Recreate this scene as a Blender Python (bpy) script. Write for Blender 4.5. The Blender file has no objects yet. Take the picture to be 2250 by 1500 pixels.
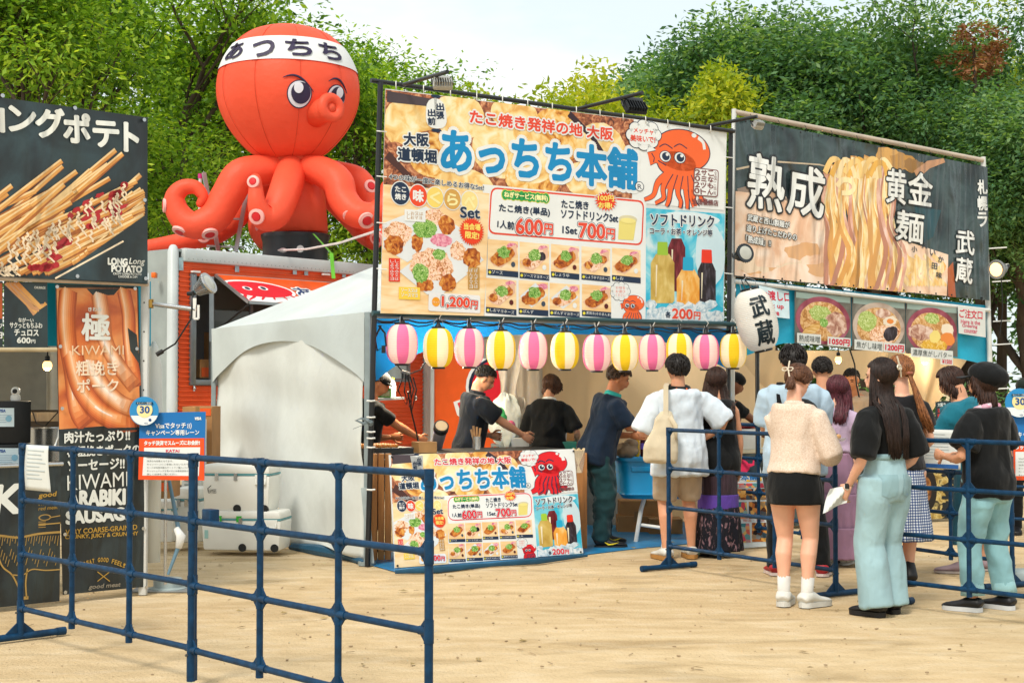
import bpy, math, random
import numpy as np
from mathutils import Vector, Matrix, noise
R = math.radians
PI = math.pi
random.seed(7)
rng = np.random.default_rng(7)
sc = bpy.context.scene
col = sc.collection
# camera
PITCH = R(1.79)
FPX = 3200.0
CAMZ = 1.42
cam = bpy.data.cameras.new('camera')
cam.sensor_width = 36.0
cam.lens = FPX / 2250 * 36
cam.clip_start = 0.1
cam.clip_end = 800
camo = bpy.data.objects.new('camera', cam)
camo.location = (0, 0, CAMZ)
camo.rotation_euler = (PI / 2 + PITCH, 0, 0)
col.objects.link(camo)
sc.camera = camo
# sky, sun, exposure
SUN_EL, SUN_AZ = 50, 205            # azimuth clockwise from +Y (seen from above)
world = bpy.data.worlds.new('World')
sc.world = world
world.use_nodes = True
wn, wl = world.node_tree.nodes, world.node_tree.links
wn.clear()
w_out = wn.new('ShaderNodeOutputWorld')
w_bg = wn.new('ShaderNodeBackground')
w_sky = wn.new('ShaderNodeTexSky')
w_sky.sky_type = 'NISHITA'
w_sky.sun_disc = False
w_sky.sun_elevation = R(SUN_EL)
w_sky.sun_rotation = R(SUN_AZ)
w_sky.air_density = 1.0
w_sky.dust_density = 2.0
w_tc = wn.new('ShaderNodeTexCoord')
w_map = wn.new('ShaderNodeMapping')
w_map.inputs['Scale'].default_value = (1.3, 1.3, 3.6)
w_no = wn.new('ShaderNodeTexNoise')
w_no.inputs['Scale'].default_value = 2.3
w_no.inputs['Detail'].default_value = 6
w_no.inputs['Roughness'].default_value = 0.52
w_ramp = wn.new('ShaderNodeValToRGB')
w_ramp.color_ramp.elements[0].position = 0.34
w_ramp.color_ramp.elements[0].color = (0.88, 0.88, 0.88, 1)
w_ramp.color_ramp.elements[1].position = 0.60
w_ramp.color_ramp.elements[1].color = (1, 1, 1, 1)
w_cl = wn.new('ShaderNodeValToRGB')
w_cl.color_ramp.elements[0].position = 0.42
w_cl.color_ramp.elements[0].color = (3.85, 4.3, 4.4, 1)
w_cl.color_ramp.elements[1].position = 0.66
w_cl.color_ramp.elements[1].color = (5.3, 5.2, 4.85, 1)
w_mix = wn.new('ShaderNodeMix')
w_mix.data_type = 'RGBA'
wl.new(w_tc.outputs['Generated'], w_map.inputs['Vector'])
wl.new(w_map.outputs['Vector'], w_no.inputs['Vector'])
wl.new(w_no.outputs['Fac'], w_ramp.inputs['Fac'])
wl.new(w_no.outputs['Fac'], w_cl.inputs['Fac'])
wl.new(w_ramp.outputs['Color'], w_mix.inputs['Factor'])
wl.new(w_sky.outputs['Color'], w_mix.inputs['A'])
wl.new(w_cl.outputs['Color'], w_mix.inputs['B'])
wl.new(w_mix.outputs['Result'], w_bg.inputs['Color'])
wl.new(w_bg.outputs['Background'], w_out.inputs['Surface'])
w_bg.inputs['Strength'].default_value = 0.115
sun = bpy.data.lights.new('sun', 'SUN')
sun.energy = 1.5
sun.angle = R(14)
sun.color = (1.0, 0.93, 0.82)
suno = bpy.data.objects.new('sun', sun)
sdir = Vector((math.sin(R(SUN_AZ)) * math.cos(R(SUN_EL)), math.cos(R(SUN_AZ)) * math.cos(R(SUN_EL)), math.sin(R(SUN_EL))))
suno.rotation_euler = sdir.to_track_quat('Z', 'Y').to_euler()
suno.location = (10, -10, 20)
col.objects.link(suno)
sc.view_settings.view_transform = 'Standard'
sc.view_settings.look = 'None'
sc.view_settings.gamma = 1
sc.view_settings.use_curve_mapping = False
sc.view_settings.exposure = 1.04
sc.render.engine = 'CYCLES'
sc.cycles.max_bounces = 6
sc.cycles.transparent_max_bounces = 6
# where things of the photograph stand
def ray(px, py):
 x = (px - 1125) / FPX
 y = (750 - py) / FPX
 return Vector((x, math.cos(PITCH) - y * math.sin(PITCH), math.sin(PITCH) + y * math.cos(PITCH)))
def W(px, py, Y):
 d = ray(px, py)
 return Vector((0, 0, CAMZ)) + d * (Y / d.y)
def Gd(px, py, z=0.0):
 d = ray(px, py)
 return Vector((0, 0, CAMZ)) + d * ((z - CAMZ) / d.z)
# materials
def lin(h):
 h = h.lstrip('#')
 c = [int(h[i:i + 2], 16) / 255 for i in (0, 2, 4)]
 return tuple(v / 12.92 if v <= 0.04045 else ((v + 0.055) / 1.055) ** 2.4 for v in c)
MATS = {}
def mat(name, color, rough=0.6, metal=0.0, var=0.12, scale=8.0, bump=0.0, bscale=40.0, emit=0.0, trans=0.0,
  stretch=(1, 1, 1), spec=0.4, dist=0.002, alpha=1.0, sheen=0.0):
 """principled material: noise-varied colour, noise bump"""
 if name in MATS:
  return MATS[name]
 if isinstance(color, str):
  color = lin(color)
 m = bpy.data.materials.new(name)
 m.use_nodes = True
 nt = m.node_tree
 n, l = nt.nodes, nt.links
 p = n['Principled BSDF']
 tc = n.new('ShaderNodeTexCoord')
 mp = n.new('ShaderNodeMapping')
 mp.inputs['Scale'].default_value = stretch
 l.new(tc.outputs['Object'], mp.inputs['Vector'])
 no = n.new('ShaderNodeTexNoise')
 no.inputs['Scale'].default_value = scale
 no.inputs['Detail'].default_value = 5
 l.new(mp.outputs['Vector'], no.inputs['Vector'])
 rp = n.new('ShaderNodeValToRGB')
 rp.color_ramp.elements[0].position = 0.3
 rp.color_ramp.elements[1].position = 0.7
 rp.color_ramp.elements[0].color = tuple(max(0, c * (1 - var)) for c in color) + (1,)
 rp.color_ramp.elements[1].color = tuple(min(1, c * (1 + var)) for c in color) + (1,)
 l.new(no.outputs['Fac'], rp.inputs['Fac'])
 l.new(rp.outputs['Color'], p.inputs['Base Color'])
 p.inputs['Roughness'].default_value = rough
 p.inputs['Metallic'].default_value = metal
 p.inputs['Specular IOR Level'].default_value = spec
 if sheen:
  p.inputs['Sheen Weight'].default_value = sheen
 if bump:
  b2 = n.new('ShaderNodeTexNoise')
  b2.inputs['Scale'].default_value = bscale
  b2.inputs['Detail'].default_value = 4
  l.new(mp.outputs['Vector'], b2.inputs['Vector'])
  bm = n.new('ShaderNodeBump')
  bm.inputs['Strength'].default_value = bump
  bm.inputs['Distance'].default_value = dist
  l.new(b2.outputs['Fac'], bm.inputs['Height'])
  l.new(bm.outputs['Normal'], p.inputs['Normal'])
 if emit:
  l.new(rp.outputs['Color'], p.inputs['Emission Color'])
  p.inputs['Emission Strength'].default_value = emit
 if trans:
  tr = n.new('ShaderNodeBsdfTranslucent')
  l.new(rp.outputs['Color'], tr.inputs['Color'])
  mx = n.new('ShaderNodeMixShader')
  mx.inputs['Fac'].default_value = trans
  l.new(p.outputs['BSDF'], mx.inputs[1])
  l.new(tr.outputs['BSDF'], mx.inputs[2])
  l.new(mx.outputs['Shader'], n['Material Output'].inputs['Surface'])
 if alpha < 1:
  p.inputs['Alpha'].default_value = alpha
 MATS[name] = m
 return m
def pic(name, stops, scale=30.0, kind='noise', detail=5, stretch=(1, 1, 1), rough=0.5, distort=0.5):
 """printed photograph: a colour ramp (sRGB hex stops) over noise, voronoi or waves"""
 if name in MATS:
  return MATS[name]
 m = bpy.data.materials.new(name)
 m.use_nodes = True
 n, l = m.node_tree.nodes, m.node_tree.links
 p = n['Principled BSDF']
 tc = n.new('ShaderNodeTexCoord')
 mp = n.new('ShaderNodeMapping')
 mp.inputs['Scale'].default_value = stretch
 l.new(tc.outputs['Object'], mp.inputs['Vector'])
 if kind == 'voronoi':
  t = n.new('ShaderNodeTexVoronoi')
  t.inputs['Scale'].default_value = scale
  out = t.outputs['Color']
 elif kind == 'wave':
  t = n.new('ShaderNodeTexWave')
  t.inputs['Scale'].default_value = scale
  t.inputs['Distortion'].default_value = distort * 10
  t.inputs['Detail'].default_value = 3
  out = t.outputs['Fac']
 else:
  t = n.new('ShaderNodeTexNoise')
  t.inputs['Scale'].default_value = scale
  t.inputs['Detail'].default_value = detail
  t.inputs['Distortion'].default_value = distort
  out = t.outputs['Fac']
 l.new(mp.outputs['Vector'], t.inputs['Vector'])
 rp = n.new('ShaderNodeValToRGB')
 e = rp.color_ramp.elements
 while len(e) < len(stops):
  e.new(0.5)
 lo, hi = (0.05, 0.95) if kind != 'noise' else (0.33, 0.67)
 for i, s in enumerate(stops):
  e[i].position = lo + (hi - lo) * i / (len(stops) - 1)
  e[i].color = lin(s) + (1,)
 l.new(out, rp.inputs['Fac'])
 l.new(rp.outputs['Color'], p.inputs['Base Color'])
 p.inputs['Roughness'].default_value = rough
 p.inputs['Specular IOR Level'].default_value = 0.3
 MATS[name] = m
 return m
def ink(h, rough=0.5):
 return mat('ink_' + h.lstrip('#'), h, rough=rough, var=0.05, scale=3, spec=0.3)
# objects
def tag(o, label=None, cat=None, group=None, kind=None):
 if label: o['label'] = label
 if cat: o['category'] = cat
 if group: o['group'] = group
 if kind: o['kind'] = kind
 return o
def empty(name, loc, label, cat, group=None, rz=0.0):
 o = bpy.data.objects.new(name, None)
 o.empty_display_size = 0.1
 o.location = loc
 o.rotation_euler = (0, 0, rz)
 o['_m'] = [v for r in (Matrix.Translation(Vector(loc)) @ Matrix.Rotation(rz, 4, 'Z')) for v in r]
 col.objects.link(o)
 return tag(o, label, cat, group)
def mw(o):
 v = list(o['_m'])
 return Matrix((v[0:4], v[4:8], v[8:12], v[12:16]))
def link_mesh(name, me, mats, parent=None, world=False):
 """link a mesh object; world=True: its vertices are world coordinates"""
 if not isinstance(mats, (list, tuple)):
  mats = [mats]
 if not len(me.materials):
  for m in mats:
   me.materials.append(m)
 o = bpy.data.objects.new(name, me)
 col.objects.link(o)
 M = Matrix.Identity(4)
 if parent is not None:
  o.parent = parent
  if world:
   PM = mw(parent)
   me.transform(PM.inverted())
   M = PM
  else:
   M = mw(parent)
 elif world:
  # origin at the base of the mesh
  n = len(me.vertices)
  co = np.empty(n * 3, dtype=np.float32)
  me.vertices.foreach_get('co', co)
  co = co.reshape(-1, 3)
  c = (co.min(0) + co.max(0)) / 2
  c[2] = co[:, 2].min()
  c = Vector([float(x) for x in c])
  me.transform(Matrix.Translation(-c))
  o.location = c
  M = Matrix.Translation(c)
 o['_m'] = [v for r in M for v in r]
 return o
class MB:
 """collects shapes, then becomes one mesh"""
 def __init__(s):
  s.v, s.f, s.m = [], [], []
 def add(s, vs, fs, mi=0):
  b = len(s.v)
  s.v.extend([tuple(v) for v in vs])
  for f in fs:
   s.f.append(tuple(i + b for i in f))
   s.m.append(mi)
  return s
 def box(s, c, size, rot=None, mi=0, taper=1.0):
  c = Vector(c)
  sx, sy, sz = [q / 2 for q in size]
  vs = []
  for z in (-sz, sz):
   k = taper if z > 0 else 1.0
   for x, y in ((-sx, -sy), (sx, -sy), (sx, sy), (-sx, sy)):
    v = Vector((x * k, y * k, z))
    if rot is not None:
     v = rot @ v
    vs.append(c + v)
  return s.add(vs, [(0, 3, 2, 1), (4, 5, 6, 7), (0, 1, 5, 4), (1, 2, 6, 5), (2, 3, 7, 6), (3, 0, 4, 7)], mi)
 def beam(s, a, b, w, h, mi=0, up=(0, 0, 1)):
  a, b = Vector(a), Vector(b)
  d = b - a
  L = d.length
  d.normalize()
  u = Vector(up)
  if abs(d.dot(u)) > 0.98:
   u = Vector((0, 1, 0))
  r = d.cross(u).normalized()
  u = r.cross(d)
  rot = Matrix((r, u, -d)).transposed()
  return s.box((a + b) / 2, (w, h, L), rot, mi)
 def tube(s, pts, rad, n=10, mi=0, cap=True, flat=1.0, refv=None, phase=0.0):
  """tapered tube along points; rad number, list, or list of (rx, ry)"""
  pts = [Vector(p) for p in pts]
  k = len(pts)
  if not isinstance(rad, (list, tuple)):
   rad = [rad] * k
  rad = [(r, r * flat) if not isinstance(r, (list, tuple)) else r for r in rad]
  tans = []
  for i in range(k):
   t = pts[min(i + 1, k - 1)] - pts[max(i - 1, 0)]
   tans.append(t.normalized() if t.length > 1e-9 else Vector((0, 0, 1)))
  ref = Vector(refv) if refv is not None else (Vector((0, 0, 1)) if abs(tans[0].z) < 0.9 else Vector((1, 0, 0)))
  vs, fs = [], []
  x = (ref - tans[0] * ref.dot(tans[0])).normalized()
  for i in range(k):
   if refv is not None:
    x = Vector(refv)
   x = (x - tans[i] * x.dot(tans[i]))
   x = x.normalized() if x.length > 1e-6 else Vector((1, 0, 0))
   y = tans[i].cross(x)
   for j in range(n):
    a = 2 * PI * j / n + phase
    vs.append(pts[i] + x * math.cos(a) * rad[i][0] + y * math.sin(a) * rad[i][1])
  for i in range(k - 1):
   for j in range(n):
    a, b = i * n + j, i * n + (j + 1) % n
    fs.append((a, b, b + n, a + n))
  if cap:
   fs.append(tuple(range(n - 1, -1, -1)))
   fs.append(tuple(range((k - 1) * n, k * n)))
  return s.add(vs, fs, mi)
 def cyl(s, a, b, r, r2=None, n=12, mi=0, cap=True):
  return s.tube([a, b], [r, r if r2 is None else r2], n, mi, cap)
 def ell(s, c, r, rot=None, n=12, m=8, mi=0, mod=None):
  c = Vector(c)
  vs, fs = [], []
  for i in range(m + 1):
   th = PI * i / m
   for j in range(n):
    ph = 2 * PI * j / n
    v = Vector((math.sin(th) * math.cos(ph) * r[0], math.sin(th) * math.sin(ph) * r[1], math.cos(th) * r[2]))
    if mod: v = v * mod(th, ph)
    if rot is not None: v = rot @ v
    vs.append(c + v)
  for i in range(m):
   for j in range(n):
    a, b = i * n + j, i * n + (j + 1) % n
    if i == 0: fs.append((a, a + n, b + n))
    elif i == m - 1: fs.append((a, a + n, b))
    else: fs.append((a, a + n, b + n, b))
  return s.add(vs, fs, mi)
 def lathe(s, prof, c=(0, 0, 0), n=24, mi=0, cap=True, rot=None):
  """prof: (radius, z) bottom to top"""
  c = Vector(c)
  vs, fs = [], []
  for r, z in prof:
   for j in range(n):
    a = 2 * PI * j / n
    v = Vector((r * math.cos(a), r * math.sin(a), z))
    if rot is not None: v = rot @ v
    vs.append(c + v)
  for i in range(len(prof) - 1):
   for j in range(n):
    a, b = i * n + j, i * n + (j + 1) % n
    fs.append((a, b, b + n, a + n))
  if cap:
   fs.append(tuple(range(n - 1, -1, -1)))
   fs.append(tuple(range((len(prof) - 1) * n, len(prof) * n)))
  if callable(mi):
   b0 = len(s.f)
   s.add(vs, fs, 0)
   for q in range(len(fs)):
    s.m[b0 + q] = mi(q % n if q < (len(prof) - 1) * n else 0, q // n)
   return s
  return s.add(vs, fs, mi)
 def quad(s, a, b, c, d, mi=0):
  return s.add([a, b, c, d], [(0, 1, 2, 3)], mi)
 def grid(s, fn, nu, nv, mi=0):
  vs = [fn(i / nu, j / nv) for j in range(nv + 1) for i in range(nu + 1)]
  w = nu + 1
  return s.add(vs, [(j * w + i, j * w + i + 1, (j + 1) * w + i + 1, (j + 1) * w + i) for j in range(nv) for i in range(nu)], mi)
 def mesh(s, name, smooth=40):
  me = bpy.data.meshes.new(name)
  me.from_pydata(s.v, [], s.f)
  if any(s.m):
   me.polygons.foreach_set('material_index', s.m)
  me.update()
  if smooth:
   me.shade_smooth()
   if smooth < 180:
    me.set_sharp_from_angle(angle=R(smooth))
  return me
 def build(s, name, mats, parent=None, world=True, smooth=40, thick=0.0, bevel=0.0):
  me = s.mesh(name, smooth)
  if thick or bevel:
   me = modified(me, thick, bevel, smooth)
  return link_mesh(name, me, mats, parent, world)
def modified(me, thick=0.0, bevel=0.0, smooth=40, voxel=0.0, iters=0, adapt=0.0, subd=0):
 o = bpy.data.objects.new('tmp', me)
 col.objects.link(o)
 if voxel:
  m = o.modifiers.new('r', 'REMESH'); m.mode = 'VOXEL'; m.voxel_size = voxel; m.adaptivity = adapt
 if subd:
  m = o.modifiers.new('d', 'SUBSURF'); m.levels = subd; m.render_levels = subd
 if iters:
  m = o.modifiers.new('s', 'SMOOTH'); m.factor = 0.5; m.iterations = iters
 if thick:
  m = o.modifiers.new('t', 'SOLIDIFY'); m.thickness = thick; m.offset = 0
 if bevel:
  m = o.modifiers.new('b', 'BEVEL'); m.width = bevel; m.segments = 2; m.limit_method = 'ANGLE'
 dg = bpy.context.evaluated_depsgraph_get()
 dg.update()
 r = bpy.data.meshes.new_from_object(o.evaluated_get(dg))
 bpy.data.objects.remove(o)
 if smooth:
  r.shade_smooth()
  if smooth < 180: r.set_sharp_from_angle(angle=R(smooth))
 return r
def dup(o, loc=None, rz=None, label=None, names=None):
 """a copy of a thing with copies of its parts and sub-parts, sharing meshes"""
 c = o.copy()
 col.objects.link(c)
 if loc is not None: c.location = loc
 if rz is not None: c.rotation_euler = (0, 0, rz)
 if label: c['label'] = label
 def rec(src, dst):
  for ch in [q for q in KIDS.get(src.name, [])]:
   k = ch.copy()
   col.objects.link(k)
   k.parent = dst
   KIDS.setdefault(dst.name, []).append(k)
   rec(ch, k)
 rec(o, c)
 return c
KIDS = {}
def index_kids():
 KIDS.clear()
 for o in col.objects:
  if o.parent: KIDS.setdefault(o.parent.name, []).append(o)
# lettering
TXT = {}
def glyphs(body):
 if body in TXT: return TXT[body]
 c = bpy.data.curves.new('t', 'FONT')
 c.body = body; c.size = 1; c.resolution_u = 3
 o = bpy.data.objects.new('t', c)
 col.objects.link(o)
 dg = bpy.context.evaluated_depsgraph_get()
 dg.update()
 m = bpy.data.meshes.new_from_object(o.evaluated_get(dg))
 co = np.empty(len(m.vertices) * 3, dtype=np.float32)
 m.vertices.foreach_get('co', co)
 co = co.reshape(-1, 3)[:, :2].astype(float)
 fs = [tuple(p.vertices) for p in m.polygons]
 bpy.data.objects.remove(o); bpy.data.curves.remove(c); bpy.data.meshes.remove(m)
 lo, hi = co.min(0), co.max(0)
 TXT[body] = ((co - lo) / (hi - lo), fs, (hi - lo)[0] / (hi - lo)[1])
 return TXT[body]
RING16 = [(math.cos(a), math.sin(a)) for a in [i * PI / 8 for i in range(16)]]
RING8 = [(math.cos(a), math.sin(a)) for a in [i * PI / 4 for i in range(8)]]
class Art:
 """flat print on a sheet that stands at a real place: flat shapes laid a few tenths of a millimetre apart.
 Corners are world points (tl, tr, br, bl); shapes are given in photograph pixels and meet the sheet's plane."""
 def __init__(s, tl, tr, br, bl, wave=None, step=0.0009):
  s.c = [Vector(q) for q in (tl, tr, br, bl)]
  tl, tr, br, bl = s.c
  s.O = bl.copy()
  s.U = (br - bl).normalized()
  v = tl - bl
  s.N = s.U.cross(v).normalized()
  if s.N.dot(Vector((0, 0, CAMZ)) - s.O) < 0: s.N = -s.N
  s.V = s.N.cross(s.U)
  if s.V.z < 0: s.V = -s.V
  s.W = s.uvw(br)[0]
  s.H = s.uvw(tl)[1]
  s.cuv = [s.uvw(q) for q in s.c]
  s.vs, s.fs, s.ms, s.mats = [], [], [], []
  s.wave = wave; s.step = step
 def uvw(s, p):
  d = Vector(p) - s.O
  return Vector((d.dot(s.U), d.dot(s.V)))
 def at(s, px, py):
  d = ray(px, py)
  cp = Vector((0, 0, CAMZ))
  t = (s.O - cp).dot(s.N) / d.dot(s.N)
  return s.uvw(cp + d * t)
 def slot(s, m):
  if m not in s.mats: s.mats.append(m)
  return s.mats.index(m)
 def put(s, uv, fs, m, layer, eps=0.0):
  b = len(s.vs)
  z = layer * s.step + eps
  cl = s.cuv
  for u, v in uv:
   # print ends at the edge of its sheet
   v = min(max(v, cl[3].y + (cl[2].y - cl[3].y) * u / s.W), cl[0].y + (cl[1].y - cl[0].y) * u / s.W)
   h_ = v / s.H
   u = min(max(u, cl[3].x + (cl[0].x - cl[3].x) * h_), cl[2].x + (cl[1].x - cl[2].x) * h_)
   w = s.wave(u, v) if s.wave else 0
   s.vs.append(s.O + s.U * u + s.V * v + s.N * (z + w))
  k = s.slot(m)
  for f in fs:
   s.fs.append(tuple(i + b for i in f)); s.ms.append(k)
 def poly(s, pts, m, layer=1, uv=False):
  q = [Vector(p) if uv else s.at(*p) for p in pts]
  s.put(q, [tuple(range(len(q)))], m, layer)
 def rect(s, x0, y0, x1, y1, m, layer=1):
  """a rectangle on the sheet whose left top and right bottom meet these pixels"""
  a, b = s.at(x0, y0), s.at(x1, y1)
  s.put([a, Vector((b.x, a.y)), b, Vector((a.x, b.y))], [(0, 1, 2, 3)], m, layer)
 def par(s, x0, y0, x1, y1, h, m, layer=1, h2=None):
  """a strip: top edge from pixel (x0,y0) to (x1,y1), h pixels high"""
  h2 = h if h2 is None else h2
  s.poly([(x0, y0), (x1, y1), (x1, y1 + h2), (x0, y0 + h)], m, layer)
 def round(s, x0, y0, x1, y1, x2, y2, x3, y3, r, m, layer=1):
  """rounded quad through four pixels, corner radius r metres"""
  q = [s.at(x0, y0), s.at(x1, y1), s.at(x2, y2), s.at(x3, y3)]
  out = []
  for i in range(4):
   p, a, b = q[i], q[i - 1], q[(i + 1) % 4]
   da, db = (a - p).normalized() * r, (b - p).normalized() * r
   for t in (0, .25, .5, .75, 1):
    out.append((1 - t) ** 2 * (p + da) + 2 * t * (1 - t) * p + t * t * (p + db))
  s.put(out, [tuple(range(len(out)))], m, layer)
 def disc(s, px, py, rx, ry, m, layer=1, n=20, a0=0.0, star=0.0, wob=0.0, seed=0):
  c = s.at(px, py)
  e = s.at(px + 10, py); k = abs(e.x - c.x) / 10
  e = s.at(px, py + 10); kv = abs(e.y - c.y) / 10
  out = []
  rr = random.Random(seed)
  for i in range(n):
   a = 2 * PI * i / n
   q = 1 - (star if i % 2 else 0) + wob * (rr.random() - .5)
   x, y = math.cos(a) * rx * k * q, math.sin(a) * ry * kv * q
   out.append(c + Vector((x * math.cos(a0) - y * math.sin(a0), x * math.sin(a0) + y * math.cos(a0))))
  out.append(c)
  s.put(out, [(i, (i + 1) % n, n) for i in range(n)], m, layer)
 def line(s, pts, w, m, layer=1, w2=None):
  """a stroke through pixels, w metres wide, tapering to w2"""
  q = [s.at(*p) for p in pts]
  w2 = w if w2 is None else w2
  L, Rr = [], []
  for i, p in enumerate(q):
   t = (q[min(i + 1, len(q) - 1)] - q[max(i - 1, 0)]).normalized()
   n = Vector((-t.y, t.x)) * (w + (w2 - w) * i / max(1, len(q) - 1)) / 2
   L.append(p + n); Rr.append(p - n)
  k = len(q)
  s.put(L + Rr, [(i, i + 1, k + i + 1, k + i) for i in range(k - 1)], m, layer)
 def text(s, body, x0, y0, x1, y1, h, m, layer=4, bold=0.0, out=None, ow=0.0, ohi=None, skew=0.0):
  """lettering whose foot runs from pixel (x0,y0) to (x1,y1), h pixels high at the left"""
  uv, fs, asp = glyphs(body)
  a, b = s.at(x0, y0), s.at(x1, y1)
  hh = (s.at(x0, y0 - h) - a).length
  d = b - a
  n = Vector((-d.y, d.x)).normalized() * hh
  P = np.outer(uv[:, 0], (d.x, d.y)) + np.outer(uv[:, 1], (n.x, n.y)) + np.array((a.x, a.y))
  if skew:
   P += np.outer(uv[:, 1], (d.normalized() * hh * skew))
  def ring(w, mm, lay):
   for i, (cx, cy) in enumerate(RING16 if w > .009 else RING8):
    s.put([(p[0] + cx * w, p[1] + cy * w) for p in P], fs, mm, lay, 0.00003 * i)
  if ow:
   ring(ow * hh, out, layer)
   if ow > 0.09: ring(ow * hh * 0.55, out, layer + .4)
   if ohi: ring(ohi[0] * hh, ohi[1], layer - 1)
   layer += 1
  if bold: ring(bold * hh, m, layer)
  s.put([(p[0], p[1]) for p in P], fs, m, layer, 0.0004 if bold else 0)
 def vtext(s, body, x, y0, y1, w, m, layer=4, bold=0.0, out=None, ow=0.0, x1=None):
  """upright column of characters between rows y0 and y1, w pixels wide, centred on x"""
  n = len(body)
  hh = (y1 - y0) / n
  for i, ch in enumerate(body):
   if ch == ' ': continue
   cx = x + ((x1 - x) * i / max(1, n - 1) if x1 is not None else 0)
   yb = y0 + hh * (i + 0.93)
   k = 0.84
   if ch == 'ー':
    s.rect(cx - w * .07, yb - hh * .8, cx + w * .07, yb - hh * .05, m, layer + (1 if ow else 0)); continue
   s.text(ch, cx - w / 2, yb, cx + w / 2, yb, hh * k, m, layer, bold, out, ow)
 def build(s, name, parent, world=True):
  me = bpy.data.meshes.new(name)
  me.from_pydata(s.vs, [], s.fs)
  me.polygons.foreach_set('material_index', s.ms)
  me.update()
  # faces turn to the viewer's side of the sheet
  N = s.N
  flip = [p.index for p in me.polygons if p.normal.dot(N) < 0]
  if flip:
   import bmesh
   bm = bmesh.new(); bm.from_mesh(me); bm.faces.ensure_lookup_table()
   bmesh.ops.reverse_faces(bm, faces=[bm.faces[i] for i in flip])
   bm.to_mesh(me); bm.free()
  return link_mesh(name, me, s.mats, parent, world)
 def sheet(s, name, m, parent, thick=0.004, nu=1, nv=1, smooth=60, edge=None):
  """the sheet itself, a hair behind its print"""
  b = MB()
  tl, tr, br, bl = [s.uvw(q) for q in s.c]
  def fn(i, j):
   p = (bl * (1 - i) + br * i) * (1 - j) + (tl * (1 - i) + tr * i) * j
   if edge: p = p + edge(i, j)
   w = s.wave(p.x, p.y) if s.wave else 0
   return s.O + s.U * p.x + s.V * p.y + s.N * (w - thick / 2)
  b.grid(fn, nu, nv)
  return b.build(name, m, parent, thick=thick, smooth=smooth)
# == SETTING
def sand_material():
 m = bpy.data.materials.new('sand')
 m.use_nodes = True
 n, l = m.node_tree.nodes, m.node_tree.links
 p = n['Principled BSDF']
 tc = n.new('ShaderNodeTexCoord')
 def noise_(scale, detail, stretch=(1, 1, 1), dist=0.0):
  mp = n.new('ShaderNodeMapping'); mp.inputs['Scale'].default_value = stretch
  mp.inputs['Rotation'].default_value = (0, 0, R(-12))
  t = n.new('ShaderNodeTexNoise'); t.inputs['Scale'].default_value = scale
  t.inputs['Detail'].default_value = detail; t.inputs['Distortion'].default_value = dist
  l.new(tc.outputs['Object'], mp.inputs['Vector']); l.new(mp.outputs['Vector'], t.inputs['Vector'])
  return t.outputs['Fac']
 def ramp(src, stops):
  r = n.new('ShaderNodeValToRGB'); e = r.color_ramp.elements
  while len(e) < len(stops): e.new(0.5)
  for i, (q, c) in enumerate(stops): e[i].position = q; e[i].color = lin(c) + (1,)
  l.new(src, r.inputs['Fac']); return r.outputs['Color']
 a = ramp(noise_(0.55, 6, (0.45, 1.9, 1), 0.6), [(0.28, '#a68c66'), (0.44, '#c3a77e'), (0.56, '#d7bf98'), (0.70, '#e6d5ba')])  # uneven sand tone, with the dappled bright light streaks painted into the colour
 b = ramp(noise_(5.5, 8, (0.7, 1.3, 1)), [(0.33, '#9c8459'), (0.50, '#c8b086'), (0.68, '#e4d6bb')])
 c = ramp(noise_(70, 3), [(0.30, '#6e5c44'), (0.42, '#b09a7c'), (0.75, '#c2b398')])
 def mix(x, y, f, mode='MIX'):
  q = n.new('ShaderNodeMix'); q.data_type = 'RGBA'; q.blend_type = mode
  q.inputs['Factor'].default_value = f
  l.new(x, q.inputs['A']); l.new(y, q.inputs['B']); return q.outputs['Result']
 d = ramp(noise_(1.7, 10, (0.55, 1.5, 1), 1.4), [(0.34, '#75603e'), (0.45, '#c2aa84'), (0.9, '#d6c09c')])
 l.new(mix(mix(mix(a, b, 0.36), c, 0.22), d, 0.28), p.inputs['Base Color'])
 p.inputs['Roughness'].default_value = 0.95
 p.inputs['Specular IOR Level'].default_value = 0.1
 ad = n.new('ShaderNodeMath'); ad.operation = 'MULTIPLY_ADD'
 ad.inputs[1].default_value = 3.0
 l.new(noise_(3.0, 8, (0.6, 1.2, 1)), ad.inputs[0]); l.new(noise_(55, 4), ad.inputs[2])
 bm = n.new('ShaderNodeBump'); bm.inputs['Strength'].default_value = 0.8; bm.inputs['Distance'].default_value = 0.02
 l.new(ad.outputs[0], bm.inputs['Height']); l.new(bm.outputs['Normal'], p.inputs['Normal'])
 return m
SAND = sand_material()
g = MB()
def gz(x, y):
 d = max(0.0, min(1.0, (y - 3) / 4))
 return 0.010 * noise.noise(Vector((x * 0.7, y * 0.9, 0))) * d * (1 if y < 11 else 0.3)
g.grid(lambda i, j: Vector((-12 + 24 * i, 3 + 13 * j, gz(-12 + 24 * i, 3 + 13 * j) - 0.004)), 120, 80)
# the rest of the plaza out to the horizon, four strips round the finer middle
for (x0, x1, y0, y1) in ((-400, 400, -60, 3), (-400, 400, 16, 600), (-400, -12, 3, 16), (12, 400, 3, 16)):
 g.quad((x0, y0, -0.004), (x1, y0, -0.004), (x1, y1, -0.004), (x0, y1, -0.004))
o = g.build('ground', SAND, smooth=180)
tag(o, kind='structure')
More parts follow.
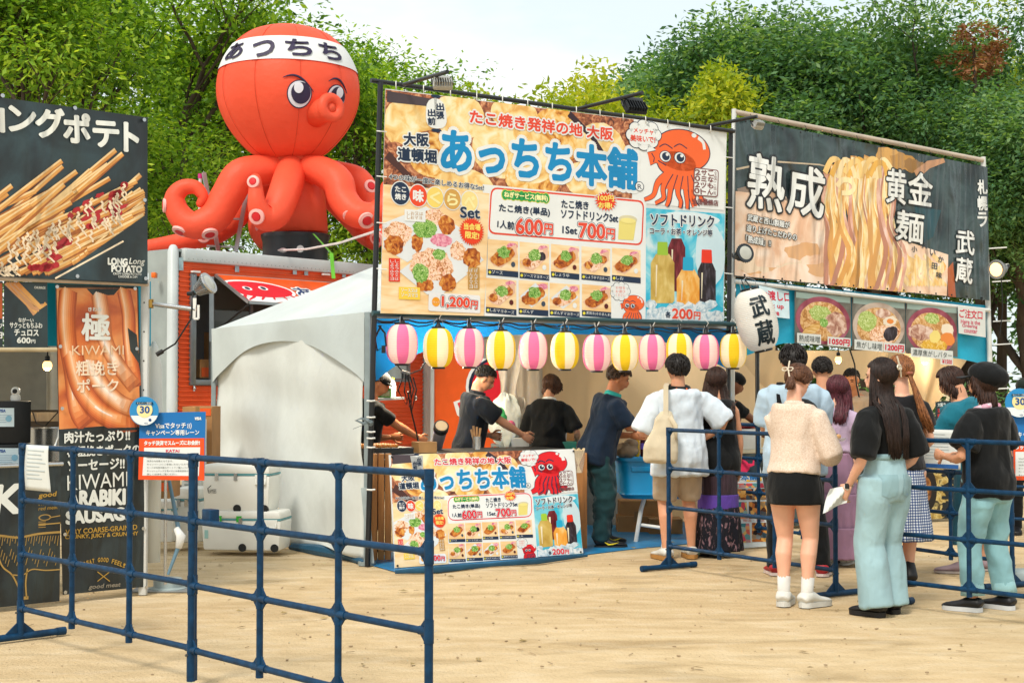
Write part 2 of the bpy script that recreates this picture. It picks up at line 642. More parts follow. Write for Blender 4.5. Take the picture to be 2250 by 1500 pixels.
# pebbles, twigs and crumbs of soil
m_peb = mat('pebble', '#9a8466', var=0.4, scale=3)
g = MB()
for i in range(700):
 y = 5 + 9.5 * random.random() ** 1.3
 x = (random.random() - .5) * (y * 0.78)
 r = random.choice((.003, .004, .005, .009))
 g.ell((x, y, r * .3), (r * random.uniform(.8, 1.6), r, r * .55), Matrix.Rotation(random.random() * 3, 3, 'Z'), 5, 3)
for i in range(120):
 y = 5 + 9 * random.random(); x = (random.random() - .5) * (y * 0.78)
 a = random.random() * 3.1; L = random.uniform(.015, .06)
 g.beam((x, y, .004), (x + L * math.cos(a), y + L * math.sin(a), .006), .004, .003)
tag(g.build('gravel_and_twigs', m_peb), kind='stuff')
g = MB()
for i in range(70):
 y = 6 + 8.5 * random.random(); x = (random.random() - .5) * (y * 0.78); a = random.random() * 6.3; L = random.uniform(.018, .04)
 c, s_ = math.cos(a) * L, math.sin(a) * L
 g.add([(x - c, y - s_, .004), (x + s_ * .4, y - c * .4, .012), (x + c, y + s_, .007), (x - s_ * .4, y + c * .4, .005)], [(0, 1, 2, 3)])
tag(g.build('fallen_leaves', mat('dry_leaf', '#8a7440', var=.4, scale=2)), kind='stuff')
# park trees
m_bark = mat('bark', '#4a3f36', rough=0.9, var=0.35, scale=6, bump=0.8, bscale=18, stretch=(1, 1, 0.25), dist=0.02)
def leaf_mat(name, a, b, c, tr=0.45):
 m = bpy.data.materials.new(name); m.use_nodes = True
 n, l = m.node_tree.nodes, m.node_tree.links
 p = n['Principled BSDF']
 at = n.new('ShaderNodeAttribute'); at.attribute_name = 'tone'
 r = n.new('ShaderNodeValToRGB'); e = r.color_ramp.elements; e.new(0.5)
 for i, (q, h) in enumerate(((0.0, a), (0.5, b), (1.0, c))): e[i].position = q; e[i].color = lin(h) + (1,)
 l.new(at.outputs['Fac'], r.inputs['Fac']); l.new(r.outputs['Color'], p.inputs['Base Color'])
 p.inputs['Roughness'].default_value = 0.55; p.inputs['Specular IOR Level'].default_value = 0.25
 t = n.new('ShaderNodeBsdfTranslucent')
 br = n.new('ShaderNodeMix'); br.data_type = 'RGBA'; br.blend_type = 'MULTIPLY'; br.inputs['Factor'].default_value = 1
 br.inputs['B'].default_value = (1.6, 1.5, 0.5, 1)
 l.new(r.outputs['Color'], br.inputs['A']); l.new(br.outputs['Result'], t.inputs['Color'])
 mx = n.new('ShaderNodeMixShader'); mx.inputs['Fac'].default_value = tr
 l.new(p.outputs['BSDF'], mx.inputs[1]); l.new(t.outputs['BSDF'], mx.inputs[2])
 l.new(mx.outputs['Shader'], n['Material Output'].inputs['Surface'])
 return m
LEAF_BRIGHT = leaf_mat('leaf_bright', '#35581c', '#76a032', '#bdd552')
LEAF_DARK = leaf_mat('leaf_dark', '#3b5f42', '#668f5e', '#a8c282')
LEAF_YEL = leaf_mat('leaf_yellow', '#5c7a1c', '#95a72b', '#c4c440')
LEAF_DEEP = leaf_mat('leaf_deep', '#33563a', '#5b8458', '#93b078')
LEAF_RED = leaf_mat('leaf_red', '#6d4a32', '#9a6648', '#b08a5c', .25)
def leaf_mesh(name, centers, radii, per, size, flat=0.45, m=None, seed=1, tone=None):
 """many small leaves clustered on sprays; centers Nx3, radii N"""
 r = np.random.default_rng(seed)
 N = len(centers) * per
 c = np.repeat(np.asarray(centers, dtype=float), per, 0)
 rad = np.repeat(np.asarray(radii, dtype=float), per)
 d = r.normal(size=(N, 3)); d /= np.linalg.norm(d, axis=1)[:, None]
 q = r.random(N) ** 0.42
 off = d * (q * rad)[:, None]; off[:, 2] *= flat
 pos = c + off
 # drooping sprays: the outer leaves hang a little
 pos[:, 2] -= 0.18 * rad * (np.hypot(off[:, 0], off[:, 1]) / rad) ** 2
 ax = r.normal(size=(N, 3)); ax[:, 2] = ax[:, 2] * 0.35 - 0.35
 ax += d * 0.9
 ax /= np.linalg.norm(ax, axis=1)[:, None]
 nn = r.normal(size=(N, 3)) * 0.55; nn[:, 2] += 1.0
 sd = np.cross(ax, nn); sd /= np.linalg.norm(sd, axis=1)[:, None] + 1e-9
 L = size * r.uniform(.65, 1.35, N)[:, None]
 a = pos - ax * L * .5; b = pos + ax * L * .5
 w1 = pos + sd * L * .21; w2 = pos - sd * L * .21
 V = np.stack([a, w1, b, w2], 1).reshape(-1, 3).astype(np.float32)
 me = bpy.data.meshes.new(name)
 me.vertices.add(4 * N); me.vertices.foreach_set('co', V.ravel())
 me.loops.add(4 * N); me.loops.foreach_set('vertex_index', np.arange(4 * N, dtype=np.int32))
 me.polygons.add(N); me.polygons.foreach_set('loop_start', np.arange(0, 4 * N, 4, dtype=np.int32))
 me.polygons.foreach_set('loop_total', np.full(N, 4, dtype=np.int32))
 base = np.repeat(r.uniform(-.36, .34, len(centers)) if tone is None else tone, per)
 t = np.clip(0.45 + base + r.normal(0, .16, N), 0, 1).astype(np.float32)
 at = me.attributes.new('tone', 'FLOAT', 'FACE'); at.data.foreach_set('value', t)
 me.update(calc_edges=True)
 me.materials.append(m)
 return me
def grow(seed, H, trunk_r, levels=4, spread=0.55, lean=(0, 0), first=0.28, kids=(3, 4), up=0.35, shrink=0.72):
 """limb skeleton -> (branch mesh, twig tips)"""
 rr = random.Random(seed)
 b = MB(); tips = []
 def limb(p, d, L, r, lv):
  n = 5
  pts = [p]; q = p.copy(); dd = d.copy()
  for i in range(n):
   dd = (dd + Vector((rr.uniform(-1, 1), rr.uniform(-1, 1), rr.uniform(-.4, .7) * up)) * 0.16).normalized()
   q = q + dd * (L / n); pts.append(q.copy())
  r2 = r * (0.62 if lv else 0.72)
  b.tube(pts, [r + (r2 - r) * i / n for i in range(n + 1)], 8 if lv < 2 else 5, cap=False)
  if lv >= levels:
   tips.append((pts[-1], L)); tips.append((pts[-2], L * .8)); tips.append((pts[3], L * .7))
   return
  if lv >= 2: tips.append((pts[3], L * .6))
  for k in range(rr.choice(kids)):
   az = rr.random() * 2 * PI
   side = Vector((math.cos(az), math.sin(az), rr.uniform(-.1, .5)))
   nd = (dd * (1 - spread) + side * spread * rr.uniform(.7, 1.3) + Vector((0, 0, up * .5))).normalized()
   at = pts[-1] if k < 2 else pts[rr.choice((3, 4))]
   limb(at, nd, L * shrink * rr.uniform(.8, 1.15), r2 * rr.uniform(.68, .9), lv + 1)
 limb(Vector((0, 0, -.1)), Vector((lean[0], lean[1], 1)).normalized(), H * first, trunk_r, 0)
 return b, tips
def make_tree(seed, H, trunk_r, m, per, size, rad=0.9, name='tree', flat=0.45, fill=0, **kw):
 b, tips = grow(seed, H, trunk_r, **kw)
 cs = np.array([tuple(t[0]) for t in tips])
 cen = (cs.min(0) + cs.max(0)) / 2
 half = (cs.max(0) - cs.min(0)) / 2
 for v in range(len(b.v)):
  x, y, z = b.v[v]; k = min(1, max(0, z) / cs[:, 2].min()) if cs[:, 2].min() > 0 else 1
  b.v[v] = (x - cen[0] * k, y - cen[1] * k, z)
 cs[:, 0] -= cen[0]; cs[:, 1] -= cen[1]
 wood = b.mesh('trunk', 180)
 wood.materials.append(m_bark)
 rs = [rad * (0.75 + 0.5 * random.random()) for t in tips]
 if fill:
  r_ = random.Random(seed); ex = []
  while len(ex) < fill:
   d = Vector((r_.gauss(0, 1), r_.gauss(0, 1), r_.gauss(0, 1))).normalized() * (r_.uniform(.35, 1.02))
   k = 1 + .5 * noise.noise(d * 2.6 + Vector((seed, 0, 0)))
   ex.append((d.x * half[0] * k, d.y * half[1] * k, cen[2] + d.z * half[2] * k)); rs.append(rad * r_.uniform(.6, 1.15))
  cs = np.vstack([cs, np.array(ex)])
 me = leaf_mesh('crown', cs, rs, per, size, flat=flat, m=m, seed=seed)
 return wood, me, float(cs[:, 2].max() + rad * flat * .8)
def place_tree(name, label, tree, px, Y, top, rz=0.0, group=None, cat='tree', wide=1.0):
 x = (px - 1125) / FPX * Y
 s = W(px, top, Y).z / tree[2]
 e = empty(name, (x, Y, 0), label, cat, group, rz)
 for nm, me in (('trunk', tree[0]), ('crown', tree[1])):
  o = bpy.data.objects.new(nm, me); col.objects.link(o); o.parent = e
 e.scale = (s * wide, s * wide, s)
 return e
zk = [make_tree(11, 13, .26, LEAF_BRIGHT, 60, .135, .95, spread=.50, first=.27, kids=(3, 4), up=.5, fill=40),
 make_tree(23, 13, .23, LEAF_BRIGHT, 60, .135, .95, spread=.46, first=.24, kids=(3, 4), up=.6, fill=40)]
dk = [make_tree(31, 13, .25, LEAF_DARK, 190, .125, .85, spread=.6, first=.22, kids=(3, 4), up=.45, flat=.7, fill=300),
 make_tree(47, 13, .22, LEAF_DEEP, 190, .125, .85, spread=.55, first=.24, kids=(3, 4), up=.5, flat=.7, fill=300)]
yl = make_tree(59, 8, .12, LEAF_YEL, 150, .17, .8, levels=3, spread=.5, first=.4, kids=(3, 4), up=.5, flat=.5, fill=30)
print('leaves', [len(t[1].polygons) for t in zk + dk + [yl]])
Ztrees = [  # px, Y, row of the top, turn, which, label
 (110, 23, -150, 0.3, 0, 'forked park tree with bright green leaves above the fries banner'),
 (-160, 26, -190, 1.9, 1, 'bright green park tree at the left end of the tree row'),
 (360, 27, -150, 2.9, 1, 'slim many-limbed tree between the fries banner and the inflatable octopus'),
 (600, 31, -60, 4.4, 0, 'bright tree whose crown rises behind the headband of the octopus'),
 (865, 28, 20, 1.2, 1, 'green tree whose crown shows between the octopus head and the big banner'),
 (230, 34, -200, 5.5, 0, 'tall leafy tree in the second row behind the fries banner'),
 (740, 37, 40, 0.9, 1, 'second row tree filling the gap behind the octopus arms')]
for (px, Y, tp, rz, w, lb) in Ztrees:
 place_tree('zelkova_tree', lb, zk[w], px, Y, tp, rz, 'bright trees behind the octopus')
Dtrees = [
 (1560, 37, 110, .4, 0, 'olive green tree at the left edge of the dark wood'),
 (1730, 35, 20, 2.0, 0, 'dense dark tree over the left end of the noodle banner'),
 (1905, 34, 0, 3.6, 1, 'tallest dark tree behind the middle of the noodle banner'),
 (2090, 36, 85, 5.0, 0, 'dense green tree behind the right end of the noodle banner'),
 (2290, 30, 140, 1.0, 1, 'dark tree rising directly behind the white rungs of the ramen stall'),
 (2440, 33, 90, 2.4, 0, 'dark green tree right of the ramen stall spotlight'),
 (2000, 42, 80, 2.2, 0, 'dark tree in the second row of the wood'),
 (1660, 43, 110, 4.2, 1, 'shaded tree in the second row at the wood edge')]
for (px, Y, tp, rz, w, lb) in Dtrees:
 place_tree('broadleaf_tree', lb, dk[w], px, Y, tp, rz, 'dark trees behind the noodle banner')
for (px, Y, tp, rz, lb) in ((1290, 24, 118, 0, 'small yellow-green tree behind the floodlight of the big menu banner'),
      (1200, 33, 190, 2, 'low yellowish tree peeping over the middle of the big menu banner'),
      (1400, 27, 165, 4, 'yellow-green tree between the floodlight and the dark wood')):
 place_tree('maple_tree', lb, yl, px, Y, tp, rz, 'yellow-green trees over the menu banner', wide=.8)
# a few leaf masses of another colour in the dark wood
for (px, py, Y, rr_, m, lb) in ((2140, 105, 31, 0.5, LEAF_RED, 'reddish brown tuft of withered leaves high in the dark wood'),
      (2190, 90, 33.5, 1.3, LEAF_YEL, 'yellow-green treetop standing out of the wood at the right')):
 c = W(px, py, Y)
 cs = [tuple(c + Vector((random.gauss(0, .7) * rr_, random.uniform(-.5, .5), random.uniform(-1.3, .9) * rr_))) for _ in range(26)]
 e = empty('tree', (c.x, c.y, 0), lb, 'tree')
 b = MB(); b.tube([(c.x, c.y, -.1), (c.x + .1, c.y, c.z * .5), (c.x, c.y, c.z)], [.14, .09, .03], 7)
 b.build('trunk', m_bark, e)
 o = link_mesh('crown', leaf_mesh('crown', cs, [rr_ * .45] * 26, 60 if px == 2140 else 110, .11, .7, m, seed=int(px)), m, e, world=True)
# far wood and undergrowth that read as one mass
cs, rs = [], []
for i in range(520):
 x = random.uniform(-34, 46); y = random.uniform(44, 52)
 top = 5.5 + 2.5 * noise.noise(Vector((x * .12, 3, 1))) + (2.8 if x > 11 or x < -9 else -1.6)
 cs.append((x, y, random.uniform(.2, top))); rs.append(random.uniform(1.2, 2.1))
me = leaf_mesh('far_wood', cs, rs, 150, .30, .8, LEAF_DEEP, seed=5)
tag(link_mesh('far_wood', me, LEAF_DEEP), kind='stuff')
cs, rs = [], []
for i in range(260):
 x = random.uniform(-22, 26); cs.append((x, 25.5 + random.uniform(-.5, .5) + (2.5 if x < 0 else 0), random.uniform(.1, 1.25))); rs.append(random.uniform(.4, .6))
o = link_mesh('hedge', leaf_mesh('hedge', cs, rs, 130, .10, .8, LEAF_DEEP, seed=8), LEAF_DEEP)
tag(o, 'long clipped dark green hedge behind the stalls at the foot of the wood', 'hedge')
# == CROWD BARRIERS
m_bar = mat('barrier_paint', '#0a3352', rough=0.45, spec=.22, var=0.32, scale=26, bump=0.15, bscale=60)
m_bolt = mat('zinc_bolt', '#6d7276', rough=0.4, metal=0.8)
def make_barrier(L=1.78, feet=(0, 1)):
 e = empty('crowd_barrier', (0, 0, 0), 'x', 'barrier', 'navy pipe crowd barriers')
 r = 0.0150
 hs = (1.085, .785, .482, .178)
 xs = [L * i / 3 for i in range(4)]
 for i, x in enumerate(xs):
  b = MB()
  end = i in (0, 3)
  rp = r * (1.15 if end else 1.0)
  b.cyl((x, 0, 0.03 if end else hs[3]), (x, 0, hs[0]), rp, n=12)
  for h in hs:
   b.cyl((x, 0, h - .045), (x, 0, min(h + .045, hs[0] + .020)), rp * 1.16, n=12)
   for sx in ((1,) if i == 0 else (-1,) if i == 3 else (-1, 1)):
    # sleeve on the rail and the gusset in the corner
    b.cyl((x, 0, h), (x + sx * .055, 0, h), r * 1.2, n=12)
    for sz in (1, -1):
     if h == hs[0] and sz > 0: continue
     if h == hs[3] and sz < 0: continue
     t = .004
     p = [(x + sx * .015, h + sz * .052), (x + sx * .015, h + sz * .012), (x + sx * .052, h + sz * .012)]
     vs = [(q[0], -t, q[1]) for q in p] + [(q[0], t, q[1]) for q in p]
     b.add(vs, [(0, 1, 2), (5, 4, 3), (0, 3, 4, 1), (1, 4, 5, 2), (2, 5, 3, 0)])
  if end:
   b.cyl((x, 0, .03), (x, 0, .15), rp * 1.2, n=12)
   b.cyl((x, -.03, .155), (x, .03, .155), .006, n=6, mi=1)
  b.build('post', [m_bar, m_bolt], e, world=False)
 for h in hs:
  MB().cyl((0, 0, h), (L, 0, h), r, n=12).build('rail', m_bar, e, world=False)
 for k in feet:
  x = xs[0] if k == 0 else xs[3]
  b = MB(); b.cyl((x, -.27, .022), (x, .27, .022), .0205, n=12)
  for s_ in (-1, 1):
   b.cyl((x, s_ * .22, .022), (x, s_ * .272, .022), .0235, n=12)
   t = .005
   p = [(s_ * .018, .10), (s_ * .018, .03), (s_ * .10, .03)]
   vs = [(x - t, q[0], q[1]) for q in p] + [(x + t, q[0], q[1]) for q in p]
   b.add(vs, [(0, 1, 2), (5, 4, 3), (0, 3, 4, 1), (1, 4, 5, 2), (2, 5, 3, 0)])
  b.build('foot', m_bar, e, world=False)
 return e
def bar_at(a, b):
 a, b = Vector(a), Vector(b)
 return (a.x, a.y, 0), math.atan2(b.y - a.y, b.x - a.x)
bar = make_barrier()
index_kids()
BARS = [((-2.765, 8.235), (-1.505, 6.955), 'navy pipe barrier panel with a white paper tied to its top rail'),
  ((-1.520, 6.940), (-.36, 5.67), 'nearest navy pipe barrier panel, its right post in front of the leaning menu board'),
  ((1.225, 11.42), (2.215, 9.90), 'navy barrier panel between the white T-shirt man and the cream blouse woman'),
  ((2.42, 9.43), (3.58, 8.08), 'navy barrier panel in front of the jeans of the woman in the black cap'),
  ((2.72, 11.95), (3.55, 10.37), 'farther navy barrier panel behind the two women with long hair'),
  ((1.90, 13.45), (2.70, 11.98), 'navy barrier panel mostly hidden behind the purple dress'),
  ((4.60, 13.9), (6.10, 12.9), 'distant navy barrier panel behind the right payment sign')]
for i, (a, b, lb) in enumerate(BARS):
 loc, rz = bar_at(a, b)
 if i == 0:
  bar.location = loc; bar.rotation_euler = (0, 0, rz); bar['label'] = lb
 else:
  dup(bar, loc, rz, lb)
# the two nearest panels share their joint: no feet there
nb_ = [o for o in col.objects if o.name.startswith('crowd_barrier')]
for o in [k for k in col.objects if k.parent in nb_ and k.name.startswith('foot')]:
 side = 0 if max(v.co.x for v in o.data.vertices) < .5 else 1
 if (o.parent['label'], side) in ((BARS[0][2], 1), (BARS[1][2], 0)): bpy.data.objects.remove(o)
# metal clip box on the joint of the first two panels
pj = Vector((-1.45, 6.88, 0))
b = MB(); b.box((pj.x + .035, pj.y - .02, .815), (.075, .05, .065), Matrix.Rotation(R(-47), 3, 'Z'))
tag(b.build('joint_clip', m_bar, bevel=.004), 'small navy box clip joining the two nearest barrier panels', 'clip')
m_pap = mat('paper', '#cfd3d0', rough=.8, var=.03)
m_papline = mat('paper_print', '#a7b4b8', rough=.8, var=.1)
def hang_paper(a, b, drop, name, label, lines=8, strip=None, wob=.01):
 e = empty(name, (a[0], a[1], 0), label, 'sheet of paper')
 a, b = Vector(a), Vector(b)
 n = (b - a).cross(Vector((0, 0, 1))).normalized()
 if n.dot(Vector((0, 0, 1.4)) - a) < 0: n = -n
 bb = MB()
 bb.grid(lambda i, j: a + (b - a) * i - Vector((0, 0, drop * j)) + n * (wob * math.sin(3 * j + i)), 6, 10)
 bb.build('sheet', m_pap, e, thick=.0012, smooth=180)
 q = MB()
 for k in range(lines):
  j = .12 + .7 * k / lines
  q.beam(a + (b - a) * .1 - Vector((0, 0, drop * j)) + n * (wob * math.sin(3 * j) + .003), a + (b - a) * random.uniform(.6, .92) - Vector((0, 0, drop * j)) + n * (wob * math.sin(3 * j + .8) + .003), .004, .001, up=n)
 if strip:
  q.beam(a + (b - a) * .05 - Vector((0, 0, drop * .93)) + n * (.004 + wob * math.sin(3.0)), a + (b - a) * .95 - Vector((0, 0, drop * .93)) + n * (.006 + wob * math.sin(3.9)), .03, .001, up=n, mi=1)
 q.build('print', [m_papline, ink('#2a5c9c')], e)
d = Vector((1.26, -1.28, 0)).normalized()
hang_paper(Vector((-2.735, 8.21, 1.10)) + d * .07 + Vector((-.02, -.03, 0)), Vector((-2.735, 8.21, 1.10)) + d * .345 + Vector((-.02, -.03, 0)), .25, 'notice_paper', 'white sheet of paper hanging from the top rail of the leftmost barrier panel')
d = Vector((.83, -1.58, 0)).normalized()
hang_paper(W(2025, 942, 10.9), W(2110, 945, 10.75), .29, 'notice_sheet', 'white printed notice on the far barrier, left of the black baker boy cap', 9, True, 0)
# == FABRICS AND METALS
m_tent = mat('tent_canvas', '#c3cccc', rough=.75, var=.06, scale=2, bump=.35, bscale=3.4, dist=.03, trans=.12)
m_tentw = mat('tent_wall_canvas', '#d5d9d5', rough=.8, var=.06, scale=2, bump=.5, bscale=3.0, dist=.05, stretch=(1, 1, .6), trans=.12)
m_beige = mat('beige_canvas', '#dcc29c', rough=.85, var=.1, scale=1.5, bump=.5, bscale=3, dist=.05, stretch=(1.4, 1.4, .5), trans=.45)
m_blue = mat('blue_canvas', '#1a84cf', rough=.6, var=.08, scale=3, bump=.3, bscale=6, dist=.02, trans=.5)
m_teal = mat('turquoise_canvas', '#1c9cc0', rough=.6, var=.06, scale=3, bump=.35, bscale=5, dist=.03, trans=.15)
m_tarp = mat('blue_tarpaulin', '#1f78ab', rough=.45, var=.12, scale=5, bump=.4, bscale=9, dist=.01)
m_black = mat('black_pipe', '#16191c', rough=.35, var=.2, spec=.5)
m_alu = mat('aluminium', '#a9adae', rough=.35, metal=.75, var=.08)
m_whitepipe = mat('white_pipe', '#c9cbc8', rough=.4, var=.08)
m_white = mat('white_plastic', '#d9dad7', rough=.45, var=.04)
m_dark = mat('dark_plastic', '#1b1d1f', rough=.5, var=.2)
m_wood = mat('cedar_wood', '#a7713f', rough=.65, var=.3, scale=3.5, stretch=(9, 9, .7), bump=.25, bscale=10)
m_card = mat('cardboard', '#a5794c', rough=.85, var=.12, scale=6)
m_cream = mat('cream_panel', '#d8cfb4', rough=.6, var=.05)
m_wire = mat('black_cable', '#0f1012', rough=.5)
m_tie = mat('white_tie', '#d9d9d4', rough=.5)
m_metal = mat('steel', '#b9bcbe', rough=.25, metal=.9, var=.05)
# == FOOD TRUCK
TA, TB = Vector((-3.72, 16.0, 0)), Vector((-1.10, 19.04, 0))
tu = (TB - TA).normalized(); tn = Vector((tu.y, -tu.x, 0))      # tn: towards the viewer
def T(px, py, off=0.0):
 """point on the truck's near side (off metres out of it) seen at this pixel"""
 O = TA + tn * off
 d = ray(px, py); cp = Vector((0, 0, CAMZ))
 t = (O - cp).dot(tn) / d.dot(tn)
 return cp + d * t
m_orange = mat('orange_siding', '#df5a2c', rough=.45, var=.10, scale=3, bump=.1, bscale=30)
m_orange2 = mat('orange_panel', '#dc5a24', rough=.3, var=.05)
m_truckw = mat('truck_white', '#b9c0c0', rough=.4, var=.08, scale=3)
m_tgrey = mat('truck_grey', '#8f9897', rough=.5, var=.15, scale=3)
m_steelf = mat('window_steel', '#7d858a', rough=.35, metal=.6)
truck = empty('food_truck', (-2.4, 17.5, 0), 'orange corrugated food truck with an open serving hatch and white corner trims', 'food truck')
L = (TB - TA).length
ztop, zbot = 2.93, .53
def TP(u, z, off=0.0): return TA + tu * u + Vector((0, 0, z)) + tn * off
# box shell: far side, ends, roof, floor (the near side is the siding with its opening)
b = MB()
dep = 2.0
b.quad(TP(0, zbot, -dep), TP(L, zbot, -dep), TP(L, ztop, -dep), TP(0, ztop, -dep))
b.quad(TP(0, zbot, 0), TP(0, zbot, -dep), TP(0, ztop, -dep), TP(0, ztop, 0))
b.quad(TP(0, ztop, 0), TP(0, ztop, -dep), TP(L, ztop, -dep), TP(L, ztop, 0))
b.quad(TP(0, zbot, 0), TP(L, zbot, 0), TP(L, zbot, -dep), TP(0, zbot, -dep))
b.build('shell', m_tgrey, truck, thick=.03, smooth=0)
a0 = T(424, 612); a1 = T(448, 838)
wu0 = (T(424, 700) - TA).dot(tu); wu1 = (T(812, 700) - TA).dot(tu)
wz0 = T(430, 836).z; wz1 = T(430, 606).z
b = MB()
nr = 46
def rib(u0, u1, z0, z1):
 k = max(1, round((z1 - z0) / (ztop - zbot) * nr))
 for i in range(k):
  za = z0 + (z1 - z0) * i / k; zb = z0 + (z1 - z0) * (i + 1) / k; h = zb - za
  pr = [(za, 0), (za + h * .55, .004), (za + h * .72, .020), (za + h * .86, .020), (zb, 0)]
  for (p, q) in zip(pr[:-1], pr[1:]):
   b.quad(TP(u0, p[0], p[1]), TP(u1, p[0], p[1]), TP(u1, q[0], q[1]), TP(u0, q[0], q[1]))
rib(.06, wu0, zbot + .12, ztop - .12)
rib(wu0, wu1, zbot + .12, wz0)
rib(wu0, wu1, wz1, ztop - .12)
rib(wu1, L - .1, zbot + .12, ztop - .12)
b.build('corrugated_siding', m_orange, truck, smooth=25)
# corner columns and top / bottom rails
b = MB(); b.tube([TP(-.0, zbot - .08, -.02), TP(-.0, ztop - .02, -.02), TP(.03, ztop + .03, -.06)], [.062, .062, .045], 14)
b.build('corner_column', m_truckw, truck, smooth=60)
b = MB(); b.beam(TP(L + .02, zbot - .1, .0), TP(L + .02, ztop + .02, .0), .2, .14, up=tn); b.build('corner_column', m_truckw, truck, bevel=.02)
b = MB(); b.beam(TP(.1, ztop - .05, .0), TP(L - .08, ztop - .05, .0), .12, .15); b.build('roof_rail', m_truckw, truck, bevel=.02)
b = MB(); b.beam(TP(.1, zbot + .05, .0), TP(L - .08, zbot + .05, .0), .10, .15); b.build('sill_rail', m_truckw, truck, bevel=.01)
b = MB()
for i in range(60): b.ell(TP(.15 + (L - .3) * i / 60, ztop - .09, .062), (.006, .006, .006), n=6, m=4)
for i in range(60): b.ell(TP(.15 + (L - .3) * i / 60, zbot + .08, .052), (.006, .006, .006), n=6, m=4)
b.build('rivets', m_tgrey, truck)['kind'] = 'stuff'
b = MB(); b.box(TP(-.13, ztop - .28, -.18), (.05, .1, .06)); b.build('side_marker', mat('amber', '#d9661a', rough=.3), truck, bevel=.01)
b = MB()
for u in (.9, 3.1):
 b.tube([TP(u, .42, -.1), TP(u, .42, -.35)], .4, 24)
b.build('wheel', m_dark, truck)
# window frame and what is behind it
b = MB()
fz = [(wu0 - .03, wz0), (wu1, wz0), (wu0 - .03, wz1), (wu1, wz1)]
b.beam(TP(wu0 - .02, wz0 - .05, .02), TP(wu0 - .02, wz1 + .02, .02), .07, .05, up=tn)
b.beam(TP(wu0, wz0 - .02, .02), TP(wu1, wz0 - .02, .02), .06, .05, up=tn)
for px in (467, 555, 715):
 u = (T(px, 700) - TA).dot(tu)
 b.beam(TP(u, wz0, -.03), TP(u, wz1, -.03), .035, .03, up=tn)
b.build('window_frame', m_steelf, truck, bevel=.004)
b = MB(); b.quad(TP(wu0, wz0, -.9), TP(wu1, wz0, -.9), TP(wu1, wz1, -.9), TP(wu0, wz1, -.9)); b.quad(TP(wu0, wz0, -.05), TP(wu0, wz0, -.9), TP(wu0, wz1, -.9), TP(wu0, wz1, -.05))
b.quad(TP(wu0, wz0 - .02, -.03), TP(wu1, wz0 - .02, -.03), TP(wu1, wz0 - .02, -.9), TP(wu0, wz0 - .02, -.9))
b.build('interior_wall', mat('interior_grey', '#6b7076', rough=.6, var=.2, scale=2), truck, smooth=0)
b = MB()
u0 = (T(470, 700) - TA).dot(tu); u1 = (T(550, 700) - TA).dot(tu)
b.quad(TP(u0, wz0, -.028), TP(u1, wz0, -.028), TP(u1, wz1, -.028), TP(u0, wz1, -.028))
u0 = (T(560, 700) - TA).dot(tu)
b.quad(TP(u0, wz0, -.028), TP(wu1, wz0, -.028), TP(wu1, wz1, -.028), TP(u0, wz1, -.028))
gl = mat('hatch_glass', '#3a4a44', rough=.05, var=.3, scale=2, spec=.8, alpha=.55)
b.build('pane', gl, truck, smooth=0)
# awning panel, propped open, with its print
hz = wz1 + .02
uA = (T(470, 606) - TA).dot(tu); uB = (T(850, 620) - TA).dot(tu)
q = [TP(uA, hz, .03), TP(uB, hz, .03), TP(uB, hz - .33, .62), TP(uA, hz - .33, .62)]
b = MB(); b.add(q, [(0, 1, 2, 3)]); aw = b.build('hatch_panel', m_orange2, truck, thick=.03, smooth=0)
b = MB(); b.beam(q[3], q[2], .03, .03); b.beam(q[0], q[3], .03, .03); b.beam(q[0], q[1], .03, .03); b.build('hatch_frame', m_alu, truck)
b = MB(); b.beam(TP(uA - .06, hz - .02, .04), TP(uA - .06, hz - .75, .05), .05, .04); b.build('hatch_post', m_steelf, truck)
b = MB(); b.cyl(TP(uA + .02, hz - .62, .05), q[3] + Vector((0, 0, -.02)), .012, n=8); b.build('gas_strut', m_dark, truck)
for px, py in ((385, 595), (671, 605)):
 b = MB(); c = T(px + 45, py - (0 if px < 500 else 4) + 2, .06)
 b.beam(c - tu * .05, c + tu * .05, .045, .02)
 for k in (-1, 0, 1): b.ell(c + tu * .03 * k + tn * .012, (.006, .006, .006), n=6, m=4, mi=1)
 b.build('hinge', [m_white, m_dark], truck)
A = Art(*q); A.O = A.O + A.N * .018
# tape patches on the siding
for px, py in ((398, 580), (521, 584), (648, 590), (673, 592), (756, 597)):
 b = MB(); c = T(px, py, .026); b.quad(c - tu * .03 + Vector((0, 0, -.07)), c + tu * .03 + Vector((0, 0, -.07)), c + tu * .03 + Vector((0, 0, .07)), c - tu * .03 + Vector((0, 0, .07)))
 b.build('tape_patch', mat('tape', '#9fb6bd', rough=.3, var=.3, scale=12), truck)
for px, py in ((427, 853), (836, 955), (914, 874), (895, 941)):
 b = MB(); c = T(px, py, .03); b.beam(c + Vector((0, 0, -.03)), c + Vector((0, 0, .03)), .02, .02); b.ell(c, (.02, .02, .02), n=8, m=6)
 b.build('latch', m_metal, truck)
# second opening on the right part, closed by a grey blind
c0, c1 = T(822, 832, .04), T(897, 780, .04)
b = MB(); b.box((T(858, 795, .05)), (1, 1, 1)); b = MB()
b.quad(T(800, 832, .035), T(893, 832, .035), T(893, 700, .035), T(800, 700, .035)); b.build('blind', mat('blind_grey', '#aab5b6', rough=.5), truck, thick=.01)
b = MB(); b.beam(T(800, 836, .04), T(900, 836, .04), .05, .03); b.beam(T(897, 838, .04), T(897, 700, .04), .05, .03, up=tn); b.build('window_frame', m_steelf, truck)
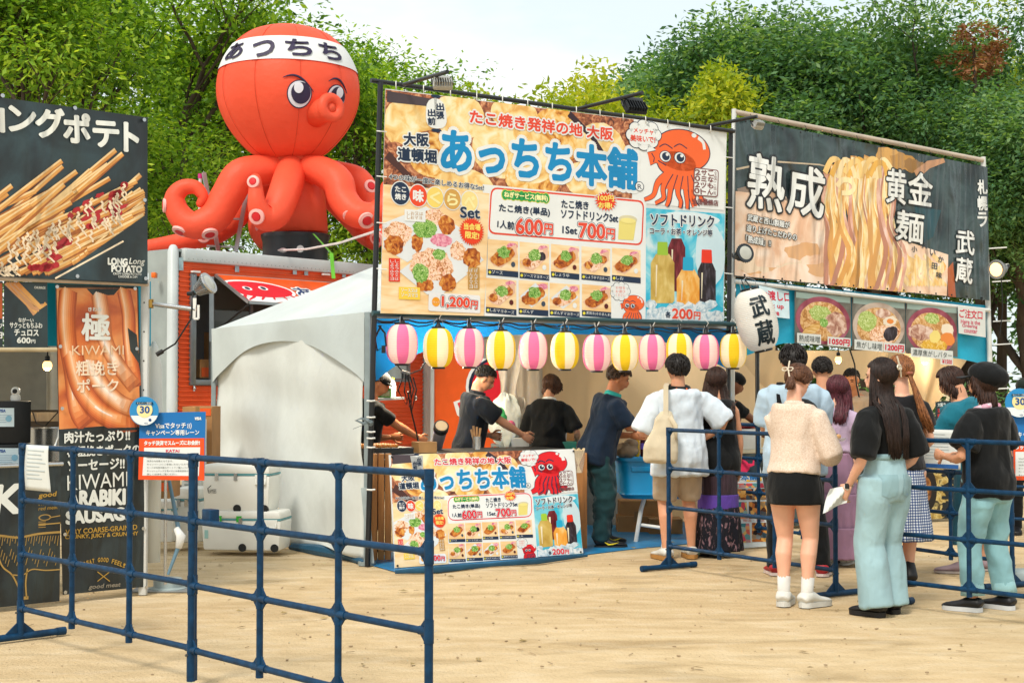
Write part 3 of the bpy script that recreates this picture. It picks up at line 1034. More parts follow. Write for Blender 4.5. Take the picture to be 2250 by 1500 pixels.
# open rear door with print, standing away to the right
d0, d1 = W(950, 990, 18.6), W(1128, 990, 18.9)
dz0, dz1 = .55, 2.55
door = MB()
P0, P1 = Vector((d0.x, d0.y, 0)), Vector((d1.x, d1.y, 0))
def DP(t, z, o_=0): return P0 + (P1 - P0) * t + Vector((0, -o_, z))
door.box((DP(.5, (dz0 + dz1) / 2)), ((P1 - P0).length, .04, dz1 - dz0), Matrix.Rotation(math.atan2((P1 - P0).y, (P1 - P0).x), 3, 'Z'))
door.build('rear_door', m_orange2, truck)
b = MB(); b.beam(DP(-.0, dz0 - .05, .03), DP(-.0, dz1, .03), .05, .06, up=(0, 1, 0)); b.build('door_frame', m_truckw, truck, bevel=.01)
OCT_R, OCT_N, OCT_W = ink('#cf1f2e'), ink('#16243c'), ink('#dfe3e2')
A2 = Art(DP(0, dz1, .025), DP(1, dz1, .025), DP(1, dz0, .025), DP(0, dz0, .025))
A2.disc(1110, 850, 86, 78, OCT_W, 1, 30); A2.disc(1110, 850, 80, 71, OCT_N, 2, 30); A2.disc(1112, 850, 75, 66, OCT_R, 3, 30)
A2.line([(1075, 905), (1040, 925), (1012, 905), (1004, 880)], .16, OCT_W, 1, .10); A2.line([(1078, 900), (1040, 918), (1015, 900), (1008, 884)], .10, OCT_R, 3, .04)
A2.build('door_print', truck)
# print on the awning: a generic octopus head with tentacles, and a glyph
def oct_awn(A):
 A.disc(565, 636, 76, 19, OCT_W, 1, 28); A.disc(565, 636, 70, 16, OCT_R, 3, 28)
 A.line([(525, 655), (600, 661), (665, 655)], .10, OCT_W, 1, .10)
 for k in range(6): A.line([(540 + k * 16, 640), (538 + k * 21, 652), (520 + k * 28, 659)], .05, OCT_R, 4, .02)
 A.disc(543, 634, 9, 4, OCT_W, 5); A.disc(578, 634, 9, 4, OCT_W, 5); A.disc(543, 634, 5, 3, OCT_N, 6); A.disc(578, 634, 5, 3, OCT_N, 6)
 A.text('あっちち', 662, 652, 850, 668, 15, ink('#173b66'), 5, bold=.03, out=OCT_W, ow=.12)
oct_awn(A)
A.build('hatch_print', truck)
# boxes seen in the hatch
for (px0, px1, py0, py1, lb) in ((424, 459, 790, 830, 'small orange and brown carton inside the truck hatch, bottom left'), (463, 480, 730, 790, 'brown carton on end in the truck hatch, beside the tent roof corner')):
 a, b_ = T(px0, py1, -.25), T(px1, py0, -.25)
 e = empty('carton', ((a.x + b_.x) / 2, (a.y + b_.y) / 2, a.z), lb, 'cardboard box')
 w_ = (b_ - a).dot(tu)
 q = MB(); q.box(((a + b_) / 2), (w_, .25, b_.z - a.z), Matrix.Rotation(math.atan2(tu.y, tu.x), 3, 'Z')); q.build('box', m_card, e)
 q = MB(); q.box(((a + b_) / 2 + tn * .128 - Vector((0, 0, .04))), (w_ * .8, .005, (b_.z - a.z) * .5), Matrix.Rotation(math.atan2(tu.y, tu.x), 3, 'Z')); q.build('printed_panel', m_orange2, e)
# == INFLATABLE OCTOPUS
m_oct = mat('inflatable_nylon', '#fb6546', rough=.5, var=.05, scale=2, bump=.35, bscale=11, dist=.025, trans=.3, spec=.3)
OY = 18.1
kx = OY / FPX
OC = W(632, 553, OY)
octo = empty('inflatable_octopus', (OC.x, OC.y, ztop), 'giant red inflatable octopus with a white headband on the truck roof', 'inflatable')
cxw = OC.x
def zy(py): return W(632, py, OY).z
prof_px = [(40, 356), (62, 348), (86, 334), (112, 308), (134, 278), (150, 244), (157, 208), (154, 172), (141, 136), (120, 104), (92, 80), (58, 66), (25, 61), (2, 60)]
prof = [(r * kx, zy(y)) for r, y in prof_px]
# refine profile with a smooth curve
def catmull(p, n=4):
 out = []
 for i in range(len(p) - 1):
  p0, p1, p2, p3 = p[max(i - 1, 0)], p[i], p[i + 1], p[min(i + 2, len(p) - 1)]
  for k in range(n):
   t = k / n
   out.append(tuple(0.5 * (2 * b_ + (c_ - a_) * t + (2 * a_ - 5 * b_ + 4 * c_ - d_) * t * t + (-a_ + 3 * b_ - 3 * c_ + d_) * t ** 3) for a_, b_, c_, d_ in zip(p0, p1, p2, p3)))
 out.append(p[-1])
 return out
prof = catmull(prof, 4)
HC = Vector((cxw, OY, 0))
b = MB()
nS = 80
vs, fs = [], []
for r, z in prof:
 for j in range(nS):
  a = 2 * PI * j / nS
  k = 1 - .012 * abs(math.cos(a * 5)) ** 30     # gore seams pulled in
  vs.append(HC + Vector((math.cos(a) * r * k, math.sin(a) * r * k, z)))
for i in range(len(prof) - 1):
 for j in range(nS):
  q_, w_ = i * nS + j, i * nS + (j + 1) % nS
  fs.append((q_, w_, w_ + nS, q_ + nS))
b.add(vs, fs)
b.build('head', m_oct, octo, smooth=180)
pz = np.array([p[1] for p in prof]); pr_ = np.array([p[0] for p in prof])
def RZ(z): return float(np.interp(z, pz, pr_))
def on_head(az, z, out=0.0):
 """az degrees to the right of the side facing the viewer"""
 r = RZ(z) + out
 return HC + Vector((math.sin(R(az)) * r, -math.cos(R(az)) * r, z))
m_seam = mat('seam_thread', '#cf4a2a', rough=.7)
for k in range(10):
 q = MB(); q.tube([on_head(18 + 36 * k, zy(350) + (zy(64) - zy(350)) * i / 30, .001) for i in range(31)], .0032, 5); q.build('seam', m_seam, octo)
zb0, zb1 = zy(163), zy(108)
b = MB()
b.grid(lambda i, j: on_head(i * 360, zb0 + (zb1 - zb0) * j, .012), 80, 8)
b.build('headband', mat('band_white', '#d6d8d8', rough=.6, var=.04), octo, smooth=180)
m_ink = mat('dark_print', '#2a2140', rough=.6)
def band_text(ch, az, w, h, zc, m, off=.022):
 uv, fs, asp = glyphs(ch)
 q = MB()
 vs = []
 base = 0
 for i, (cx, cy) in enumerate([(0, 0)] + RING8[::1]):
  vs = []
  for (u, v) in uv:
   uu = u - .5 + cx * .035; vv = v - .5 + cy * .035
   z = zc + vv * h
   vs.append(on_head(az + math.degrees(uu * w / RZ(zc)), z, off + .0006 * i))
  q.add(vs, fs)
 return q
zc = (zb0 + zb1) / 2
for ch, az, w in (('あ', -44, .30), ('っ', -13, .27), ('ち', 17, .30), ('ち', 47, .30)):
 band_text(ch, az, w, .21, zc + (-.02 if ch == 'っ' else 0), m_ink).build('letter', m_ink, octo)
def head_disc(az, zc_, rx, rz_, m, out, name, par, n=28):
 q = MB()
 c = on_head(az, zc_, out)
 vs = [c]; fs = []
 for k in (0.5, 1.0):
  for i in range(n):
   a = 2 * PI * i / n
   z = zc_ + math.sin(a) * rz_ * k
   vs.append(on_head(az + math.degrees(math.cos(a) * rx * k / RZ(zc_)), z, out))
 for i in range(n): fs.append((0, 1 + i, 1 + (i + 1) % n)); fs.append((1 + i, 1 + n + i, 1 + n + (i + 1) % n, 1 + (i + 1) % n))
 q.add(vs, fs)
 return q.build(name, m, par)
m_eyew = mat('eye_white', '#dcdce6', rough=.5, var=.02)
for az, w in ((17.5, 1.0), (50, 1.0)):
 zc_ = zy(236)
 ey = head_disc(az, zc_, .150, .165, m_ink, .008, 'eye', octo)
 head_disc(az, zc_, .137, .152, m_eyew, .014, 'eye_white', ey)
 head_disc(az + 1, zc_ + .012, .115, .126, m_ink, .020, 'pupil', ey)
 head_disc(az - 1 if az < 30 else az + 2, zc_ + .07, .055, .065, m_eyew, .026, 'glint', ey)
 q = MB()
 pts = []
 for k in range(13):
  t = k / 12
  az2 = az + (-13 + 24 * t if az < 30 else -9 + 20 * t)
  pts.append(on_head(az2, zy(211) + .11 * math.sin(PI * (t * .9 + .12)) - (.10 * t if az < 30 else .05 * t), .012))
 q.tube(pts, [.004 + .010 * math.sin(PI * k / 12) for k in range(13)], 6)
 q.build('eyebrow', m_ink, octo)
# funnel mouth
mc = on_head(37, zy(268), -.1)
md = Vector((math.sin(R(40)), -math.cos(R(40)), .06)).normalized()
q = MB()
q.tube([mc, mc + md * .22, mc + md * .33], [.17, .145, .14], 28)
tor = []
for i in range(28):
 a = 2 * PI * i / 28
 s_ = md.cross(Vector((0, 0, 1))).normalized(); u_ = s_.cross(md)
 tor.append(mc + md * .34 + (s_ * math.cos(a) + u_ * math.sin(a)) * .118)
q.tube(tor + [tor[0], tor[1]], .064, 12, cap=False)
q.ell(mc + md * .31, (.08, .08, .08), n=14, m=8)
q.build('mouth', m_oct, octo, smooth=180)
# neck column
q = MB()
q.tube([W(640, 330, OY), W(648, 400, OY), W(660, 440, OY), W(662, 512, OY)], [.30, .30, .315, .335], 28)
q.build('neck', m_oct, octo, smooth=180)
m_suck = mat('sucker_pink', '#f0aca4', rough=.5, var=.03)
m_suckr = mat('sucker_red', '#d01f26', rough=.5, var=.05)
def smooth_path(pts, n=6):
 return [Vector(p) for p in catmull([tuple(p) for p in pts], n)]
def tent_arm(pts, rads, suckers=()):
 """pts: (px, py, depth offset) on the octopus; rads in px"""
 P = smooth_path([W(x, y, OY + d) for x, y, d in pts])
 rr = [r_[0] for r_ in catmull([(r * kx,) for r in rads], 6)]
 n = len(P)
 q = MB(); q.tube(P, rr, 20)
 q.ell(P[-1], (rr[-1],) * 3, n=14, m=8)
 arm = q.build('tentacle', m_oct, octo, smooth=180)
 for (t, dx, dy, dz, s_) in suckers:
  s_ *= 1.2
  i = min(n - 1, int(t * (n - 1)))
  d_ = Vector((dx, dz, dy)).normalized()
  c = P[i] + d_ * rr[i] * .97
  rot = d_.to_track_quat('Z', 'Y').to_matrix()
  k = MB(); k.lathe([(s_ * kx, -.015), (s_ * kx * .98, .012), (s_ * kx * .62, .02), (s_ * kx * .6, .008)], c, 20, rot=rot)
  k2 = MB(); k2.lathe([(s_ * kx * .62, .0), (s_ * kx * .5, .022), (.01, .026)], c, 18, rot=rot)
  so = k.build('sucker', m_suck, arm); k2.build('sucker_centre', m_suckr, arm)
tent_arm([(650, 372, 0), (588, 374, -.2), (530, 385, -.35), (500, 430, -.4), (470, 478, -.45), (425, 495, -.5), (393, 470, -.5), (384, 435, -.5), (402, 413, -.5), (430, 412, -.5), (446, 432, -.5), (440, 447, -.5)],
  [30, 33, 36, 36, 34, 30, 26, 22, 18, 15, 12, 9], [(.60, -1, 0, -.35, 13), (.50, -.35, -1, -.45, 15), (.40, .3, -1, -.5, 15)])
tent_arm([(640, 368, -.2), (634, 395, -.45), (622, 430, -.7), (605, 470, -.85), (580, 478, -1.0), (565, 450, -1.1), (562, 415, -1.1), (561, 394, -1.1)],
  [30, 34, 33, 31, 27, 20, 15, 12], [(.93, -.2, .1, -1, 11), (.62, -.25, -.3, -1, 14)])
tent_arm([(675, 370, -.2), (710, 378, -.35), (742, 400, -.5), (755, 440, -.6), (785, 470, -.7), (825, 470, -.7), (850, 440, -.7), (852, 412, -.7)],
  [28, 33, 34, 32, 30, 27, 22, 16], [(.62, .45, -.6, -1, 15), (.5, .1, -.8, -1, 12)])
tent_arm([(700, 370, .3), (745, 382, .3), (785, 395, .2), (806, 425, .15), (815, 465, .1), (822, 500, 0), (845, 520, -.1)],
  [24, 28, 29, 28, 26, 26, 22], [(.48, .6, .3, -1, 13), (.95, -.5, -.6, -1, 14)])
tent_arm([(610, 380, .3), (560, 420, .4), (515, 480, .4), (470, 515, .3), (420, 527, .2), (370, 537, .1), (320, 545, 0)],
  [26, 28, 28, 24, 21, 19, 17], [(.60, .3, .1, -1, 13)])
tent_arm([(620, 380, .5), (590, 420, .6), (575, 460, .5), (570, 500, .35), (585, 530, .2), (600, 535, .1)],
  [24, 26, 26, 25, 22, 18], [(.66, .4, .1, -1, 13)])
tent_arm([(600, 400, .6), (545, 440, .7), (500, 480, .7), (490, 505, .6), (500, 490, .4), (510, 478, .3)],
  [22, 24, 24, 22, 17, 11], [(.92, .2, .7, -1, 8)])
tent_arm([(690, 400, .5), (730, 440, .7), (770, 480, .8), (800, 515, .6), (820, 530, .4)], [22, 24, 24, 22, 20])
# tub the octopus stands in, strap, rope, ladder
e = empty('black_tub', (W(648, 553, OY).x, OY, ztop), 'round black tub under the inflatable octopus', 'tub')
q = MB(); c = Vector((W(649, 553, OY).x, OY, ztop - .01))
q.lathe([(.40, 0), (.405, .30), (.42, .34), (.425, .36), (.425, .39), (.40, .40), (.38, .38)], c, 40); q.build('drum', mat('black_rubber', '#23262b', rough=.4, var=.25), e)
q = MB(); q.lathe([(.045, 0), (.045, .006)], c + Vector((.12, -.405, .18)), 16, rot=Matrix.Rotation(R(90), 3, 'X')); q.build('sticker', m_white, e)
q = MB()
q.beam(W(689, 514, OY - .43), W(728, 556, 17.6), .05, .006); q.beam(W(728, 556, 17.55), W(733, 612, 17.42), .045, .006)
tag(q.build('ratchet_strap', mat('lime_strap', '#5fae2c', rough=.5)), 'lime green strap running from the black tub over the edge of the truck roof', 'strap')
q = MB()
p0, p1 = W(612, 550, OY - .55), W(835, 505, 13.0)
q.tube([p0, p0 * .66 + p1 * .34 - Vector((0, 0, .05)), p0 * .33 + p1 * .67 - Vector((0, 0, .05)), p1], .012, 6)
q.ell(W(622, 550, OY - .55), (.05, .03, .03), n=8, m=6)
tag(q.build('guy_rope', mat('rope_white', '#d2c6c4', rough=.8)), 'pale guy rope led from beside the black tub to the menu banner pole', 'rope')
lad = empty('stepladder', W(530, 553, OY + .2), 'aluminium stepladder standing behind the arms of the octopus', 'ladder')
q = MB(); q.beam(W(548, 392, OY + .1), W(518, 553, OY), .05, .03); q.build('rail', m_alu, lad)
q = MB(); q.beam(W(480, 553, OY - .0), W(448, 380, OY + .5), .05, .03); q.build('rail', m_alu, lad)
for py in (478, 540):
 q = MB(); q.beam(W(455, py, OY + .1), W(536, py + 4, OY + .1), .05, .02); q.build('rung', m_alu, lad)
q = MB(); q.cyl(W(439, 470, OY + .8), W(440, 392, OY + .8), .022, n=10); q.cyl(W(440, 392, OY + .8), W(440, 382, OY + .8), .03, n=10, mi=1)
tag(q.build('pole', [m_whitepipe, ink('#c4307e')]), 'white pole with a pink tip behind the curled octopus arm', 'pole')
# == TAKOYAKI STALL TENT
FL, FR = Vector((-1.16, 11.68, 0)), Vector((2.06, 13.86, 0))
BL, BR = Vector((-3.08, 15.05, 0)), Vector((.14, 17.2, 0))
EV = 2.02
tent = empty('market_tent', (-.5, 14.4, 0), 'grey-white market tent with a closed canvas side wall beside the truck', 'tent')
PK = Vector((-.5, 14.4, 2.95))
def up(p, z): return Vector((p.x, p.y, z))
def roofside(a, b_, sagd=.10):
 q = MB()
 def fn(i, j):
  e_ = a + (b_ - a) * i
  p = up(e_, EV) * (1 - j) + PK * j
  # canvas between ridges sinks a little and pulls into soft folds
  w_ = 4 * i * (1 - i) * (1 - j)
  p.z -= sagd * w_ * (.35 + j) + .012 * w_ * math.sin(i * 19 + j * 4)
  return p
 q.grid(fn, 20, 14)
 return q
for a, b_ in ((FL, BL), (FL, FR), (FR, BR), (BL, BR)):
 roofside(a, b_).build('roof_panel', m_tent, tent, smooth=180)
def valance(a, b_, drop=.42, arch=.30, m=m_tent, out=.03):
 q = MB()
 n_ = (b_ - a).cross(Vector((0, 0, 1))).normalized()
 if n_.dot(PK - a) > 0: n_ = -n_
 def fn(i, j):
  p = up(a + (b_ - a) * i, EV)
  k = drop - arch * (math.sin(PI * i) ** .8)
  p.z -= k * j
  return p + n_ * (out + .02 * j * math.sin(i * 12))
 q.grid(fn, 30, 5)
 return q.build('valance', m, tent, smooth=180)
valance(FL, BL, .56, .38)
valance(BL, BR)
# left wall canvas: hangs to the ground in slack folds
q = MB()
wn_ = (BL - FL).cross(Vector((0, 0, 1))).normalized()
if wn_.dot(PK - FL) > 0: wn_ = -wn_
def wallfn(i, j):
 a = FL + (BL - FL) * (i * .985 + .012)
 z = .04 + (EV - .06) * j
 if j == 0: z += .05 * math.sin(i * 9) ** 2
 fold = .035 * math.sin(i * 17 + j * 2.2) * (1 - j * .6) + .03 * noise.noise(Vector((i * 6, j * 3, 0))) + .05 * math.sin(PI * j) * noise.noise(Vector((i * 3, j * 5, 4)))
 return up(a, z) + wn_ * (fold - .01 + .10 * math.sin(PI * min(1, i * 1.4)) * (1 - j) ** 2)
q.grid(wallfn, 60, 40)
q.build('side_wall', m_tentw, tent, smooth=180, thick=.004)
# back curtain (beige inside) and its folds
q = MB()
q2a, q2b = Vector((.05, 16.3, 0)), Vector((2.75, 15.2, 0))
def backfn(i, j):
 a = q2a + (q2b - q2a) * i
 return up(a, .02 + 2.02 * j) + Vector((0, -1, 0)) * (.05 * math.sin(i * 24 + j) * (1 - .4 * j) + .07 * noise.noise(Vector((i * 5, j * 2, 9))))
q.grid(backfn, 60, 20)
q.build('back_curtain', m_beige, tent, smooth=180)
q = MB()
c2a, c2b = Vector((-.12, 15.6, 0)), Vector((.32, 15.3, 0))
q.grid(lambda i, j: up(c2a + (c2b - c2a) * i, .75 + 1.30 * j) + Vector((0, -1, 0)) * .05 * math.sin(i * 16), 24, 8)
q.build('gathered_curtain', mat('grey_curtain', '#b5aa9c', rough=.85, var=.12, scale=2, bump=.4, bscale=4, dist=.04), tent, smooth=180)
# legs
for p in (FL, FR, BL, BR):
 q = MB(); q.beam(up(p, 0), up(p, EV), .045, .045); q.cyl(up(p, 0), up(p, .03), .07, n=12); q.build('leg', mat('leg_grey', '#8d9a9d', rough=.4, metal=.3), tent)
q = MB(); q.beam(up(FL, EV - .03), up(FR, EV - .03), .035, .035); q.beam(up(BL, EV - .03), up(BR, EV - .03), .03, .03); q.build('eave_beam', m_alu, tent)
q = MB(); q.beam(up(FL, .62) + Vector((-.02, -.04, 0)), up(FL, .02) + Vector((.04, -.05, 0)), .05, .01); q.build('webbing', mat('webbing', '#9aa6a8', rough=.7), tent)
# bow tied round the front leg
q = MB(); c = W(812, 928, 11.6)
q.tube([c, c + Vector((-.06, -.02, .035)), c + Vector((-.11, -.02, .02)), c + Vector((-.05, -.02, -.005)), c], .010, 6, flat=.3)
q.beam(c, c + Vector((-.13, -.02, -.05)), .02, .004); q.tube([c + Vector((-.02, 0, .02)), c + Vector((.02, -.03, 0)), c + Vector((.01, 0, -.03))], .018, 8)
q.build('tied_bow', mat('bow_grey', '#6d7a7f', rough=.7), tent)
# blue inner valance over the counter
q = MB()
def bl(i, j):
 p = up(FL + (FR - FL) * (i * .995 + .004), EV + .03)
 drop = .16 + .42 * (1 - i) ** 7 + .30 * max(0, (i - .72) / .28) ** 1.3
 p.z -= drop * j
 return p + Vector((.02, .12, 0)) + Vector((0, 1, 0)) * (.25 * j * (1 - i) ** 5 + .03 * j * math.sin(i * 20))
q.grid(bl, 50, 8)
q.build('blue_valance', m_blue, tent, smooth=180)
q = MB(); q.quad(up(FL, EV + .0) + Vector((.02, .1, 0)), W(905, 735, 13.6), W(862, 790, 13.4), W(830, 835, 12.2)); q.build('blue_flap', m_blue, tent, thick=.004)
# blue ground sheet
q = MB()
gp = [Gd(805, 1238), Gd(868, 1256), Gd(960, 1249), Gd(1080, 1238), Gd(1290, 1218), Gd(1400, 1205), Gd(1560, 1190), Gd(1640, 1172), Vector((2.3, 15.4, 0)), Vector((-.6, 15.2, 0))]
q.add([up(p, .003) for p in gp] + [Vector((.6, 14, .003))], [(i, (i + 1) % len(gp), len(gp)) for i in range(len(gp))])
tag(q.build('tarpaulin', m_tarp, thick=.003), 'blue tarpaulin spread on the sand under the takoyaki stall', 'tarpaulin')
for (x0, y0, x1, y1, r_) in ((640, 1205, 780, 1222, .035), (1010, 1246, 1290, 1222, .018), (870, 1252, 1000, 1250, .02)):
 pass
q = MB()
q.tube([Gd(868, 1256, .02), Gd(960, 1250, .03), Gd(1080, 1240, .018), Gd(1180, 1232, .03), Gd(1290, 1220, .015)], [.014, .03, .016, .026, .010], 8, flat=.8)
q.tube([Gd(640, 1200, .02), Gd(700, 1208, .04), Gd(770, 1222, .03), Gd(800, 1236, .02)], [.03, .05, .04, .02], 8)
tag(q.build('rolled_tarpaulin', mat('tarp_dark', '#164a66', rough=.5, bump=.5, bscale=20, dist=.01)), 'rolled dark blue edge of the tarpaulin along the foot of the stall', 'tarpaulin')
# == BIG MENU BANNER
YL, YR = 11.55, 13.62
BTL, BTR = W(847, 195, YL), W(1597, 287, YR)
BBL, BBR = W(836, 688, YL), W(1590, 708, YR)
ban = empty('menu_banner', (BBL.x, BBL.y, 0), 'big takoyaki menu banner with blue lettering and a cartoon octopus above the lanterns', 'banner')
A = Art(BTL, BTR, BBR, BBL)
A.sheet('banner_cloth', mat('banner_white', '#d4d8d8', rough=.5, var=.02), ban, nu=1, nv=1)
P_GOLD = pic('print_takoyaki', ['#9a5a28', '#cf8a3c', '#e6b25c', '#f0cc88', '#f5e0b8'], 9, distort=1.2)
P_GOLD2 = pic('print_takoyaki_pale', ['#dba75c', '#ecc67e', '#f3dca6', '#f6e8c8'], 7, distort=.8)
P_PAN = pic('print_pan', ['#54332a', '#92543c', '#bd7a54', '#dba67e'], 16, distort=1.5)
P_WOODP = pic('print_table', ['#e6bb80', '#efd0a0', '#f4dfbc'], 3, stretch=(1, 1, 5))
P_FOOD = pic('print_bonito', ['#9a5028', '#d4986a', '#ecc4a2', '#f4dfcc', '#e29a80'], 26, distort=2)
P_BALL = pic('print_ball', ['#6d2f10', '#a8541d', '#c97a2e', '#dca352'], 22, distort=1)
P_GREEN = pic('print_onion', ['#2f5c1d', '#5d9434', '#93be5c', '#cfe0a8'], 60, distort=2)
P_PINK = pic('print_ginger', ['#c9607e', '#dd8ea4', '#e9b6c2'], 40)
P_ICE = pic('print_ice', ['#8faec0', '#b7cbd6', '#d5dfe4', '#e2e8ea'], 14, distort=2)
P_SKY = pic('print_sky', ['#26a9cc', '#35b3d2', '#7fcbdc', '#cfe3e8'], 3.5, distort=1)
P_TEA = pic('print_tea', ['#b08e3c', '#c8aa58', '#dcc57c'], 5, stretch=(2, 2, 1))
P_COLA = pic('print_cola', ['#140d10', '#2c2228', '#4b4650'], 9, stretch=(3, 3, 1))
P_COLAR = pic('print_red_tea', ['#4a0f18', '#6a1a24', '#8c3a44'], 6, stretch=(3, 3, 1))
P_OJ = pic('print_orange_juice', ['#e08e2c', '#e8a848', '#efc680'], 8, stretch=(2, 2, 1))
I_BLUE, I_NAVY, I_RED, I_WH = ink('#0f86c0'), ink('#1c2f4a'), ink('#dd4a33'), ink('#e0e4e4')
def menu_art(A, OCC, fine=True, RED=I_RED):
 OR = ink(OCC)
 # photographs
 A.poly([(846, 197), (1395, 263), (1392, 440), (1200, 440), (840, 410)], P_PAN, 1)
 for (x, y, rx, ry, m, sd) in ((900, 275, 58, 60, P_GOLD2, 1), (985, 250, 30, 32, P_GOLD, 2), (1010, 255, 55, 52, P_GOLD2, 3), (1130, 250, 52, 38, P_GOLD2, 4), (1225, 300, 60, 62, P_GOLD, 5),
       (1100, 330, 62, 62, P_GOLD2, 6), (950, 340, 55, 50, P_GOLD, 7), (1165, 345, 58, 58, P_GOLD2, 13), (1320, 330, 55, 60, P_GOLD2, 8), (1020, 410, 66, 40, P_GOLD2, 9), (1170, 395, 60, 38, P_GOLD, 10), (1290, 395, 50, 40, P_GOLD2, 11), (870, 345, 26, 30, P_PAN, 12)):
  A.disc(x, y, rx + 3, ry + 3, P_PAN, 1.5 + .12 * sd / 3, 26, wob=.05, seed=sd)
  A.disc(x, y, rx, ry, m, 1.6 + .12 * sd, 26, wob=.04, seed=sd)
 A.line([(1250, 250), (1300, 300), (1345, 370)], .06, ink('#3a2a34'), 3.4, .04)
 A.line([(850, 340), (900, 390), (945, 420)], .07, ink('#4c2f2c'), 3.4, .03)
 A.line([(850, 212), (960, 228)], .09, ink('#4a4046'), 3.4, .06)
 A.poly([(1392, 262), (1597, 290), (1590, 462), (1388, 445)], I_WH, 3.6)
 A.poly([(842, 405), (1075, 425), (1064, 703), (836, 690)], P_WOODP, 3.6)
 A.poly([(1075, 512), (1420, 540), (1420, 704), (1062, 700)], I_WH, 3.6)
 A.poly([(1060, 405), (1420, 440), (1420, 545), (1062, 520)], I_WH, 3.5)
 # headline
 A.text('たこ焼き発祥の地 大阪', 1032, 270, 1345, 309, 28, RED, 6, bold=.045, out=I_WH, ow=.17)
 A.text('あっちち本舗', 970, 374, 1398, 416, 92, I_BLUE, 6, bold=.042, out=I_WH, ow=.13)
 A.text('大阪', 887, 319, 941, 322, 27, I_NAVY, 6, bold=.05, out=I_WH, ow=.16)
 A.text('道頓堀', 874, 352, 958, 359, 28, I_NAVY, 6, bold=.05, out=I_WH, ow=.16)
 A.disc(1404, 410, 10, 11, I_NAVY, 8); A.disc(1404, 410, 8.5, 9.5, I_WH, 9); A.text('R', 1400, 416, 1409, 416, 11, I_NAVY, 10)
 # printed paper lantern
 A.disc(957, 212, 11, 4, I_NAVY, 5); A.disc(958, 287, 11, 4, I_NAVY, 5)
 A.round(936, 214, 976, 218, 984, 284, 934, 282, .10, I_WH, 6)
 A.vtext('出張', 967, 226, 263, 16, I_NAVY, 7, bold=.05); A.vtext('出前', 948, 239, 276, 16, I_NAVY, 7, bold=.05)
 A.text('4つの味が一度に楽しめるお得なSet!', 854, 394, 1062, 419, 13, I_NAVY, 6, bold=.02, out=I_WH, ow=.10)
 for (x, y, r_, c_, t_) in ((879, 425, 20, '#1c2f4a', ''), (918, 430, 19, '#e04826', '味'), (955, 434, 18, '#ecd06c', 'く'), (993, 438, 18, '#cfa050', 'ら'), (1031, 443, 18, '#ecd890', 'べ')):
  A.disc(x, y, r_ + 2, r_ * 1.25 + 2, I_WH, 7, 26); A.disc(x, y, r_, r_ * 1.25, ink(c_), 8, 26)
  if t_: A.text(t_, x - 11, y + 12, x + 11, y + 14, 25, I_WH if t_ == '味' else ink('#f0e6a8'), 9, bold=.05)
 A.text('たこ', 867, 421, 891, 423, 12, I_WH, 9, bold=.04); A.text('焼き', 867, 438, 891, 440, 13, I_WH, 9, bold=.04)
 # trays
 z3 = lambda x, y: (820 + x / 4.167, 360 + y / 4.167)
 tray, tr2 = ink('#dadfe2'), ink('#b8c2ca')
 for pts, k in (([(80, 545), (480, 390), (800, 590), (310, 900), (90, 770)], 5), ([(540, 720), (760, 590), (1010, 880), (830, 1012)], 5.2), ([(235, 985), (560, 735), (860, 1010), (620, 1200), (490, 1195)], 6.5)):
  A.poly([z3(*p) for p in pts], tray, k)
 for (x, y, rx, ry, m, k, sd) in ((225, 640, 130, 110, P_FOOD, 5.5, 1), (560, 490, 105, 75, P_FOOD, 5.5, 2), (190, 740, 90, 90, P_BALL, 5.8, 3), (670, 560, 80, 85, P_BALL, 5.6, 4), (400, 720, 55, 80, P_BALL, 5.7, 11),
        (470, 600, 110, 85, P_GREEN, 6, 5), (620, 700, 95, 60, P_PINK, 6.1, 6), (900, 860, 85, 95, P_BALL, 6.2, 7), (770, 800, 70, 90, P_FOOD, 6.1, 8),
        (530, 930, 200, 150, P_FOOD, 7.2, 9), (430, 1000, 75, 90, P_GREEN, 7.5, 12), (680, 1090, 75, 80, P_BALL, 7.6, 10), (470, 1110, 80, 60, P_BALL, 7.4, 13), (600, 830, 60, 50, P_GREEN, 7.7, 14)):
  x_, y_ = z3(x, y)
  A.disc(x_, y_, rx / 4.167, ry / 4.167, m, k, 22, wob=.22, seed=sd)
 A.rect(*z3(283, 415), *z3(475, 535), I_WH, 8); A.text('しお又は', *z3(305, 468), *z3(452, 476), 8, ink('#b88a50'), 9); A.text('しおマヨ', *z3(305, 505), *z3(442, 512), 8, ink('#b88a50'), 9)
 A.rect(*z3(140, 862), *z3(240, 1080), ink('#dd3b25'), 8); A.vtext('しょうゆ又は', z3(212, 0)[0], z3(0, 875)[1], z3(0, 1068)[1], 8, I_WH, 9); A.vtext('しょうゆマヨ', z3(168, 0)[0], z3(0, 875)[1], z3(0, 1068)[1], 8, I_WH, 9)
 A.rect(*z3(230, 1125), *z3(425, 1245), ink('#f0cc4a'), 8); A.text('ソース又は', *z3(252, 1172), *z3(400, 1178), 8, I_WH, 9, bold=.03); A.text('ソースマヨ', *z3(252, 1215), *z3(400, 1222), 8, I_WH, 9, bold=.03)
 A.rect(*z3(865, 945), *z3(968, 1152), ink('#b88c48'), 8); A.vtext('ぽんず又は', z3(938, 0)[0], z3(0, 955)[1], z3(0, 1142)[1], 8, I_WH, 9); A.vtext('ぽんずマヨ', z3(892, 0)[0], z3(0, 955)[1], z3(0, 1142)[1], 8, I_WH, 9)
 A.text('Set', 1011, 478, 1053, 480, 23, I_NAVY, 8, bold=.05, out=I_WH, ow=.1)
 A.disc(1035.5, 509, 28, 32, ink('#e0401c'), 9, 64, star=.2)
 Y_ = ink('#f2dc6c')
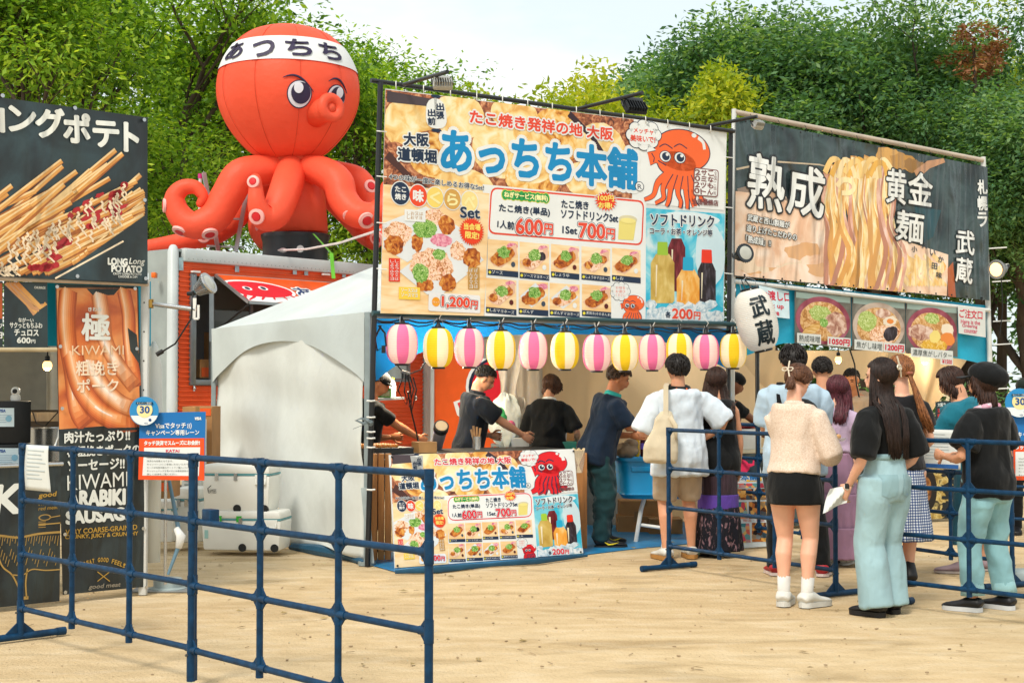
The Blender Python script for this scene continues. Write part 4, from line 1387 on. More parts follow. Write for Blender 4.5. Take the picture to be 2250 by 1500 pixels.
 A.text('当会場', 1018, 504, 1054, 507, 14, Y_, 10, bold=.04); A.text('限定!', 1021, 523, 1051, 526, 15, Y_, 10, bold=.04)
 A.round(*z3(505, 1175), *z3(975, 1205), *z3(978, 1368), *z3(500, 1345), .02, ink('#dfe0e2'), 8)
 A.disc(*z3(570, 1263), 9, 10.5, ink('#e69a28'), 9); A.text('1セット', *z3(540, 1272), *z3(600, 1275), 4, I_WH, 10)
 A.text('1,200', 970, 675, 1030, 679, 24, RED, 9, bold=.06, out=I_WH, ow=.12, ohi=(.17, I_NAVY)); A.text('円', 1033, 677, 1047, 679, 17, RED, 9, bold=.05, out=I_WH, ow=.10, ohi=(.15, I_NAVY))
 # price box
 A.round(1078, 411, 1415, 441, 1411, 540, 1072, 514, .07, RED, 4.4)
 A.round(1081, 415, 1412, 445, 1408, 536, 1075, 510, .06, ink('#e2e6e6'), 5)
 for k in range(11): A.disc(1109 + 9 * k, 428 + .8 * k, 8.5, 11 if k % 2 else 12.5, ink('#e2d850'), 6, 14)
 for k in range(11): A.disc(1109 + 9 * k, 428 + .8 * k, 7, 9.5 if k % 2 else 11, ink('#2c9c50'), 7, 14)
 A.text('ねぎサービス(無料)', 1107, 435, 1202, 444, 14, ink('#f4f2b0'), 8, bold=.045)
 A.text('たこ焼き(単品)', 1096, 467, 1207, 477, 19, I_NAVY, 7, bold=.04)
 A.text('1人前', 1092, 500, 1128, 505, 17, I_NAVY, 7, bold=.04)
 A.text('600', 1133, 513, 1191, 517, 33, RED, 7, bold=.05, out=I_WH, ow=.10, ohi=(.14, I_NAVY)); A.text('円', 1195, 514, 1213, 516, 23, RED, 7, bold=.045, out=I_WH, ow=.10, ohi=(.14, I_NAVY))
 A.text('たこ焼き', 1233, 457, 1292, 461, 18, I_NAVY, 7, bold=.04)
 A.text('ソフトドリンクSet', 1232, 479, 1357, 489, 19, I_NAVY, 7, bold=.04)
 A.text('1Set', 1235, 512, 1267, 515, 15, I_NAVY, 7, bold=.05)
 A.text('700', 1271, 522, 1328, 525, 32, RED, 7, bold=.05, out=I_WH, ow=.10, ohi=(.14, I_NAVY)); A.text('円', 1331, 524, 1349, 526, 22, RED, 7, bold=.045, out=I_WH, ow=.10, ohi=(.14, I_NAVY))
 A.disc(1330, 443, 27, 24, I_WH, 8, 40, star=.25); A.disc(1330, 443, 25, 22, ink('#e0401c'), 9, 40, star=.27)
 A.text('100円', 1313, 441, 1347, 443, 12, Y_, 10, bold=.05); A.text('お得!', 1314, 457, 1343, 459, 13, Y_, 10, bold=.05)
 A.poly([(1360, 478), (1398, 480), (1391, 528), (1357, 526)], ink('#dfd27a'), 7); A.disc(1379, 482, 20, 9, ink('#cfc9a8'), 8); A.disc(1379, 485, 17, 6, ink('#e6da88'), 9)
 # dish photographs with captions
 D = [(1071, 525, 1138, 531, 80, 'ソース'), (1141, 531, 1206, 537, 81, 'ソースマヨネーズ'), (1210, 536, 1272, 542, 74, 'しょうゆ'), (1277, 541, 1340, 547, 74, 'しょうゆマヨネーズ'), (1344, 544, 1407, 550, 74, 'しお'),
  (1067, 610, 1134, 616, 78, 'しおマヨネーズ'), (1139, 615, 1204, 620, 76, 'ぽんず'), (1207, 621, 1273, 626, 73, 'ぽんずマヨネーズ'), (1278, 624, 1342, 629, 71, '素焼き(そのまんま)')]
 for k, (x0, y0, x1, y1, h, t_) in enumerate(D):
  A.par(x0, y0, x1, y1, h - 14, P_WOODP, 5)
  w = x1 - x0; cx, cy = (x0 + x1) / 2, (y0 + y1) / 2 + (h - 14) / 2
  if k in (6, 7): A.poly([(cx - w * .46, cy + 2), (cx + 4, cy - h * .36), (cx + w * .46, cy), (cx - 4, cy + h * .36)], tray, 6)
  else: A.poly([(cx - w * .47, cy + 8), (cx - w * .1, cy - h * .12), (cx + w * .44, cy - h * .30), (cx + w * .46, cy - 2), (cx - w * .05, cy + h * .34), (cx - w * .3, cy + h * .28)], ink('#e0b69a'), 6)
  A.disc(cx + w * .30, cy - h * .25, w * .17, h * .10, P_PINK, 5.6, 12, wob=.3, seed=k)
  A.disc(cx, cy + 2, w * .36, h * .22, P_FOOD if k % 2 else P_BALL, 7, 16, wob=.25, seed=k, a0=.5)
  A.disc(cx - w * .26, cy + h * .12, w * .15, h * .12, P_BALL, 7.3, 14, wob=.15, seed=k + 20)
  A.disc(cx + w * .24, cy - h * .05, w * .15, h * .12, P_BALL if k != 1 else P_COLA, 7.3, 14, wob=.15, seed=k + 30)
  A.disc(cx + 1, cy - h * .08, w * .21, h * .16, P_GREEN, 8, 18, wob=.35, seed=k + 40)
  A.disc(cx + w * .33, cy + h * .25, w * .07, w * .09, (ink('#3c4a5c'), I_WH, ink('#5a1e1c'))[k % 3], 8, 12)
  A.par(x0, y0 + h - 14, x1, y1 + h - 14, 13, I_NAVY, 6)
  A.disc(x0 + 4.5, y0 + h - 7, 3, 3.4, ink('#dcd23c'), 7, 12)
  A.text(t_, x0 + 9, y0 + h - 4, min(x1 - 1, x0 + 10 + 7.4 * len(t_)), y0 + h - 4 + (y1 - y0) * min(1, len(t_) / 7), 7.5, I_WH, 7)
 # small octopus and its bubble
 for k in range(9): A.disc(1362 + 15 * math.cos(k * .7), 640 + 13 * math.sin(k * .7), 8, 9, I_NAVY, 5, 14)
 for k in range(9): A.disc(1362 + 15 * math.cos(k * .7), 640 + 13 * math.sin(k * .7), 7, 8, I_WH, 6, 14)
 A.disc(1362, 640, 16, 14, I_WH, 6.5);
 for k, t_ in enumerate(('お味を', 'お選び', 'ください')): A.text(t_, 1352, 635 + 8 * k, 1373, 636 + 8 * k, 6.5, ink('#dd6a5a'), 7)
 draw_oct(A, 1391, 666, .38, OR, 5, False)
 draw_oct(A, 1497, 331, 1.0, OR, 5, True)
 # speech bubble
 B_ = [(1413 + 25 * math.cos(k * PI / 4), 297 + 20 * math.sin(k * PI / 4)) for k in range(8)]
 for x, y in B_: A.disc(x, y, 15, 15, I_NAVY, 9, 18)
 for x, y in B_: A.disc(x, y, 13.4, 13.4, I_WH, 10, 18)
 A.poly([(1424, 318), (1440, 330), (1419, 335)], I_WH, 10); A.disc(1413, 297, 26, 22, I_WH, 10.5)
 A.text('メッチャ', 1391, 292, 1434, 297, 11, RED, 11, bold=.035); A.text('美味いで!', 1384, 310, 1438, 315, 14, RED, 11, bold=.035)
 # stamp
 BR_ = ink('#7a4c4c')
 A.round(1524, 368, 1578, 374, 1576, 434, 1521, 430, .03, BR_, 9); A.round(1526, 370.5, 1576, 376, 1574, 431.5, 1523.5, 427.5, .025, I_WH, 10)
 A.vtext('こなもん', 1561, 374, 429, 12, BR_, 11, bold=.05, x1=1559); A.vtext('サミット', 1546, 373, 428, 12, BR_, 11, bold=.05, x1=1544); A.vtext('2020', 1532, 372, 426, 11, BR_, 11, bold=.05, x1=1530); A.vtext('全国ご当地', 1571, 376, 430, 6, BR_, 11, x1=1569)
 A.text('全国優勝店', 1520, 449, 1577, 453, 13, BR_, 9, bold=.03)
 # drinks
 A.poly([(1419, 457), (1592, 470), (1588, 708), (1418, 702)], P_SKY, 4.2)
 A.disc(1560, 560, 32, 70, ink('#c3dbe4'), 4.5, 24, wob=.1); A.disc(1520, 480, 60, 14, ink('#d3e2e8'), 4.5, 24, wob=.1)
 for k in range(22): A.disc(1428 + 158 * ((k * .37) % 1), 668 + 30 * ((k * .61) % 1), 13, 10, P_ICE, 7 + (k % 5) * .3, 7, wob=.5, seed=k)
 A.poly([(1420, 680), (1588, 686), (1587, 706), (1419, 702)], P_ICE, 6.9)
 A.text('ソフトドリンク', 1429, 494, 1568, 500, 25, I_NAVY, 8, bold=.04, out=I_WH, ow=.12)
 A.text('コーラ・お茶・オレンジ等', 1427, 514, 1564, 519, 14, I_NAVY, 8, bold=.03, out=I_WH, ow=.12)
 def bottle(cx, top, w, bot, m, capm, cap, k):
  A.poly([(cx - w * .28, top), (cx + w * .28, top), (cx + w * .5, top + 20), (cx + w * .5, bot - 6), (cx + w * .42, bot), (cx - w * .42, bot), (cx - w * .5, bot - 6), (cx - w * .5, top + 20)], m, k)
  if cap: A.round(cx - 11, top - 27, cx + 11, top - 26, cx + 12, top + 3, cx - 12, top + 2, .012, capm, k + .5)
  A.line([(cx - w * .25, top + 24), (cx - w * .28, bot - 14)], .018, ink('#e6dcc0'), k + .3, .006)
 bottle(1486, 524, 38, 640, P_COLAR, None, False, 5)
 bottle(1455, 558, 52, 666, P_TEA, ink('#9cc43c'), True, 5.5)
 bottle(1552, 575, 40, 670, P_COLA, ink('#e23a24'), True, 5.5)
 bottle(1511, 592, 50, 674, P_OJ, ink('#22a4cc'), True, 6.2)
 A.text('各', 1461, 697, 1472, 698, 13, I_NAVY, 9, bold=.04); A.text('200', 1476, 699, 1520, 701, 21, RED, 9, bold=.06, out=I_WH, ow=.12); A.text('円', 1523, 701, 1537, 702, 16, RED, 9, bold=.05, out=I_WH, ow=.12)
def draw_oct(A, cx, cy, s, OR, k, big):
 """a plain cartoon octopus drawn flat: outlined head, two eyes, funnel mouth, hanging arms"""
 def pt(x, y): return (cx + x * s, cy + y * s)
 w = .010 * (1 if big else .6)
 # arms
 arms = [(-28, 50, -52, 70, -62, 98, -82, 108), (-24, 50, -40, 80, -40, 105, -58, 116), (-14, 52, -24, 85, -28, 108, -34, 122), (-2, 54, -8, 90, -2, 110, -4, 126), (8, 54, 10, 90, 12, 112, 12, 128),
   (16, 52, 26, 82, 26, 108, 34, 120), (24, 50, 42, 74, 42, 104, 56, 112), (10, 52, 18, 86, 20, 100, 26, 124)]
 for lay, ex, m in ((k, 2.6, I_NAVY), (k + .6, 0, OR)):
  for a in arms:
   P = [pt(a[i], a[i + 1]) for i in (0, 2, 4, 6)]
   A.line(catmull(P, 4), .075 * s + ex * .0045 * (1 if big else .5), m, lay, .028 * s + (ex * .004 if big else 0))
  A.poly([pt(-36, 48), pt(36, 50), pt(44, 86), pt(-46, 84)], m, lay + .05)
  r_ = ex * .8 * (1 if big else .4)
  A.disc(*pt(2, 0), 60 * s + r_, 45 * s + r_, m, lay + .1, 40)
  A.disc(*pt(-10, 30), 42 * s + r_, 28 * s + r_, m, lay + .1, 30)
  A.line([pt(-40, 20), pt(-58, 14), pt(-72, 18)], .09 * s + ex * .004, m, lay + .12, .12 * s + ex * .004)
 for i, a in enumerate(arms[1:7]):
  P = [pt(a[j] + 5, a[j + 1] + 2) for j in (0, 2, 4, 6)]
  A.line(catmull(P, 4), w, I_NAVY, k + 1.2)
 A.line([pt(-66, 6), pt(-60, 16), pt(-62, 26)], w, I_NAVY, k + 1.2)
 for ex in (-36, -4):
  A.disc(*pt(ex, 13 if ex < -20 else 16), 13 * s, 13 * s, I_NAVY, k + 1.3, 20); A.disc(*pt(ex, 13 if ex < -20 else 16), 11.5 * s, 11.5 * s, I_WH, k + 1.6, 20)
  A.disc(*pt(ex + 1, 13 if ex < -20 else 16), 8.5 * s, 9 * s, I_NAVY, k + 1.9, 16); A.disc(*pt(ex + 4, (13 if ex < -20 else 16) - 4), 3.4 * s, 3.4 * s, I_WH, k + 2.2, 10)
  A.line(catmull([pt(ex - 13, -8), pt(ex, -14), pt(ex + 16, -4)], 4), w, I_NAVY, k + 1.3)
 A.line([pt(-52, 22), pt(-34, 33)], w, I_NAVY, k + 1.3)
 A.disc(*pt(27, -33), 5.5 * s, 5 * s, I_WH, k + 1.3, 12); A.line(catmull([pt(36, -28), pt(47, -18), pt(50, -2)], 4), .034 * s, I_WH, k + 1.3)
menu_art(A, '#ec6630')
A.build('printed_menu', ban)
# pipe frame that carries the big banner and the lanterns
fr = empty('banner_frame', (BBL.x - .03, YL, 0), 'black pipe frame that holds the big menu banner and the row of lanterns', 'pipe frame')
tl_, tr_ = W(815, 177, YL + .03), W(1613, 289, YR + .03)
bl_, br_ = W(818, 688, YL + .02), W(1636, 713, YR + .1)
def pole(a, b_, r, m, par, name='pole'):
 q = MB(); q.cyl(a, b_, r, n=12); return q.build(name, m, par)
pole(W(836, 181, YL + .04), Vector((W(806, 1240, YL).x, YL + .05, 0.0)), .022, m_black, fr)
pole(W(1606, 283, YR + .05), Vector((W(1600, 1186, YR).x, YR + .1, 0.0)), .022, m_black, fr)
pole(tl_, tr_, .019, m_black, fr, 'top_rail')
pole(bl_, br_, .022, mat('green_pipe', '#27474d', rough=.4), fr, 'bottom_rail')
pole(W(1597, 560, YR + .2), W(1610, 560, YR + .2), .02, m_black, fr, 'brace')
for k in range(14):
 t = (k + .3) / 14
 for (a, b_, off) in ((tl_, tr_, .0),):
  p = a + (b_ - a) * (.04 + .93 * t)
  q = MB(); n = 12
  ring = [p + Vector((0, 0.028 * math.cos(2 * PI * i / n) - .012, .034 * math.sin(2 * PI * i / n) - .014)) for i in range(n + 1)]
  q.tube(ring, .0045, 5, cap=False); q.build('cable_tie', m_tie, fr)
for (px0, px1, Yk, ys) in ((828, 846, YL, (288, 387, 489, 590)), (1592, 1606, YR, (345, 455, 600)), ):
 for py in ys:
  q = MB(); q.tube([W(px0, py, Yk + .02), W((px0 + px1) / 2, py + 1, Yk - .03), W(px1 + 4, py + 2, Yk - .01)], .005, 5); q.build('cable_tie', m_tie, fr)
for py in (880, 916, 948, 962, 982, 1035, 1075):
 q = MB(); q.tube([W(806, py, YL + .0), W(816, py + 1, YL - .02), W(824, py, YL)], .007, 5); q.build('cable_tie', m_tie, fr)
# cable slung along the lower rail
q = MB()
pts = []
for k in range(49):
 t = k / 48
 p = bl_ + (br_ - bl_) * t
 pts.append(p + Vector((0, .03, -.035 - .03 * abs(math.sin(t * PI * 12 + .4)))))
q.tube(pts, .007, 6)
q.tube([p + Vector((0, .03, -.02 + .012 * math.sin(i))) for i, p in enumerate(pts)], .005, 6)
tag(q.build('lantern_cable', m_wire), 'black cable slung along the rail above the row of pink and yellow lanterns', 'cable')
q = MB(); c = W(832, 715, YL + .06)
q.tube([c, c + Vector((.05, 0, -.06)), c + Vector((.06, 0, -.16)), c + Vector((-.01, 0, -.20)), c + Vector((-.03, 0, -.10)), c + Vector((.02, 0, .0))], .008, 6); q.box(c + Vector((.04, 0, -.19)), (.03, .03, .06))
tag(q.build('cable_loop', m_wire), 'loop of black cable with a plug on the left pole under the big banner', 'cable')
# lanterns
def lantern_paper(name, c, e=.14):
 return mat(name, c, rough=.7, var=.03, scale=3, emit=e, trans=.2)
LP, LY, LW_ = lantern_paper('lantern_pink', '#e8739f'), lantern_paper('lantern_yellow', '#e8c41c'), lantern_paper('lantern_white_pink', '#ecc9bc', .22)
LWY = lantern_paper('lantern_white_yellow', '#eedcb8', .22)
def make_lantern(w, h, ribs, mats, sectors=8, seg=48):
 prof = []
 n = ribs * 3
 for i in range(n + 1):
  t = i / n
  a = (t - .5) * 2
  r = (.42 + .58 * (1 - abs(a) ** 2.6) ** .62) * w / 2
  r += .0022 * math.cos(2 * PI * i / 3) * (w / .26)
  prof.append((r, (t - .5) * h))
 q = MB()
 q.lathe(prof, n=seg, cap=False, mi=(lambda j, i: (int(j * sectors / seg) % 2)) if sectors else 0)
 return q
def lantern(pos, w, h, mats, label, group, turn=0.0, tilt=0.0, sectors=8, ribs=22, strap=None, name='paper_lantern'):
 e = empty(name, (pos.x, pos.y, pos.z - h / 2 - .02), label, 'lantern', group, turn)
 M0 = Matrix.Rotation(tilt, 3, 'Y')
 q = make_lantern(w, h, ribs, mats, sectors)
 q.v = [tuple(Vector((0, 0, h / 2 + .02)) + M0 @ Vector(v)) for v in q.v]
 q.build('paper_shade', mats, e, world=False, smooth=180)
 C0 = Vector((0, 0, h / 2 + .02))
 for s_, nm in ((1, 'top_ring'), (-1, 'bottom_ring')):
  q = MB(); z0 = s_ * h * .485
  q.lathe([(w * .215, z0 - s_ * .004), (w * .225, z0), (w * .225, z0 + s_ * w * .075), (w * .20, z0 + s_ * w * .078)][::s_], (0, 0, 0), 24)
  q.ell((0, -w * .225, z0 + s_ * w * .04), (.006, .004, .006), n=6, m=4, mi=1)
  q.v = [tuple(C0 + M0 @ Vector(v)) for v in q.v]
  q.build(nm, [m_dark, m_white], e, world=False)
 q = MB(); hz_ = h / 2
 q.tube([(-w * .2, 0, hz_), (-w * .19, 0, hz_ + w * .22), (0, 0, hz_ + w * .34), (w * .19, 0, hz_ + w * .22), (w * .2, 0, hz_)], .0028, 5)
 q.v = [tuple(C0 + M0 @ Vector(v)) for v in q.v]
 q.build('wire_handle', m_metal, e, world=False)
 if sectors:
  q = MB(); q.cyl((0, 0, h + .04), (0, 0, h + .02 + .11), .012, .006, n=6); q.lathe([(.03, h + .035), (.015, h + .06), (.006, h + .075)], n=10)
  q.build('bulb_cap', m_dark, e, world=False)
  q = MB()
  q.tube([(0.0, -.01, h + .09), (.012, -.02, h + .13), (.005, -.01, h + .165), (-.012, .02, h + .13), (0, 0, h + .09)], .005, 5)
  q.build('hanging_tie', m_tie, e, world=False)
 return e
LN = [(883, 754, 70, 91), (963, 762, 67, 92), (1031, 762, 65, 92), (1101, 767, 64, 91), (1171.5, 768, 62.5, 87), (1241, 768.5, 63, 89), (1311, 773, 62, 87), (1373, 773, 60, 86), (1433, 772, 59.5, 84), (1493, 769, 58, 80), (1551, 771, 57.5, 80), (1611, 769, 59, 76)]
ords = ['leftmost', 'second', 'third', 'fourth', 'fifth', 'sixth', 'seventh', 'eighth', 'ninth', 'tenth', 'eleventh', 'rightmost']
places = ['beside the left banner pole', 'over the corrugated truck side', 'above the head of the staff man in the black polo', 'left of the hanging plastic bags', 'above the stooping woman in the black polo', 'over the middle of the beige curtain',
  'left of the older man in the navy polo', 'touching the hair of the older man in the navy polo', 'between the older man and the man in the white T-shirt', 'half behind the hair of the man in the white T-shirt', 'above the long-haired woman in the black vest', 'against the right pole, beside the big white lantern']
for i, (px, py, wpx, hpx) in enumerate(LN):
 t = (px - 836) / (1600 - 836)
 # distance along the rail
 d_ = ray(px, 700); lr = br_ - bl_
 tt = (bl_.y * d_.x - bl_.x * 1.0 * d_.y) / (lr.x * d_.y - lr.y * d_.x)
 Yl = bl_.y + lr.y * tt - .01
 c = W(px, py + 2, Yl)
 w = wpx / FPX * Yl; h = .315
 pink = i % 2 == 0
 lantern(c, w, h, [LP, LW_] if pink else [LY, LWY],
   '%s %s and white lantern, %s' % (ords[i], 'pink' if pink else 'yellow', places[i]),
   'pink and yellow striped lanterns in a row', turn=R(-90 - 22.5 + (8, -24, 4, -6, 2, -24, 6, -3, -4, 3, -14, -5)[i] + (45 if i in () else 0)))
# the tall white lantern of the ramen stall
c = W(1662, 703, 13.42)
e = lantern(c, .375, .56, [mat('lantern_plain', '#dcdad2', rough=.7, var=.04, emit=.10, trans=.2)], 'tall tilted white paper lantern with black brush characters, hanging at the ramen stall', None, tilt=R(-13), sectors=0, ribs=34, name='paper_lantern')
M0 = Matrix.Rotation(R(-13), 3, 'Y')
for ch, zc_, w_, h_ in (('武', .115, .17, .19), ('蔵', -.13, .17, .22)):
 uv, fs, asp = glyphs(ch)
 q = MB()
 for kk, (cx, cy) in enumerate([(0, 0)] + RING8):
  vs = []
  for (u, v) in uv:
   x = (u - .5) * w_ + cx * .006 + .01; z = zc_ + (v - .5) * h_ + cy * .006
   a = z / .28
   r = (.42 + .58 * max(0, 1 - abs(a) ** 2.6) ** .62) * .1875 + .006 + .0004 * kk
   th = x / r + R(6)
   vs.append(Vector((0, 0, .3)) + M0 @ Vector((math.sin(th) * r, -math.cos(th) * r, z)))
  q.add(vs, fs)
 q.build('painted_character', ink('#1d2c33'), e, world=False)
q = MB(); q.tube([W(1638, 616, 13.5), W(1646, 626, 13.44), W(1652, 634, 13.42)], .006, 5); q.tube([W(1629, 615, 13.5), W(1634, 628, 13.44), W(1640, 640, 13.42)], .005, 5)
q.build('hanging_wire', m_wire, e)
# lower menu board
Bbl, Bbr = Gd(868, 1247, .01), Gd(1281, 1216, .01)
Btl, Btr = W(855, 999, 11.62), W(1254, 988, 12.62)
brd = empty('menu_board', (Bbl.x, Bbl.y, 0), 'menu board leaning against the takoyaki counter, a smaller copy of the big banner', 'menu board')
A1 = A
A = Art(Btl, Btr, Bbr, Bbl, step=.0007)
_c = [A1.uvw(BBL), A1.uvw(BBR), A1.uvw(BTR), A1.uvw(BTL)]
_d = [A.uvw(q_) for q_ in (Bbl, Bbr, Btr, Btl)]
def board_at(px, py):
 p = A1.at(px, py)
 u = p.x / A1.W; v = p.y / A1.H
 return (_d[0] * (1 - u) + _d[1] * u) * (1 - v) + (_d[3] * (1 - u) + _d[2] * u) * v
A.at = board_at
A.sheet('board_panel', mat('board_white', '#d8dcdc', rough=.35, var=.02), brd, thick=.01)
menu_art(A, '#d81f28', RED=ink('#d8283c'))
A.build('printed_menu', brd)
q = MB()
for (px, py) in ((848, 205), (1586, 298), (1580, 700), (845, 680)):
 p = A.at(px, py); q.ell(A.O + A.U * p.x + A.V * p.y + A.N * .01, (.009, .009, .009), n=8, m=4)
q.build('fixing_screw', m_dark, brd)
# counter: table, wooden side panel, clutter
ct = empty('counter_table', (-.2, 12.6, 0), 'counter table behind the leaning menu board, with a slatted cedar end panel', 'table')
ca, cb = W(822, 1000, 11.95), W(1262, 992, 12.95)
zt = .87
ca.z = cb.z = zt
cd = (cb - ca).normalized(); cn = Vector((-cd.y, cd.x, 0))
q = MB(); q.add([ca, cb, cb + cn * .7, ca + cn * .7, ca - Vector((0, 0, .04)), cb - Vector((0, 0, .04)), cb + cn * .7 - Vector((0, 0, .04)), ca + cn * .7 - Vector((0, 0, .04))], [(0, 1, 2, 3), (7, 6, 5, 4), (0, 4, 5, 1), (1, 5, 6, 2), (2, 6, 7, 3), (3, 7, 4, 0)])
q.build('tabletop', m_dark, ct)
for k in range(3):
 w0, w1 = 816 + k * 15, 830 + k * 15
 a, b_ = W(w0, 1005, 11.85 + .02 * k), W(w1, 1005, 11.87 + .02 * k)
 q = MB(); q.box(((a.x + b_.x) / 2, a.y, .45), (b_.x - a.x - .002, .03, .86)); q.build('plank', m_wood, ct, bevel=.003)
for p in (ca + cn * .6, cb + cn * .6, cb + cn * .05):
 q = MB(); q.beam(up(p, 0), up(p, zt - .04), .04, .04); q.build('leg', m_alu, ct)
q = MB(); a = W(1263, 1010, 12.9); q.box((a.x + .06, a.y, .42), (.09, .09, .84)); q.build('end_post', m_wood, ct)
def on_counter(px, back=.15):
 d_ = ray(px, 990); k = cd
 O = ca + cn * back
 t = (O.y * d_.x - O.x * d_.y) / (k.x * d_.y - k.y * d_.x)
 return O + k * t
# griddle with takoyaki balls
gr = empty('takoyaki_griddle', on_counter(842), 'black griddle full of small takoyaki balls at the left end of the counter', 'griddle')
a = on_counter(842, .02)
q = MB(); q.box(a + Vector((0.02, .16, .025)), (.34, .34, .05), Matrix.Rotation(R(25), 3, 'Z')); q.build('plate', m_dark, gr)
for i in range(6):
 for j in range(6):
  q = MB(); p = a + cd * (-.12 + .05 * i) + cn * (.03 + .05 * j) + Vector((0, 0, .06)); q.ell(p, (.022, .022, .02), n=8, m=6); q.build('takoyaki_ball', mat('fried_batter', '#c07c34', var=.3, scale=40), gr)
# wooden tray box, roll, tool cup, skewer cup, tongs
a = on_counter(932, .1); e = empty('wooden_box', a, 'open pale wooden box on the counter beside the resting hand', 'box')
q = MB()
for s_ in (-1, 1): q.box(a + cd * .075 * s_ + Vector((0, 0, .045)), (.012, .15, .09), Matrix.Rotation(R(25), 3, 'Z')); q.box(a + cn * .075 * s_ + Vector((0, 0, .045)), (.15, .012, .09), Matrix.Rotation(R(25), 3, 'Z'))
q.build('sides', mat('pale_wood', '#b98a55', var=.15), e)
q = MB(); q.box(a + Vector((0, 0, .006)), (.15, .15, .012), Matrix.Rotation(R(25), 3, 'Z')); q.build('base', MATS['pale_wood'], e)
a = W(960, 995, 12.9); bb_ = W(968, 930, 12.8)
e = empty('blower_tube', (a.x, a.y, a.z), 'leaning grey tube with a black rim and beige lid behind the counter', 'tube')
q = MB(); dd = (W(975, 935, 12.75) - W(957, 985, 12.9)).normalized(); p0, p1 = W(955, 996, 12.9), W(969, 940, 12.6)
dd = (p1 - p0).normalized(); rot = dd.to_track_quat('Z', 'Y').to_matrix(); Lh = (p1 - p0).length
q.tube([p0, p1], [.052, .058], 24); q.build('tube', mat('tube_grey', '#8f8d97', rough=.35), e)
q = MB(); q.tube([p1 - dd * .02, p1 + dd * .03], .066, 24); q.build('rim', m_dark, e)
q = MB(); q.tube([p1 + dd * .03, p1 + dd * .036], .052, 24); q.build('lid', mat('lid_beige', '#b7a384'), e)
a = on_counter(1048, .0) + Vector((0, -.03, .02)); e = empty('tool_cup', a, 'steel cup holding wooden-handled picks on the edge of the counter', 'cup')
q = MB(); q.lathe([(.036, 0), (.036, .11), (.034, .11), (.034, .01)], a, 20); q.build('cup', m_metal, e)
for k, (dx, hh) in enumerate(((-.05, .17), (-.03, .20), (.0, .19), (.03, .18))):
 q = MB(); q.cyl(a + Vector((dx * .3, 0, .03)), a + Vector((dx, .01 * k, hh)), .007, .009, n=8); q.build('pick', mat('handle_wood', '#b88f62', var=.1), e)
a = W(1271, 1038, 12.6); e = empty('skewer_bag', a, 'clear bag stuffed with pale chopsticks hanging at the right corner of the menu board', 'bag')
q = MB(); q.tube([a + Vector((0, 0, 0)), a + Vector((0, 0, .08)), a + Vector((.0, 0, .19))], [(.035, .03), (.05, .035), (.06, .04)], 14, refv=(1, 0, 0)); q.build('bag', mat('clear_plastic', '#c9c0b4', rough=.2, alpha=.35), e)
for k in range(22):
 q = MB(); x = (k / 21 - .5); q.beam(a + Vector((-x * .05, .01 * math.sin(k * 3), .0)), a + Vector((x * .11, .012 * math.sin(k * 5), .205 + .008 * math.sin(k * 7))), .006, .006); q.build('chopstick', mat('chopstick_wood', '#d8c49c', var=.08), e)
# clear bags hanging in the stall
for (px, py, w_, h_, lb) in ((1118, 830, .20, .62, 'long pale plastic bags hanging between the two staff members'), (1135, 905, .15, .3, 'crumpled clear plastic bag hanging low beside the truck door print')):
 a = W(px, py, 14.6)
 q = MB()
 q.grid(lambda i, j: a + Vector(((i - .5) * w_ * (1 + .2 * math.sin(j * 7)), .04 * math.sin(i * 9 + j * 4), (.5 - j) * h_)), 12, 14)
 tag(q.build('plastic_bag', mat('milky_plastic', '#c9c1b6', rough=.25, alpha=.55, bump=.6, bscale=8, dist=.03), thick=.002, smooth=180), lb, 'plastic bag')
a = W(1128, 960, 14.5); q = MB(); q.tube([a, a + Vector((-.12, 0, -.06)), a + Vector((-.16, 0, .1)), a + Vector((0, 0, .24)), a + Vector((.10, 0, .12)), a + Vector((.06, 0, -.02))], .05, 8)
e = empty('shopping_bag', a, 'white shopping bag with green and pink print hanging behind the staff man', 'bag')
q = MB(); q.ell(a + Vector((-.08, 0, .16)), (.16, .09, .26), n=16, m=12, mod=lambda t, p: 1 + .12 * math.sin(5 * p + 3 * t)); q.build('bag', mat('bag_white', '#cfd3cc', rough=.3, bump=.6, bscale=9, dist=.03), e)
q = MB(); q.ell(a + Vector((-.12, -.06, .2)), (.07, .05, .10), n=10, m=8); q.build('green_print', ink('#3c9a5c'), e)
q = MB(); q.ell(a + Vector((-.03, -.07, .12)), (.05, .04, .05), n=10, m=8); q.build('pink_print', ink('#cc5c7c'), e)
q = MB(); q.box(W(1165, 985, 14.2), (.36, .25, .2)); q.build('x', m_white).name = 'storage_tub'
tag(bpy.data.objects['storage_tub'], 'low white storage tub behind the arm of the staff man', 'tub')
q = MB(); c = W(1235, 985, 14.0); q.box(c, (.24, .2, .14), taper=1.15)
tag(q.build('green_basket', mat('basket_green', '#3f8f78', rough=.4), bevel=.01), 'small green basket under the hand of the stooping staff woman', 'basket')
